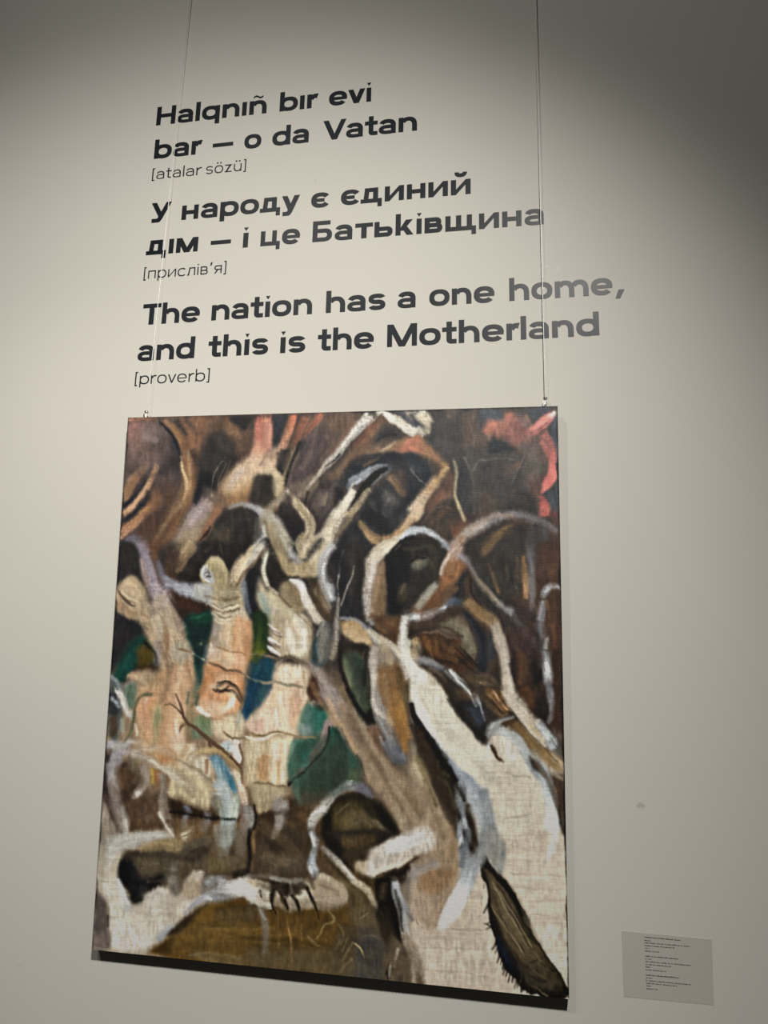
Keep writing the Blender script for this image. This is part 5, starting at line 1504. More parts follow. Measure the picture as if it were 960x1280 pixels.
T 110 1030 4.8
S 8 .6|6c6250|320,230,24 430,240,24
S 8 .6|8c8270|520,260,30 500,360,40
S 8 .7|a09a90|420,400,30 350,470,30
S 8 .6|8c8074|640,380,40 720,400,40
S 8 .6|4c4032|600,210,30 700,140,30 780,100,30
S 8 .6|4a3e30|740,300,30 860,300,30
S 8 .7|8a8a8c a8a8a8|760,420,20 840,420,24 900,440,20
S 8 .6|c8c0b4|260,560,40 380,560,40
S 8 .6|5a4422|560,680,40 700,600,40 840,540,30
S 8 .5|94702c|520,720,20 640,680,20 700,640,20
S 8 .5|6c5428|700,740,30 900,750,30
S 6 .6|a89c8c|110,420,20 140,480,20
T 310 1040 4.8
S 8 .6|584c3a|200,140,40 320,180,40
S 8 .6|382e22|460,130,24 540,230,24 620,300,24
S 8 .6|5c5030|560,60,30 640,50,30
S 8 .6|6c5c40|500,260,40 620,330,40 700,420,40
S 8 .6|5a4c36|820,300,30 800,420,30
S 8 .7|a89c84|700,220,24 800,220,24
S 6 .7|7c7060|460,330,20 540,370,20
S 6 .7|8c8070|60,350,20 110,380,20
S 8 .5|7c5c28|200,560,30 360,600,30 460,560,30
S 8 .5|5a4420|60,640,30 220,660,30
S 8 .5|5c4c34|560,560,40 700,620,40
S 8 .6|2a221a|820,440,24 870,560,24
S 8 .6|504432|860,680,30 880,800,30
T 520 1055 4.8
S 8 .6|a09078|60,110,30 120,260,30
S 8 .6|8c8478|200,100,30 180,200,30
S 8 .6|8c9498|360,100,30 340,220,30
S 8 .5|d0c6b4|600,220,40 800,200,40
S 8 .5|d0c6b4|300,600,40 400,700,40
S 8 .5|a89c8a|40,560,30 240,570,30 380,600,20
S 8 .5|a89c8a|660,340,20 880,340,20
# ================= third pass: glazes and flow lines over the whole picture
T 100 490 1.5484
P 10 .25|c89868|115,560 215,520 225,620 205,720 120,700
P 8 .3|cf9a68|245,470 325,440 335,540 300,620 235,620
P 8 .22|d8b488|340,560 430,540 430,650 330,650
P 8 .25|c49464|130,590 200,560 200,640 150,690
P 5 .55|20301c|335,440 362,425 362,500 335,515
P 6 .45|184048|325,520 372,520 345,610 320,625
P 8 .55|3c5848|410,680 470,660 540,700 530,760 420,765
P 6 .5|2c5a50|435,610 470,605 470,660 430,660
P 8 .6|7a5c3c|585,530 620,540 632,680 600,660
S 3 .7|9c6c34 8c6434|600,570,12 612,620,12 628,680,10
S 3 .7|c0a47c|588,545,8 596,600,8 606,650,8
P 6 .5|5a4838|560,640 620,720 640,790 590,740
S 4 .7|8c7864 98846c 8c7860 7c6a50|500,600,30 550,690,30 620,790,30 690,880,24
S 3 .7|6a5644 5c4a38|520,620,14 570,710,14 640,810,12
S 3 .7|b09c84 a89278|540,640,10 600,740,10 670,840,12
S 3 .6|a08c74 b0a08a|580,700,14 640,790,14 700,860,14
S 3 .6|5c4c3c|600,690,12 660,790,12 710,870,10
S 2 .8|2a2018 1c1814|640,640,10 690,740,14 740,840,12 765,895,8
S 2 .8|1c1814|640,605,8 665,665,10 720,740,10 745,790,8
S 3 .8|4c3a28 3a2e22|655,660,14 690,760,14 720,830,12
S 2 .6|6c6440|690,740,6 715,770,6 725,810,6
S 3 .7|c8a478|480,590,8 500,640,10 540,700,8
S 2 .6|8a6c50 a88c68|445,560,10 480,620,10 495,650,8
S 2 .7|3a2a20|440,570,8 455,600,10 470,615,8
S 3 .6|c4a880|520,455,14 560,480,14
S 2 .8|1a1614|500,480,6 505,530,7 530,600,8 560,645,8
S 3 .7|383c34|520,500,16 540,560,18 550,610,14
S 2 .7|60402c|560,430,12 620,470,10
# bodies
S 3 .6|8a6c4c|205,520,8 218,590,10 212,680,8
S 3 .6|7c6048|150,480,10 170,540,8 160,600,8
S 3 .6|e0c4a0|185,560,12 190,640,12
S 3 .7|1c342c 2c4034|222,520,10 232,570,12 226,610,8
S 3 .6|9c7450|325,460,8 328,540,8 312,600,8
S 3 .6|e4c8a4|290,470,10 288,540,12
S 3 .6|b08058|250,560,14 280,540,14 310,550,10
S 3 .7|e8d4b8|245,610,8 270,622,10 300,605,8
S 2 .8|3c2e24|262,568,3 285,566,5 306,580,5 315,600,4
S 2 .7|4a382a|268,580,3 290,582,5
S 3 .6|b89c78|370,380,10 400,430,10 430,490,8
S 3 .6|a08c70|440,440,8 445,500,8 430,520,8
S 3 .6|f0e8d8|405,460,12 415,510,12
S 3 .6|dcc8a8|385,560,12 375,620,12
S 2 .7|c8a488|420,560,10 420,630,10
S 3 .5|8c9480|360,400,12 375,450,8
S 2 .6|604c38|240,395,3 280,405,4 310,395,3
S 2 .6|604c38|242,418,3 280,428,4 310,418,3
S 2 .6|ece0c8|242,411,3 275,420,5 305,412,4
S 3 .6|7c7468|255,440,10 262,500,10
S 3 .6|9c8c70|95,370,8 120,385,10 128,410,8
S 2 .7|6c543c|80,390,3 95,402,4 108,406,3
S 2 .7|e0ccac|85,372,4 105,380,5 112,395,4
P 5 .4|8a7458|75,395 100,415 130,420 110,435 75,415
P 4 .6|36405a|0,0 1,0 1,1
# left roots
S 3 .6|c8bca8|100,700,8 150,690,10 200,720,8 240,750,8
S 3 .6|6c5c4c|70,720,10 75,780,10 90,830,8
S 3 .6|b0a898|60,690,8 90,680,8
S 3 .6|5a4838|110,740,16 130,780,16
S 3 .5|4c3c2c|180,780,12 220,800,12 270,815,10
S 3 .6|a09078|200,740,14 230,780,10
S 3 .5|a8b4b0|275,760,12 290,820,14 285,870,10
S 3 .5|605440|230,830,14 260,860,14
S 3 .6|40362a|340,830,20 400,850,24 430,900,20
S 3 .5|5c5040|350,900,20 420,920,14
S 2 .7|8c8880|382,780,12 388,820,12 376,860,8
S 3 .6|b0aca4|110,870,16 160,860,14 60,890,12
S 3 .5|6c6048|130,890,10 180,880,10 230,880,8
S 2 .7|1a1a1c|90,910,16 110,940,16 105,970,10
S 2 .6|4c4434|130,920,8 180,930,8 210,915,6
S 2 .6|544a3a|130,945,6 170,950,6
S 3 .6|d0c4b4|90,1010,20 130,1040,20 120,1070,14
S 3 .6|a8a090|150,990,12 200,985,12
S 2 .8|8c8c90 b4b4b8|200,1010,8 250,970,10 300,960,10
# teeth bank broken up
S 2 .8|8c7c68 a4947c|450,955,14 490,960,14 515,975,10
S 2 .8|b4a490|470,985,10 500,975,10
S 2 .8|6a5a44|450,990,8 490,998,8 520,985,8
S 2 .7|4c3c2a|330,990,6 380,1000,8 430,1005,8
S 2 .7|c4bcae|300,955,10 340,975,10
S 2 .7|e0dcd4|305,950,10 330,940,8
S 2 .6|7a7468|320,940,8 360,935,8 400,950,6
S 2 .6|4c4234|345,950,8 372,958,10 400,950,8
# brown ground
S 3 .5|6c4a1c|240,1020,16 330,1010,16 440,1020,14
S 3 .5|8a6228|230,1050,10 330,1045,10 430,1050,10
S 3 .5|4a3414|200,1070,10 300,1075,10 420,1080,10
S 2 .6|3a2a14|265,1020,4 330,1022,4
S 2 .5|a48450|250,1035,3 280,1042,3 310,1040,3
S 3 .5|5a5040|400,1090,14 520,1110,14 600,1125,12
S 3 .5|4c4640|540,1040,16 600,1080,16
S 2 .6|8c6a34|420,1010,4 415,1060,4
# upper part: deeper hollows, drawn edges
S 3 .7|1c1a1c|230,240,14 245,200,12 262,185,8
S 3 .6|2a2628|215,110,12 235,160,16 225,220,14
S 3 .6|221f1e|290,290,16 320,260,16 330,300,14
S 3 .6|282422|235,300,14 270,290,14
S 2 .7|1e1a1a|355,280,10 370,310,12 385,340,8
S 3 .6|221f20|395,235,14 415,270,14 420,300,10
S 3 .7|1c1c20|430,330,10 455,300,12 470,280,8
S 3 .7|1f1f22|500,310,14 510,350,16 500,400,14
S 3 .7|2c2826|530,300,14 540,350,16 535,420,12
S 3 .7|161416|600,310,12 606,350,14 600,400,12
S 3 .6|242220|650,300,14 690,320,14
S 3 .6|2a2c32|560,190,20 600,230,22 640,210,16
S 3 .6|1d1f24|555,230,14 585,255,16
S 3 .6|6a5a50|470,190,14 450,230,12
S 3 .6|8c7058|530,140,10 580,115,10 630,100,10
S 3 .6|5c4c40|700,100,14 690,150,14 710,190,10
S 3 .5|585450|750,100,16 770,160,16 760,220,14
S 3 .5|4a4a4c|800,190,16 840,210,16 870,180,14
S 3 .5|6c5448|820,240,12 880,260,12
S 3 .6|2a2420|760,300,14 800,340,14 830,300,12
S 3 .6|3a3028|810,380,14 850,420,14
S 2 .6|8c6a48|790,330,5 805,370,5 812,390,4
S 2 .6|947858|845,320,5 850,370,6
S 3 .6|241e1c|870,420,14 890,470,14 880,540,12
S 3 .6|5a3c28|900,300,12 915,360,12 915,460,12
S 3 .6|4a3424|850,500,12 870,560,12
S 2 .6|b8a894|800,460,6 815,520,8 830,590,8
S 3 .6|1e1c1a|640,490,10 700,520,12 760,520,10
S 3 .5|705030|690,480,10 730,500,10
S 2 .6|14120f|720,505,5 755,535,6 775,545,5
S 3 .6|302820|730,560,16 790,600,16 800,640,12
S 3 .5|6c5840|760,580,8 820,630,8
S 2 .6|a8845c|790,585,4 830,625,4
S 2 .7|b4b8bc|705,540,4 740,570,5 770,610,4
S 3 .5|b0acA0|690,640,20 760,700,24 800,760,20
S 3 .4|d8d4c8|680,600,20 740,680,20 800,730,20
S 2 .7|e8e8e0|640,540,6 650,590,6 680,650,6
S 3 .6|98a4b0|735,750,12 770,810,16 790,850,14
S 3 .5|8a8a84|790,830,20 800,880,20
S 3 .6|e0e4e6|915,800,12 918,850,14
S 3 .6|c4ccd0|880,690,10 910,760,12
# muzzle fur edge
S 1 .9|14110d|795,985,4 782,1010,2
S 1 .9|14110d|800,1030,4 785,1040,2
S 1 .9|14110d|806,1060,4 796,1080,2
S 1 .9|14110d|815,1085,5 806,1106,2
S 1 .9|14110d|826,1105,5 820,1128,2
S 1 .9|14110d|836,1118,5 830,1142,2
S 1 .9|14110d|846,1132,5 842,1155,2
S 1 .9|14110d|858,1145,5 855,1165,2
S 2 .7|3c3424 544832|800,960,8 815,1010,10 840,1070,10 880,1120,8
S 1 .8|8a7a58|805,970,2 830,1040,2 860,1090,2
S 1 .8|7c6c4c|815,990,2 850,1060,2 890,1110,2
S 1 .8|1a1610|820,980,2 845,1030,3 880,1090,2
S 1 .8|6a5c40|830,1060,2 870,1110,2 910,1140,2
S 1 .8|14110c|870,1105,3 890,1102,3 905,1112,3
S 1 .8|14110c|868,1130,3 900,1135,4
S 2 .8|0c0a08|915,1150,10 935,1158,12 940,1150,8
# twigs and highlights again on top of the glazes
T 110 860 4.8
# twigs
S 3 1|7c5c48 6a5040 5a4436 6a5444|515,30,8 560,110,14 580,170,16 600,215,20
S 3 1|8c7458 7c6048 5a4436|455,100,8 520,115,10 570,150,14
S 3 1|5a4636 604a38 6a523c 6a5440 7a6448|590,210,18 650,240,20 720,300,22 790,350,18 850,410,16
S 3 .9|7a5c48|590,220,12 560,230,14 545,270,10
S 3 .9|6a4c3c|720,310,14 735,350,12
S 3 .9|8a7454 7c6848 8c8068|800,260,6 850,300,12 910,305,12 960,310,10
S 3 1|5a4838 64503c 7a644c 8a745c|850,410,14 890,450,14 920,500,14 930,580,14
S 3 1|7a6048|910,340,10 930,420,12 915,470,14
S 4 .9|9a7c64|710,420,20 705,520,14
S 3 .9|6a5444 5a4838 7c6850 8c7c64|760,0,8 820,20,14 880,40,18 920,90,18 910,130,12
S 4 .9|f4e8d8|655,115,20 690,145,24 740,160,16
S 4 .9|f8f0e4 f0e0cc|880,60,16 860,100,24 830,140,16
S 4 .7|e4d8c4|340,100,10 360,60,10
S 4 .8|6c6c50 585c44|395,45,16 330,52,16 290,100,14 272,200,12 245,290,12 205,340,12
S 4 .6|f0e4d0|520,180,16 540,280,20
S 6 .7|4c5844 54604c|605,10,30 600,60,20 595,100,14
S 6 .6|8c9068|420,110,24 400,220,24
T 120 680 4.8
S 3 .9|8c7050 7a6444 c8c8b8|490,630,8 560,650,8 620,680,10 660,690,6
S 3 .9|e8e8d8|570,655,8 620,675,8
S 3 .9|7a6048 6c543c 7c6048 988070|680,700,8 740,740,12 850,770,12 930,810,10
S 3 .8|9a7854|730,620,7 820,650,7 900,660,7
S 2 .9|4a3628 42342a 5a4838 7a6850|695,870,7 750,885,10 820,890,12 860,930,12 880,960,12
S 2 .9|42342a 5c4a38|720,830,6 780,830,10 840,860,10 860,890,8
S 2 .9|3c2e24|760,900,6 790,870,8 800,860,6
S 8 .7|2c4a44 34504a 48604c|600,640,30 610,740,26 596,850,20 600,930,16
S 5 .7|e8dcc4|700,600,14 690,660,14
S 5 .6|e4cca8|500,720,20 490,850,20
T 310 680 4.8
S 3 .9|8a7c60 7c7060 6a5c48 7a6c58|0,660,7 80,660,12 170,690,14 250,680,14 330,720,14
S 3 .9|8a8878 a0967c 98907c 8c8068|0,800,10 80,825,14 200,830,14 330,870,16
S 4 .8|9a8c78|175,740,12 212,690,10
S 4 .7|f4ecdc|200,900,16 190,960,16
S 5 .6|f0e8d8|230,740,24 240,830,24
T 310 860 4.8
S 4 .9|ece0cc e8dcc4 ece0cc e0d4b8|-10,300,10 60,305,14 120,290,16 160,272,12
S 3 .9|8c7850 80684a a08c68 8c7c5c|0,265,7 60,280,7 110,280,7 160,265,7 290,285,7 400,300,7
S 4 .8|f8f0e4|165,120,10 172,240,10
S 6 .7|9c8e88 8c7c74 7c6c62 6c5c50|490,190,40 455,280,36 430,350,34 350,450,26 240,580,20
S 3 .9|1a1612|490,230,8 480,300,8 430,400,8 300,530,10 240,590,16
S 6 .6|d4b890|200,330,20 205,460,20
S 5 .6|e8dcc4|130,420,16 140,560,12
# ================= fourth pass: lower half
T 420 840 3.0833
P 16 .75|968068|120,260 210,380 320,420 430,560 450,700 470,800 430,960 330,980 300,840 300,700 220,540 130,420
P 16 .6|a8947c|280,480 400,520 440,640 400,720 300,600
P 12 .6|6a563e|240,440 330,500 330,560 270,540
S 5 .6|b4a088 a8947a|200,420,30 270,520,30 340,620,30
S 4 .6|74604a 6c5842|130,300,24 200,430,20 260,540,16
S 4 .6|7c6850|330,440,24 390,560,24 420,660,20
S 5 .7|3c3022 33291e 3c3226|300,210,40 360,340,56 420,480,50 455,590,30
S 3 .7|7c7048 544830|320,330,14 350,420,16 390,520,14
S 5 .8|7c7c80 686c74 5c6068|190,250,40 220,310,44 260,365,24
S 4 .7|b88848 9c7440|225,60,30 255,160,26 285,260,20
P 10 .75|8a6c4c|330,760 420,750 460,790 400,850 330,850
P 12 .6|a89480|280,820 360,860 400,940 310,960 270,880
S 5 .8|8c8078 a09c98|270,780,24 330,770,30 400,730,24
P 7 .95|c0b8ac|130,690 200,650 260,620 340,590 385,640 360,690 300,710 240,750 150,785 120,770
S 4 .9|dcdcda d4d8dc c8c8c8|180,690,40 260,660,50 350,630,44
S 3 .9|e8e8e6|230,640,16 290,640,16
S 3 .8|d8ccb4 d8ccb4|140,775,14 220,750,14 300,715,10
S 3 .8|3c2e22|150,790,10 240,762,14 320,715,8
S 5 .9|7c848c 889094 808488 848688 9aa2a8|560,440,44 585,540,44 590,620,50 560,700,56 515,780,56
S 4 .95|9aa2a8 c4ccd0 e4e8ea d8dadA c0bcb4|515,780,50 480,850,56 450,910,60 420,960,40 400,1000,24
S 3 .9|eef0f0|480,860,20 450,920,24
S 4 .8|5c6064 6c7074|520,600,20 500,680,24 480,760,24
S 4 .8|2a2620 3a3026|505,500,16 530,590,18 540,670,16
S 4 .8|8c9498 b4bcc4|470,640,20 485,590,24 500,560,14
P 10 .7|908e86|585,600 640,640 640,770 610,760 580,680
S 3 .8|96a0ac 98a4b4|430,340,20 490,410,28 540,470,28
S 3 .8|1c1a18 1a1816|345,250,14 400,320,18 450,390,14
S 4 .6|e4e2d8|290,60,24 330,160,24 400,270,20
S 5 .6|6c5c48 5a4a38|255,1000,24 300,1090,40 330,1190,30
S 3 .8|a8acb0 8c8c90 6c6864|225,800,24 250,880,30 300,960,12
S 3 .8|1e1914|225,830,10 250,930,14 260,1000,10
S 4 .7|544534|180,1100,50 240,1160,50
S 2 .8|8c8c80|215,1130,8 205,1180,8
S 2 .8|1c1814|195,1150,8 200,1190,6
S 4 .7|c8d0d4 d8dcdc|830,560,30 840,640,30 815,720,10
S 3 .8|b4bcc0 98a4ac|800,360,20 840,470,20
S 3 .7|5a4a38 4c3e30|770,340,24 830,440,20 870,560,14
S 4 .7|a8b0b4 b4b8b4|620,230,24 690,260,30 750,330,24
S 2 .8|8c8c88|690,175,10 620,200,14 585,260,14
S 3 .8|c8c0b0|680,120,20 740,220,20 810,290,16
S 3 .7|7c6440 8c744c|680,200,30 760,280,30 860,370,24
S 2 .7|4a3a24|690,180,5 780,270,5 860,350,5
S 4 .6|2c2620|430,90,40 500,170,40 560,250,30
S 2 .7|8c949c|545,80,5 575,190,5
# muzzle greyer
P 6 .45|443c2c|560,740 640,780 720,900 800,1060 860,1170 880,1240 780,1240 690,1130 620,1000 590,860
S 2 .8|6c6248 5c543c|600,800,10 650,900,10 720,1030,10 790,1120,8
S 1.5 .8|8c8064|610,830,4 660,920,4 720,1020,4
S 1.5 .8|857858|630,850,4 700,960,4 760,1070,4
S 1.5 .8|2a241a|620,820,4 690,930,4 760,1050,4
S 1.5 .7|9a8c6c|600,900,4 660,1000,4 720,1080,4
S 2 .9|15120e|570,740,10 610,780,12 650,830,14 690,880,12 720,940,8
S 2 .9|2c2824 1c1a18|595,900,10 615,980,14 650,1060,20 700,1140,24
S 1.5 .9|15120e|600,960,5 580,970,3
S 1.5 .9|15120e|615,1030,6 605,1070,3
S 1.5 .9|15120e|632,1070,7 622,1110,3
S 1.5 .9|15120e|648,1100,7 640,1145,3
S 1.5 .9|15120e|665,1125,8 660,1170,3
S 1.5 .9|15120e|685,1150,8 682,1200,3
S 1.5 .9|15120e|705,1170,8 702,1220,3
S 1.5 .9|15120e|725,1190,8 722,1235,3
T 110 840 3.0
P 10 .5|4a3a1e|250,1050 420,880 580,850 960,880 960,1140 600,1110
P 10 .4|6c5426|300,1030 460,900 600,930 560,1060
P 8 .5|54462e|480,890 620,880 640,930 500,935
P 10 .5|5c5038|600,1040 960,1060 960,1140 640,1110
S 3 .5|7c6230|420,960,14 560,970,14 700,960,12
S 3 .5|3c2e16|560,1000,16 760,1010,16 920,1030,14
P 10 .5|34483c|770,280 880,240 960,230 960,430 800,450 750,400
P 10 .6|2f3a30|860,330 960,260 960,440 800,500 770,470
S 4 .6|50705c|780,300,20 770,400,24 790,480,16
S 4 .6|2a6c60|820,290,24 810,360,24
P 8 .5|b8926a|250,290 330,300 330,350 260,340
P 8 .5|c0a07c|630,320 690,320 690,400 640,400
S 3 .8|9c9288 8a8078|700,480,30 715,560,34 690,630,14
S 4 .6|5a4a36|630,560,40 740,640,40 800,700,40
S 4 .5|6c5c46|640,690,40 760,720,40
S 4 .6|3a2f22|630,540,20 800,520,24
S 3 .7|8c8c84 7c7c70|490,560,50 505,640,50 510,690,30
S 3 .7|7c7264 6c6254|590,560,30 575,640,40 560,690,30
S 4 .6|685a44|430,610,30 540,720,40
S 3 .7|5a5040 6a604c|340,690,30 400,650,30 470,620,24
S 3 .7|a89880|400,760,40 390,840,50
S 3 .7|c4beb2|400,780,16 440,745,14
S 3 .8|a8a8a8 c8c8c4 d8d4cc|480,800,40 560,810,50 640,830,44
S 2 .9|e8e8e4|560,820,14 600,800,12
S 3 .8|c8c4b8|600,850,24 700,880,24
P 8 .6|a09078|820,780 960,790 960,870 860,880
S 2 .7|7c6c58|860,800,10 940,820,10
S 2 .7|b8a892|840,860,10 930,860,8
S 2 .8|8c8880 6c6458|690,770,8 760,790,10 830,780,8
S 2 .8|3a3026|700,800,14 740,840,14
S 2 .8|3a3026|770,800,20 800,840,14
S 1.5 1|201a12|690,830,6 695,880,7 715,920,4
S 1.5 1|201a12|740,850,7 750,890,6
S 1.5 1|201a12|780,850,8 798,900,6
S 1.5 1|201a12|830,830,8 850,880,6 870,930,3
S 1 .9|8c6c3c 5a4420|715,880,3 712,980,3 708,1060,3
S 1 1|4a3618 9c7c48 7c5c30|748,890,3 755,1000,4 765,1110,3
S 1 .9|4a3618 8c6c3c|797,900,3 800,1010,3
S 1 .9|3a2a14 a08450|800,970,3 840,1010,4 875,1030,3
S 1 .8|8c7040 a8905c|860,1000,3 890,950,3 920,930,3
S 4 .7|7c7468 6c6458|650,880,24 665,980,24 660,1060,16
S 3 .6|9c9890|640,870,14 665,930,14
S 3 .6|6c5c4c 80766a|90,420,24 100,520,24 130,600,20
S 3 .7|a09c9c|95,300,20 90,400,14
S 3 .6|c0b4a0|230,330,14 300,380,16 360,430,12
S 3 .6|4a3c2e|150,420,30 180,520,30
S 3 .6|5c4c3a|230,560,30 330,570,30
S 2 .8|dcd0c0|270,530,6 300,590,6 318,620,4
S 2 .7|181210|300,520,10 430,545,12 560,550,10
S 2 .9|dcd0b0|345,605,3 385,600,3
S 2 .9|dcd0b0|350,620,3 380,615,3
S 3 .6|b8b4aa|130,640,24 220,610,20 300,620,14
S 3 .6|c4bcb0|70,720,30 90,800,30 130,880,40
S 3 .6|b4acA0|150,900,40 240,870,40 330,880,40
S 3 .6|1a1a1c|130,720,24 150,790,24 180,850,20
S 3 .5|40382c|200,690,20 280,700,20 340,690,14
# ================= fifth pass: upper half, glazes then accents
T 130 500 3.2
P 10 .55|e4c4a4|590,240 690,180 700,250 600,330 500,380 510,300
P 10 .5|c8a078|480,370 600,330 590,400 480,420
P 12 .6|8a6448|480,370 590,390 570,420 450,440 440,400
S 5 .7|d4c0b4 c8b8b0 b8a078|560,270,24 510,330,24 490,370,20
S 4 .9|d8c4a0 d0bc98 c4b08c|640,280,24 690,300,26 715,350,26
P 8 .8|3c342c|600,300 670,300 680,400 640,430 580,400
S 4 .6|54483c|620,310,10 615,400,10
S 4 .6|2a2420|650,310,12 655,390,12
S 5 .8|a8746c c88c74|650,80,40 650,200,40
S 4 .6|e8a890|665,90,16 660,200,16
S 4 .7|8c5c48 7c5444 6c5040|800,70,30 770,130,26 745,200,18
S 4 .6|a46c54|850,70,20 800,130,16
S 4 .6|3a302e|700,200,24 700,280,20
S 4 .6|6c5a4c 7c6a54|740,200,20 720,290,24
S 4 .8|a09484 a89a86 9a8c74|730,380,24 670,420,24 640,470,20
S 5 .6|685850 5c4c44|790,340,30 750,380,30 720,420,24
P 8 .5|847262|400,340 470,380 480,420 440,500 400,540 360,560 380,460
S 5 .8|b4a09c a8948c a08870 8c7050|425,400,50 370,470,56 330,540,56 300,620,50
S 4 .6|c0b0b4|400,420,16 340,510,16
S 4 .6|b07858 9c6c4c 7c5c40|460,430,24 430,490,24 390,560,24
S 2 .9|1c1614|430,500,4 405,540,8 385,560,4
S 4 .6|c8b090|340,560,14 310,620,14
S 5 .6|4c3c34 443630|260,600,30 300,660,30 360,680,30
S 3 .6|8a7458 7c684c|330,640,10 300,690,10
S 4 .6|6c584c 64504a|130,300,20 230,310,24 260,370,24
S 5 .5|6a4a36|280,330,30 250,430,40
P 10 .5|7a6660|100,110 230,90 270,170 240,260 120,280
P 8 .4|a88078|100,110 150,100 160,180 110,200
S 4 .6|a08c88|150,150,20 220,160,24
S 3 .8|14141a 191b24|225,90,5 270,140,7 300,200,7
S 4 .8|50403a|170,300,20 120,370,20
# left figure: arm, head
S 5 .7|7c7480 8c8490 948c98 9c9298|90,550,10 140,580,20 175,650,30 195,720,40
P 6 .6|b8a080|70,720 120,710 160,760 165,830 120,850 70,820 50,780
S 3 .8|d4bc98|85,725,14 130,750,16 150,800,14
S 2 .9|4c3c2c 5a4836|60,755,4 80,790,7 105,812,6
S 2 .8|e4d4b4|75,760,4 100,790,7 130,800,5
S 2 .8|3c3026|70,790,4 95,815,5 125,818,4
S 3 .6|94785a|140,850,14 180,870,14
S 4 .6|b8a48c c0aa8c|210,780,30 250,850,40 280,930,40
S 5 .6|9c846c|230,860,16 250,930,16 240,1000,16
S 4 .6|8c8490 848088|235,700,12 250,740,20 300,760,20
S 3 .7|b0b4bc|240,740,8 300,760,12 360,770,14
# middle figure
P 5 .7|a89a74|430,640 470,640 495,690 495,730 470,760 440,700
S 3 .8|c4b690|430,640,14 470,650,14 485,690,10
S 2 .9|8a7c5c|445,690,4 440,720,4
S 2 .8|6c6656 54503f|400,680,4 415,672,5 425,690,4 415,705,4
S 2 .9|e4e4e0|395,665,6 420,660,6
S 2 .8|dcdcd8|400,715,6 430,725,6
S 3 .7|dcccA8 d8c4a0|600,580,16 550,660,20 525,720,16
S 3 .7|6c5840|570,680,10 530,740,10
S 4 .7|a89c80|440,760,30 480,780,30 530,770,20
S 2 .8|6c6048|430,820,4 470,838,5 530,815,4
S 2 .8|f0e4c8|430,828,4 475,848,6 535,825,5
S 2 .8|6c6048|435,856,4 475,872,5 510,866,4
S 2 .8|f0e4c8|435,862,4 475,880,6 510,874,4
S 4 .7|848c98 7c848c|560,720,12 575,790,14 590,860,12
S 4 .6|a89c94|440,890,24 445,950,24
S 4 .6|e4d4b4|500,880,20 495,960,20
S 4 .6|c89468|580,880,16 590,980,18 570,1060,16
S 4 .6|dcb48c|540,880,24 545,1000,24
S 4 .7|b47c4c|410,1100,24 390,1180,24
S 4 .7|e8d0b0|500,1180,24 530,1190,20
# gaps
P 6 .6|12302c|330,870 420,850 425,930 400,1000 370,1080 350,960
S 3 .7|2a5c48|340,880,8 390,860,10 420,865,8
S 2 .8|8c8c5c 6c7c5c|380,970,8 392,980,8
S 4 .7|26402c 3c4c20 5c6420 2c4444|620,860,24 625,930,24 620,1000,24 610,1060,24
S 3 .6|8c8c28|605,1010,10 650,1010,8
S 4 .6|1c3c4c 14405c|650,1050,30 610,1120,40 590,1190,40
P 6 .7|16403a|50,1060 90,980 140,940 160,960 130,1060 70,1110
P 5 .7|50441a|130,990 170,970 195,1020 180,1060 130,1060
S 3 .7|1c1c14|165,960,10 200,1010,10 205,1060,8
P 8 .4|2a2624|50,870 130,890 140,940 60,1040 40,1000
# third figure
S 3 .9|d8d4c4 dcd4bc c4bca0|650,610,6 640,680,8 660,740,10 700,780,12
S 4 .7|c4bc98 ccc4a4|660,760,24 700,820,34 760,860,34
S 4 .6|98a898|630,770,14 650,850,14
S 4 .7|8c7c5c 7c6c50|730,760,20 760,790,24 790,830,16
S 2 .7|5c4c38|700,780,4 750,830,5
S 4 .6|e4dcc8 ece4d4|780,900,24 790,990,24
S 3 .9|dcd4cc f0ece8|655,900,6 690,925,9
S 3 .9|f4f0ec|657,950,7 690,975,9
S 3 .9|f4f0ec|657,985,8 690,1010,9
S 2 .8|6c5c4c|660,912,4 710,938,5
S 2 .8|6c5c4c|660,965,4 710,990,5
S 4 .8|e0dcd4 dcd4c8 ccc0ac|745,715,12 790,760,20 820,830,26 870,890,24
S 3 .7|f4f0ec|770,725,10 795,750,10
S 4 .7|5a4c3a 4c4030|820,750,24 860,830,24 900,880,20
S 4 .7|8c8478|880,900,30 870,980,30 860,1060,24
S 4 .6|b0ac98 bcb498|650,440,30 700,530,40 760,600,40
S 4 .6|7c7464|640,480,12 650,540,12
S 3 .7|e4e0dc|630,540,8 600,590,10
S 4 .7|d4c4a0 c8b48c|800,640,30 780,580,30 810,530,24
S 4 .6|dcd0b4|870,560,40 920,470,36 955,400,24
S 2 .8|8c8c8c a0a0a0|500,425,8 560,415,9 600,425,9
T 410 500 3.2
P 10 .4|565250|400,60 520,60 520,230 400,210
P 10 .45|4c4a4a|520,240 700,230 760,330 700,420 560,440
P 8 .5|7c5a54|680,110 800,110 870,130 900,200 860,260 760,200
P 8 .5|9c645c|640,110 740,70 780,150 720,180
S 5 .6|6c6460|760,170,40 820,230,50 840,310,50
S 4 .7|545860|640,60,40 700,70,30
S 4 .7|4c525a|810,50,30 880,45,24
S 3 .8|d88880 e49890|800,120,16 850,90,20 890,60,16
S 3 .7|c8746c d4786e c86c64|850,160,20 890,230,22 895,290,24 860,350,24
S 3 .7|b05c58|850,380,24 875,440,20
S 3 .8|f0dcd4|880,70,8 905,50,10
S 2 .8|26262a|640,200,6 690,205,6
S 4 .7|34363a|660,170,24 720,190,24
S 4 .6|6c5a4c|640,140,16 620,180,16
S 4 .7|dcd0b8 c8bca0|350,55,24 390,110,24 400,140,16
S 3 .8|4c5058|300,60,24 360,110,20
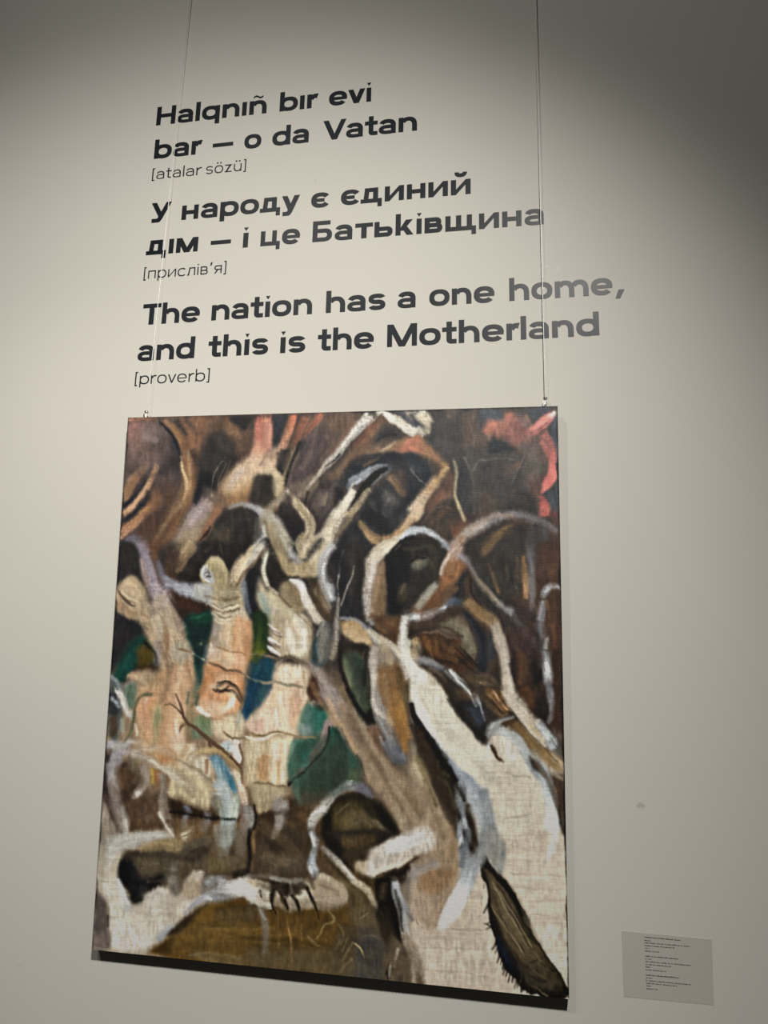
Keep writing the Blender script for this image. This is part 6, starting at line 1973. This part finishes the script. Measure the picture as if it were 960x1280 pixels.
S 4 .8|e4e0d4|225,55,14 290,100,16 350,140,14
S 4 .6|9c7058 b07c5c|330,170,30 400,200,30 450,240,24
S 5 .7|a87058 8c6048|270,190,24 330,190,30
S 4 .6|6c5444|180,150,24 120,220,24 60,270,24
S 4 .7|3a3a3e|200,150,20 270,120,16
S 3 .7|c8b49c|200,210,8 260,180,8
S 5 .8|282c34 2a2a30|60,290,24 130,240,24 210,220,24 300,230,30
S 3 .8|8c98a8 a8b0bc 8c94a0|80,330,20 130,300,20 180,270,14 240,258,6
S 4 .9|0e0d10|230,265,6 160,330,14 100,410,14 75,445,5
S 3 .8|c4b494|170,350,8 120,400,12 70,460,14
S 4 .7|e4dccc|100,360,24 60,420,26 20,480,40
S 4 .6|5c4c40|250,300,14 290,360,14 320,380,10
S 5 .6|46464a|210,420,40 260,460,40
S 4 .5|5a5a5c|240,390,30 210,400,20
S 4 .6|7c6448|130,490,14 180,540,16 210,560,14
S 4 .7|c0a684 ccb494 d8c4a4|290,530,24 350,460,30 390,390,30
S 3 .7|b48c60|400,360,14 450,300,14 480,260,8
S 4 .6|6c5040|430,400,30 400,460,20
S 4 .6|7c5848|460,350,20 440,400,20
S 2 .7|8a8470 9c9478|500,230,4 510,330,5 515,400,6 545,490,5
S 4 .6|3a3a3c|540,280,24 560,380,24
S 5 .6|5c4838|480,520,30 510,480,20
S 4 .7|ccbca4 dccfb8 d4c8b8|190,640,34 240,590,34 290,550,30
S 4 .6|e0d8cc|165,690,16 165,760,16
S 4 .6|c8ccd0 b8c0c8|310,530,10 370,510,14 430,540,10
S 3 .9|0f0e10|235,640,16 290,570,14 350,545,8
S 4 .8|16161a|250,680,24 255,780,24 280,840,20
S 3 .6|4c4438|300,600,16 400,580,14
S 2 .9|100e0c|330,640,3 360,622,5 400,635,3
S 3 .7|7c7466|340,645,8 380,645,10
S 4 .6|3c342c|430,600,24 440,680,24 400,720,24
S 4 .6|6c6450|290,780,14 310,730,12
S 4 .7|a09c94 9c9890|440,730,24 390,790,24 350,840,20
S 4 .7|7c5a3c 6c4c34|520,740,30 460,800,30 400,840,20
S 4 .7|8c6a48 9c7850|500,640,30 490,700,34
S 3 .8|c8b4a4 c8bcb0|530,570,10 470,640,12 455,700,10
S 4 .6|a89484|560,520,24 640,475,20 740,460,14
S 3 .7|787478|780,465,12 860,480,12 920,520,8
P 8 .4|3a3430|600,560 760,500 860,540 800,700 700,760 600,640
S 3 .6|6c5838|620,600,14 680,550,14 730,520,8
S 3 .5|5c4a34|700,560,10 740,520,8
S 3 .7|94744c a88458|780,630,8 792,700,10 790,790,8
S 4 .7|6c686c 747074|810,600,16 815,700,16 820,800,14
S 3 .7|7c7070 8c7c6c 888488|540,620,10 600,710,10 680,800,12 740,860,12
S 4 .6|3c302c|760,820,40 800,900,40 790,1000,40
S 4 .6|54443a|720,900,30 760,1000,30
S 3 .6|5c3c28|760,1010,20 770,1100,20
S 3 .6|6c4a30|900,900,16 910,1000,16
S 4 .7|443026|870,560,40 900,660,40
S 4 .6|3a2820|920,800,14 920,1100,14
S 3 .8|8c8a90 a8a8ac|860,790,8 880,755,8 925,745,8
S 3 .8|707078 68686c|860,820,16 850,900,16 860,960,14
S 2 .9|e8ecee|875,1050,9 880,1100,10
S 4 .6|5c5c60|880,1120,20 885,1200,20
S 4 .7|8c7250 7c6444|550,800,30 620,860,30 660,890,20
S 4 .7|a49884 b4a898 b8ac9c|670,890,24 700,970,30 715,1060,30
S 4 .6|3c3c40|560,870,24 600,960,24 610,1050,24
S 3 .6|7c7460|480,880,20 550,930,24 590,1010,20
S 3 .7|3a2c1e|380,920,10 470,910,10 540,950,10
S 3 .7|5a3c22 6c4a2a|390,950,20 440,1010,24 520,1050,24
S 2 .7|8c6434|400,960,5 420,1030,5
S 2 .7|1c140e|500,990,5 560,1040,6 590,1070,5
S 3 .7|9c9890 8c8c8c|370,1040,14 420,1045,20 470,1075,12
S 2 .9|dce0e0|485,1085,5 530,1130,7 570,1180,6
S 4 .7|dcd8cc e8e4d8|310,900,16 310,1000,24 335,1080,34
S 3 .7|b8a078|350,960,16 350,1020,16
S 4 .7|3a3028 3c3226|420,1090,20 470,1150,24 520,1210,24
S 3 .8|c4b898 ccc0a8|160,920,14 240,970,16 300,1010,16
S 3 .6|c0a078|60,900,20 110,940,24 150,960,16
S 3 .7|8c8c90|50,870,6 110,880,8 150,910,8
S 4 .7|242018|90,980,20 150,1000,16
P 6 .4|6c543c|200,1060 270,1040 290,1150 280,1216 220,1216
S 3 .7|a8987c|210,960,30 240,1020,30 250,1060,30
S 3 .7|c0b8ac|175,1000,16 185,1100,16 185,1200,16
S 3 .7|2c2a20|150,1010,10 165,1100,12 170,1200,10
# thin black wrap of the canvas edge
T 0 0 1
S .5 .8|17120f|160,521,2.0 140,820,1.6 115,1187,1.6
S .5 .9|15130f|697,507,3.2 704,880,3.0 711.5,1249,2.4
S .5 .8|1c1a1c|440,514.5,1.4 570,511,2.2 697,507,3.0
S .5 .6|a0948a|116,1184,1.5 135,1188,1.5
'''
# ------------------------------------------------------------------ the painting on its stretcher
CORNER = [((160, 522), .036), ((697, 507.5), .037), ((711.5, 1249), .0243), ((115, 1187), .0235)]   # TL TR BR BL: photo pixel, distance from wall
TL, TR, BR, BL = [on_wall(*p, d) for p, d in CORNER]
face_n = np.cross(TR-TL, BL-TL); face_n /= np.linalg.norm(face_n)
if face_n[1] > 0: face_n = -face_n                                   # towards the room
def face_point(u, v): return (TL*(1-u)+TR*u)*(1-v)+(BL*(1-u)+BR*u)*v
base = face_point(.5, 1)
painting = thing('painting', 'large unframed oil painting of pale bodies growing into twisted trees, hanging on the wall', 'painting', tuple(base))
NU, NV = 600, 730
U, V = np.meshgrid(np.linspace(0, 1, NU), np.linspace(0, 1, NV))
P = (TL*(1-U[..., None])+TR*U[..., None])*(1-V[..., None])+(BL*(1-U[..., None])+BR*U[..., None])*V[..., None]
zc = P@FWD; QX = 480+FOCAL*(P@RIGHT)/zc; QY = 640-FOCAL*(P@UP)/zc   # where each point of the canvas lies in the drawing below
art = Canvas(); art.run(STROKES); A = art.finish()
gx = np.clip(QX-PX0-.5, 0, PW-1.01); gy = np.clip(QY-PY0-.5, 0, PH-1.01); xi = gx.astype(int); yi = gy.astype(int); fx = (gx-xi)[..., None]; fy = (gy-yi)[..., None]
col = (A[yi, xi]*(1-fx)+A[yi, xi+1]*fx)*(1-fy)+(A[yi+1, xi]*(1-fx)+A[yi+1, xi+1]*fx)*fy
col = np.where(col <= .04045, col/12.92, ((col+.055)/1.055)**2.4)
# the drawing's colours were matched by eye to the photograph under the gallery lamps; this turns them into pigment
UU, VV = U[..., None], V[..., None]
gain = (1.0687)+(-0.4074)*UU+(0.2727)*VV+(-0.0390)*UU*VV+(0.6336)*UU*UU+(0.5651)*VV*VV
pig = np.clip(col*gain*np.array((0.925, 0.93, 0.96)), .004, .93)
n = NU*NV; I = np.arange(n).reshape(NV, NU)
quads = np.stack([I[:-1, :-1], I[1:, :-1], I[1:, 1:], I[:-1, 1:]], -1).reshape(-1, 4)
me = bpy.data.meshes.new('canvas'); me.vertices.add(n); me.vertices.foreach_set('co', (P.reshape(-1, 3)-base).ravel().astype(np.float32))
me.loops.add(quads.size); me.loops.foreach_set('vertex_index', quads.ravel().astype(np.int32))
me.polygons.add(len(quads)); me.polygons.foreach_set('loop_start', np.arange(0, quads.size, 4, dtype=np.int32))
try: me.polygons.foreach_set('loop_total', np.full(len(quads), 4, np.int32))
except Exception: pass
me.update(calc_edges=True); me.validate()
ca = me.color_attributes.new('paint', 'FLOAT_COLOR', 'POINT')
ca.data.foreach_set('color', np.concatenate([pig.reshape(-1, 3), np.ones((n, 1))], 1).ravel().astype(np.float32))
mat_art = material('oil_paint_on_linen', (.5, .5, .5), 0.5, 0.35)
t = mat_art.node_tree; bs = t.nodes['Principled BSDF']
at = node(mat_art, 'ShaderNodeVertexColor', layer_name='paint')
tc = node(mat_art, 'ShaderNodeTexCoord')
def thread(scale, axis):
    mp = node(mat_art, 'ShaderNodeMapping'); mp.inputs['Scale'].default_value = scale
    nz = node(mat_art, 'ShaderNodeTexNoise'); nz.inputs['Scale'].default_value = 1.0; nz.inputs['Detail'].default_value = 2.0
    t.links.new(tc.outputs['Object'], mp.inputs['Vector']); t.links.new(mp.outputs['Vector'], nz.inputs['Vector']); return nz.outputs['Fac']
wf = thread((45, 45, 620), 0); wp = thread((620, 45, 45), 1)           # weft and warp threads of the linen
ad = node(mat_art, 'ShaderNodeMath', operation='ADD'); t.links.new(wf, ad.inputs[0]); t.links.new(wp, ad.inputs[1])
mr = node(mat_art, 'ShaderNodeMapRange'); mr.inputs['From Min'].default_value = .6; mr.inputs['From Max'].default_value = 1.4; mr.inputs['To Min'].default_value = .89; mr.inputs['To Max'].default_value = 1.11
t.links.new(ad.outputs[0], mr.inputs['Value'])
hs = node(mat_art, 'ShaderNodeHueSaturation'); t.links.new(at.outputs['Color'], hs.inputs['Color']); t.links.new(mr.outputs['Result'], hs.inputs['Value']); t.links.new(hs.outputs['Color'], bs.inputs['Base Color'])
bu = node(mat_art, 'ShaderNodeBump'); bu.inputs['Strength'].default_value = .35; bu.inputs['Distance'].default_value = .0008
t.links.new(ad.outputs[0], bu.inputs['Height']); t.links.new(bu.outputs['Normal'], bs.inputs['Normal'])
me.materials.append(mat_art)
cv = bpy.data.objects.new('canvas', me); C.objects.link(cv); cv.parent = painting
# folded canvas edges and the bars behind
ed = MB(); q = [TL, TR, BR, BL]
for i in range(4):
    a, c = q[i], q[(i+1) % 4]; f0 = a-face_n*.0004; f1 = c-face_n*.0004; g0 = a-face_n*.019; g1 = c-face_n*.019
    ctr = face_point(.5, .5); ia = (ctr-a); ia = ia/np.linalg.norm(ia)*.004; ic = (ctr-c); ic = ic/np.linalg.norm(ic)*.004
    ed.hull([f0, f1, f1+ic, f0+ia], [g0, g1, g1+ic, g0+ia])
e = ed.build('canvas_edge', mat_edge, painting, base); e['label'] = 'black folded canvas edge'
u_ax = (TR-TL)/np.linalg.norm(TR-TL); v_ax = (BL-TL)/np.linalg.norm(BL-TL)
for a, c, inw in ((TL, TR, v_ax), (BL, BR, -v_ax), (TL, BL, u_ax), (TR, BR, -u_ax)):
    m = MB(); along = (c-a)/np.linalg.norm(c-a); a2 = a+along*.006+inw*.006; c2 = c-along*.006+inw*.006
    if abs(inw[2]) < .5: a2 = a2+along*.045; c2 = c2-along*.045
    m.hull([a2-face_n*.003, c2-face_n*.003, c2-face_n*.018, a2-face_n*.018], [a2+inw*.04-face_n*.003, c2+inw*.04-face_n*.003, c2+inw*.04-face_n*.018, a2+inw*.04-face_n*.018])
    m.build('stretcher_bar', mat_wood, painting, base)

# ------------------------------------------------------------------ hanging wires
def hanging_wire(px_top, px_low, py_low, label):
    low = on_wall(px_low, py_low, .0135); top = on_wall(px_top, 0, .0075)
    d = (top-low)/(top[2]-low[2]); end = low+d*(2.302-low[2]); end[1] = min(end[1], WALL-.0025)
    hook_base = low-np.array([0, 0, .022])
    w = thing('hanging_wire', label, 'wire', tuple(low), 'picture wires holding the painting')
    m = MB(); ax = end-low; L = np.linalg.norm(ax); m.lathe(low, ax, [(0, .0010), (L, .0010)], 10)
    m.build('cable', mat_cable, w, low)
    m = MB(); m.lathe(low, (0, 0, 1), [(-.004, .0042), (-.0035, .0052), (.0005, .0052), (.0015, .004), (.003, .0018)], 20)
    m.build('cable_gripper', mat_hook, w, low)
    m = MB(); m.lathe(low-np.array([.0008, 0, .0045]), (0, 0, -1), [(0, .0022), (.002, .0024), (.012, .0036), (.020, .0036)], 16)
    m.box((low[0]-.0062, low[1]-.003, low[2]-.020), (low[0]-.0026, low[1]+.002, low[2]-.0062))
    m.build('hook', mat_hook, w, low)
hanging_wire(237.8, 183.2, 514.5, 'thin bright picture wire with hook at the upper left corner of the painting')
hanging_wire(669.2, 681.6, 497.5, 'thin bright picture wire with hook at the upper right corner of the painting')
# ------------------------------------------------------------------ lettering: glyphs drawn as bands and bars, cap height = 1
def rect(x0, y0, x1, y1): return [(x0, y0), (x1, y0), (x1, y1), (x0, y1)]
def band(cx, cy, rx, ry, t, h, a0, a1, n=2.35):
    k = max(6, int(abs(a1-a0)/7)); out = []; inn = []
    for i in range(k+1):
        a = math.radians(a0+(a1-a0)*i/k); c, s = math.cos(a), math.sin(a)
        ex = math.copysign(abs(c)**(2/n), c); ey = math.copysign(abs(s)**(2/n), s)
        out.append((cx+rx*ex, cy+ry*ey)); inn.append((cx+(rx-t)*ex, cy+(ry-h)*ey))
    return out+inn[::-1]
def ring(cx, cy, rx, ry, t, h): return [band(cx, cy, rx, ry, t, h, 0, 180), band(cx, cy, rx, ry, t, h, 180, 360)]
def bar(p, q, t):                                   # slanted stroke with horizontal ends, t = horizontal thickness
    return [(p[0]-t/2, p[1]), (p[0]+t/2, p[1]), (q[0]+t/2, q[1]), (q[0]-t/2, q[1])]
def glyph(ch, t, h, X, asc, bold):
    o = .012; W = .92 if bold else .74; tt = t*1.08
    def arch(x0, x1):
        rx = (x1-x0)/2; ry = min(.42*X/.7, .42)
        return [band((x0+x1)/2, X+o-ry, rx, ry, t, h, 0, 150), rect(x1-t, 0, x1, X+o-ry+.01)]
    def bowl(x0, x1): return ring((x0+x1)/2, X/2, (x1-x0)/2, X/2+o, t, h)
    if ch in 'oо': return bowl(0, W), W
    if ch == 'ö': return bowl(0, W)+[rect(W/2-.2, X+.17, W/2-.2+t*1.3, X+.17+t*1.3), rect(W/2+.2-t*1.3, X+.17, W/2+.2, X+.17+t*1.3)], W
    if ch == 'ı': return [rect(0, 0, t, X)], t
    if ch in 'iі':
        d = .105 if bold else .065
        return [rect(0, 0, t, X), [(t/2, X+.09), (t/2+d, X+.26), (t/2-d, X+.26)]], t
    if ch == 'l': return [rect(0, 0, t, asc)], t
    if ch == 'n' or ch == 'ñ':
        n = .88 if bold else .68; g = [rect(0, 0, t, X)]+arch(t*.25, n)
        if ch == 'ñ':
            a = []; c = []
            for i in range(15):
                x = i/14; y = math.sin(x*2*math.pi)*.055+.04*(x-.5); a.append((n*.22+x*n*.56, X+.24+y)); c.append((n*.22+x*n*.56, X+.15+y))
            g.append(c+a[::-1])
        return g, n
    if ch == 'h': n = .88 if bold else .68; return [rect(0, 0, t, asc)]+arch(t*.25, n), n
    if ch == 'm': n = 1.46; m = (n+t)/2; return [rect(0, 0, t, X)]+arch(t*.25, m)+arch(m-t*.75, n), n
    if ch == 'r':
        n = .52 if bold else .42; ry = .42*X/.7; cx = n*.86
        g = [rect(0, 0, t, X), band(cx, X+o-ry, cx-t*.25, ry, t, h*1.1, 82, 152)]
        if bold: g.append([(cx+.0, X+o), (n+.04, X+o), (n-.04, X-h*1.25), (cx-.02, X+o-h*1.1)])
        else: g.append([(cx, X+o), (n, X+o-.02), (n, X+o-.02-h), (cx, X+o-h)])
        return g, n
    if ch in 'aа':
        n = .82 if bold else .62; g = [rect(n-t, 0, n, X*.66)]; ry = .30*X/.7
        g.append(band(n*.5, X+o-ry, n*.5, ry, t, h, -2, 158))
        br = X*.315; g.append(band(n*.48, br-o, n*.48, br, t*.95, h*.86, 52, 308)); g.append(rect(n*.5, 2*br-o-h*.86, n-t*.5, 2*br-o)); g.append(band(n*.62, br-o, n*.36, br, t*.5, h*.86, -90, 0))
        return g, n
    if ch in 'bЬ': return [rect(0, 0, t, asc)]+bowl(0, W), W
    if ch == 'd': return [rect(W-t, 0, W, asc)]+bowl(0, W), W
    if ch == 'q': return [rect(W-t, -.25, W, X)]+bowl(0, W), W
    if ch in 'pр': return [rect(0, -.25, t, X)]+bowl(0, W), W
    if ch in 'eе':
        return [band(W/2, X/2, W/2, X/2+o, t, h, 0, 322), rect(t*.5, X/2-h*.42, W-.012, X/2+h*.36)], W
    if ch == 'є': return [band(W/2, X/2, W/2, X/2+o, t, h, 34, 326), rect(t*.5, X/2-h*.42, W*.70, X/2+h*.42)], W*.95
    if ch == 'с': return [band(W/2, X/2, W/2, X/2+o, t, h, 42, 318)], W*.93
    if ch in 'vV':
        H = X if ch == 'v' else 1.0; n = (.86 if bold else .66) if ch == 'v' else 1.14; k = t*1.12
        return [bar((n/2-.0, 0), (k/2, H), k), bar((n/2+.0, 0), (n-k/2, H), k)], n
    if ch in 'уУ':
        H = X if ch == 'у' else 1.0; n = .86 if ch == 'у' else 1.02; bt = -.25 if ch == 'у' else 0.0; k = t*1.12
        jx = n*.42; jy = bt+.24
        return [bar((n*.5, bt+(H-bt)*.30), (k/2, H), k), bar((jx, bt+h*.55), (n-k/2, H), k), band(jx-.07, bt+.18, .19, .18+o, t*.9, h, 268, 372), rect(.06, bt-o, jx-.05, bt+h-o)], n
    if ch == 't':
        n = .62 if bold else .44; x = n*.30
        return [rect(x, h*.9, x+t, X+.25), rect(0, X-h, n, X), band(x+.24, .20, .24, .20, t, h, 180, 272), rect(x+.22, 0, n, h)], n
    if ch == 's':
        n = .76 if bold else .58; ry = (X+2*o+h)/4
        return [band(n/2, X+o-ry, n/2, ry, t*.95, h, 20, 272), band(n/2, ry-o, n/2, ry, t*.95, h, 92, -160)], n
    if ch == 'z': n = .58; return [rect(0, X-h, n, X), rect(0, 0, n, h), bar((t, 0), (n-t, X), t*1.5)], n
    if ch == 'ü':
        n = .66; return [rect(n-t, 0, n, X), rect(0, X*.45, t, X), band(n/2, .36-o, n/2, .36, t, h, 180, 340), rect(n/2-.2, X+.17, n/2-.2+t*1.3, X+.17+t*1.3), rect(n/2+.2-t*1.3, X+.17, n/2+.2, X+.17+t*1.3)], n
    if ch in 'Hн': H = 1.0 if ch == 'H' else X; n = 1.0 if ch == 'H' else .84; return [rect(0, 0, t, H), rect(n-t, 0, n, H), rect(t*.5, H/2-h/2, n-t*.5, H/2+h/2)], n
    if ch in 'Tт': H = 1.0 if ch == 'T' else X; n = .92 if ch == 'T' else .82; return [rect(0, H-h, n, H), rect(n/2-tt/2, 0, n/2+tt/2, H-h*.5)], n
    if ch in 'Mм':
        H = 1.0 if ch == 'M' else X; n = 1.30 if ch == 'M' else 1.06; k = t*1.15
        return [rect(0, 0, t*.95, H), rect(n-t*.95, 0, n, H), bar((n/2, 0), (k/2, H), k), bar((n/2, 0), (n-k/2, H), k)], n
    if ch in 'ий':
        n = .88 if bold else .68; g = [rect(0, 0, t, X), rect(n-t, 0, n, X), [(t*.4, 0), (t*.6, t*.1), (n-t*.4, X), (n-t*.6, X-t*.1)]]
        k = t*1.25 if bold else t*1.3; g[2] = [(0, 0), (k*.75, 0), (n, X), (n-k*.75, X)]
        if ch == 'й': g.append(band(n/2, X+.36, .28, .24, t*.8, h*.9, 180, 360))
        return g, n
    if ch == 'д':
        n = .98; return [rect(0, 0, n, h), rect(n-t*.85, -.20, n, h), rect(n-t*1.75, h*.5, n-t*.75, X), rect(.24, X-h, n-t*.8, X), bar((.24, h*.5), (.30, X), t*.95)], n
    if ch in 'цщ':
        n = 1.0 if ch == 'ц' else 1.36; g = [rect(0, 0, t, X), rect(n-t*1.75, 0, n-t*.75, X), rect(0, 0, n, h), rect(n-t*.85, -.20, n, h)]
        if ch == 'щ': m = (n-t*.75)/2; g.append(rect(m-t/2, 0, m+t/2, X))
        return g, n
    def dbowl(x0, x1, y0, y1):                      # half bowl standing on a stem
        r = (y1-y0)/2; xm = x1-r*1.15
        return [band(xm, (y0+y1)/2, x1-xm, r, t, h, -90, 90), rect(x0, y0, xm+.01, y0+h), rect(x0, y1-h, xm+.01, y1)]
    if ch == 'Б': n = .92; return [rect(0, 0, t, 1), rect(0, 1-h, n*.9, 1)]+dbowl(t*.5, n, 0, .62), n
    if ch == 'ь': n = .84; return [rect(0, 0, t, X)]+dbowl(t*.5, n, 0, .46*X/.7), n
    if ch == 'в': n = .80 if bold else .62; return [rect(0, 0, t, X)]+dbowl(t*.5, n, 0, X*.5+h*.5)+dbowl(t*.5, n*.94, X*.5-h*.5, X), n
    if ch == 'k':
        n = .82; return [rect(0, 0, t, asc), [(t*.6, X*.30), (t*1.5, X*.30), (n-.04, X), (n-.04-t*1.35, X)], [(n-t*1.3, 0), (n, 0), (n*.60, X*.62), (n*.36, X*.46)]], n
    if ch == 'п': n = .66; return [rect(0, 0, t, X), rect(n-t, 0, n, X), rect(0, X-h, n, X)], n
    if ch == 'л': n = .66; return [bar((t, 0), (.20, X), t*1.1), rect(n-t, 0, n, X), rect(.18, X-h, n, X), rect(0, 0, t*1.6, h)], n
    if ch == 'я':
        n = .62; g = [rect(n-t, 0, n, X)]; r = (X*.58)/2; xm = r*1.15
        g += [band(xm, X-r, xm, r, t, h, 90, 270), rect(xm-.01, X-h, n, X), rect(xm-.01, X-2*r, n, X-2*r+h), bar((t*.7, 0), (n*.48, X-2*r+h*.5), t*1.25)]
        return g, n
    if ch == '’': return [[(0, X+.02), (t*1.1, X+.02), (t*2.0, X+.30), (t*.4, X+.30)]], t*2
    if ch == '[': return [rect(0, -.14, t, 1.04), rect(0, 1.04-h, .20, 1.04), rect(0, -.14, .20, -.14+h)], .20
    if ch == ']': return [rect(.20-t, -.14, .20, 1.04), rect(0, 1.04-h, .20, 1.04), rect(0, -.14, .20, -.14+h)], .20
    if ch == '—': return [rect(0, X*.5-h*.5, 1.06, X*.5+h*.5)], 1.06
    if ch == ',': return [[(0, -.20), (.20, -.20), (.40, .19), (.14, .19)]], .40
    raise ValueError(ch)
ROUND = set('oоöeеєсdqa') ; OPENR = set('bpрoоöeеєсЬ')
THIN = .0005
def letters(word, parent, x0, z0, x1, z1, cap, bold):
    t, h, X, asc = (.234, .196, .725, 1.02) if bold else (.098, .092, .700, 1.02)
    gap = .130 if bold else .175
    cur = 0; items = []
    for i, ch in enumerate(word):
        g, adv = glyph(ch, t, h, X, asc, bold)
        if i:
            p = word[i-1]; sp = gap
            if p in OPENR: sp -= .03
            if ch in ROUND: sp -= .03
            if ch in 'vуV' or p in 'vVуУrTт': sp -= .06
            if p == 'V': sp -= .04
            if ch in 'д': sp -= .05
            if ch == 't' or p == 't': sp -= .04
            cur += sp
        items.append((ch, g, cur)); cur += adv
    sx = math.hypot(x1-x0, z1-z0)/cur; ca, sa = (x1-x0)/math.hypot(x1-x0, z1-z0), (z1-z0)/math.hypot(x1-x0, z1-z0)
    og = np.array(parent.location)
    for ch, g, off in items:
        m = MB()
        for k, poly in enumerate(g):
            area = sum(poly[i-1][0]*poly[i][1]-poly[i][0]*poly[i-1][1] for i in range(len(poly)))
            if area < 0: poly = poly[::-1]
            lift = THIN+.00003*k
            pts = [(x0+(off+x)*sx*ca-y*cap*sa, z0+(off+x)*sx*sa+y*cap*ca) for x, y in poly]
            m.hull([(x, WALL-.00002, z) for x, z in pts][::-1], [(x, WALL-lift, z) for x, z in pts][::-1])
        m.build('letter', mat_vinyl, parent, og)
BIG, SMALL = .0590, .0330
LINES = [
 # label, bold, baseline through two photo points, words with their left and right ends in the photo
 ('large black wall lettering in Crimean Tatar, top line of all, reading Halqnıñ bır evi', 1, (195, 157, 463.6, 126.8), [('Halqnıñ', 195, 333), ('bır', 349.3, 396.5), ('evi', 411, 463.8)]),
 ('large black wall lettering reading bar — o da Vatan, second line from the top', 1, (192.2, 198.8, 521, 163.1), [('bar', 192.2, 251.3), ('—', 265.3, 291.0), ('o', 305.0, 326.3), ('da', 340, 385.7), ('Vatan', 403.5, 521.2)]),
 ('small thin bracketed wall lettering reading [atalar sözü], under the Crimean Tatar lines', 0, (192, 224.3, 300, 213.6), [('[atalar', 189.8, 251.8), ('sözü]', 257.4, 307.2)]),
 ('large black Cyrillic wall lettering starting with У народу, with two words reading є єдиний', 1, (226.8, 275.1, 588.2, 242.2), [('У', 187.8, 213), ('народу', 226.6, 374.3), ('є', 388.7, 411.4), ('єдиний', 425.9, 588.4)]),
 ('large black Cyrillic wall lettering ending in Батьківщина, crossed by the right wire', 1, (190, 318.6, 679.8, 280.2), [('дıм', 182.2, 246.9), ('—', 262.8, 288.1), ('і', 303.3, 309.7), ('це', 325.3, 374.7), ('Батьkівщина', 390.3, 679.8)]),
 ('small thin bracketed Cyrillic wall lettering reading [прислів’я]', 0, (188, 348.2, 273, 341.6), [('[прислів’я]', 179.4, 282.5)]),
 ('large black English wall lettering reading The nation has a one home', 1, (202.2, 404.8, 736.8, 369.8), [('The', 177.2, 249.3), ('nation', 263.9, 389.9), ('has', 407.1, 481.6), ('a', 496.9, 519.4), ('one', 536.5, 618.3), ('home,', 636.7, 780.9)]),
 ('large black English wall lettering reading and this is the Motherland', 1, (190, 450.5, 749.3, 419.1), [('and', 171.5, 242.6), ('this', 259.6, 334.8), ('is', 350, 381.3), ('the', 396.8, 467.2), ('Motherland', 483.7, 749.4)]),
 ('small thin bracketed English wall lettering reading [proverb], just above the painting', 0, (190, 479.6, 253, 476.4), [('[proverb]', 168.3, 261.6)]),
]
for label, bold, (ax, ay, bx, by), words in LINES:
    def base_at(x): return ay+(by-ay)*(x-ax)/(bx-ax)
    s = on_wall(words[0][1], base_at(words[0][1]))
    line = thing('wall_lettering', label, 'lettering', (s[0], WALL, s[2]), 'proverb in vinyl lettering on the wall')
    for w, xl, xr in words:
        p, q = on_wall(xl, base_at(xl)), on_wall(xr, base_at(xr))
        letters(w, line, p[0], p[2], q[0], q[2], BIG if bold else SMALL, bold)

# ------------------------------------------------------------------ the caption card, lower right
card_px = [(776.8, 1163.5), (889.8, 1174.1), (892.5, 1256.3), (779.5, 1245.9)]
cq = [on_wall(*p) for p in card_px]
card = thing('caption_card', 'small grey caption card printed with three paragraphs, on the wall right of the painting', 'label', (cq[3][0], WALL, cq[3][2]))
og = np.array(card.location)
m = MB(); m.hull([(p[0], WALL-.00002, p[2]) for p in cq], [(p[0], WALL-.0004, p[2]) for p in cq]); m.build('card', mat_card, card, og)
ROWS = [(262,158,597,188,1),(262,187,322,192,0),(262,209,683,245,0),(262,235,540,259,0),(265,258,310,262,0),(265,285,398,296,0),
        (268,332,578,361,1),(268,358,328,363,0),(270,383,692,420,0),(272,408,520,432,0),(272,432,318,437,0),(272,458,472,476,0),
        (275,507,587,535,1),(275,533,335,539,0),(275,558,690,598,0),(278,583,563,610,0),(280,607,322,611,0),(280,633,383,642,0)]
rnd = random.Random(5); m = MB()
for x0, y0, x1, y1, heavy in ROWS:
    x = x0
    while x < x1-4:
        wl = rnd.choice((22, 34, 48, 60, 72)); xe = min(x+wl, x1)
        while x < xe-3:
            cw = rnd.choice((5.5, 6.5, 7.5)); up = rnd.choice((7, 7, 7, 10.5)); yb = y0+(y1-y0)*(x-x0)/max(1, x1-x0)+4; th = 5.4 if heavy else 3.6
            def q4(a, b_, c, d): return [on_wall(770+u/7.385, 1150+v/7.385) for u, v in ((a, b_), (c, b_), (c, d), (a, d))]
            parts = [(x, yb-up, x+th, yb)]
            k = rnd.random()
            if k < .7: parts.append((x+cw-1.2-th*.6, yb-7, x+cw-1.2, yb))
            if k < .55: parts.append((x, yb-7, x+cw-1.2, yb-7+th*.8))
            if k > .35: parts.append((x, yb-th*.8, x+cw-1.2, yb))
            for i, pr in enumerate(parts):
                f = q4(*pr); m.hull([(p[0], WALL-.00038, p[2]) for p in f], [(p[0], WALL-.00048-.00001*i, p[2]) for p in f])
            x += cw
        x = xe+6
m.build('printed_text', mat_ink, card, og)
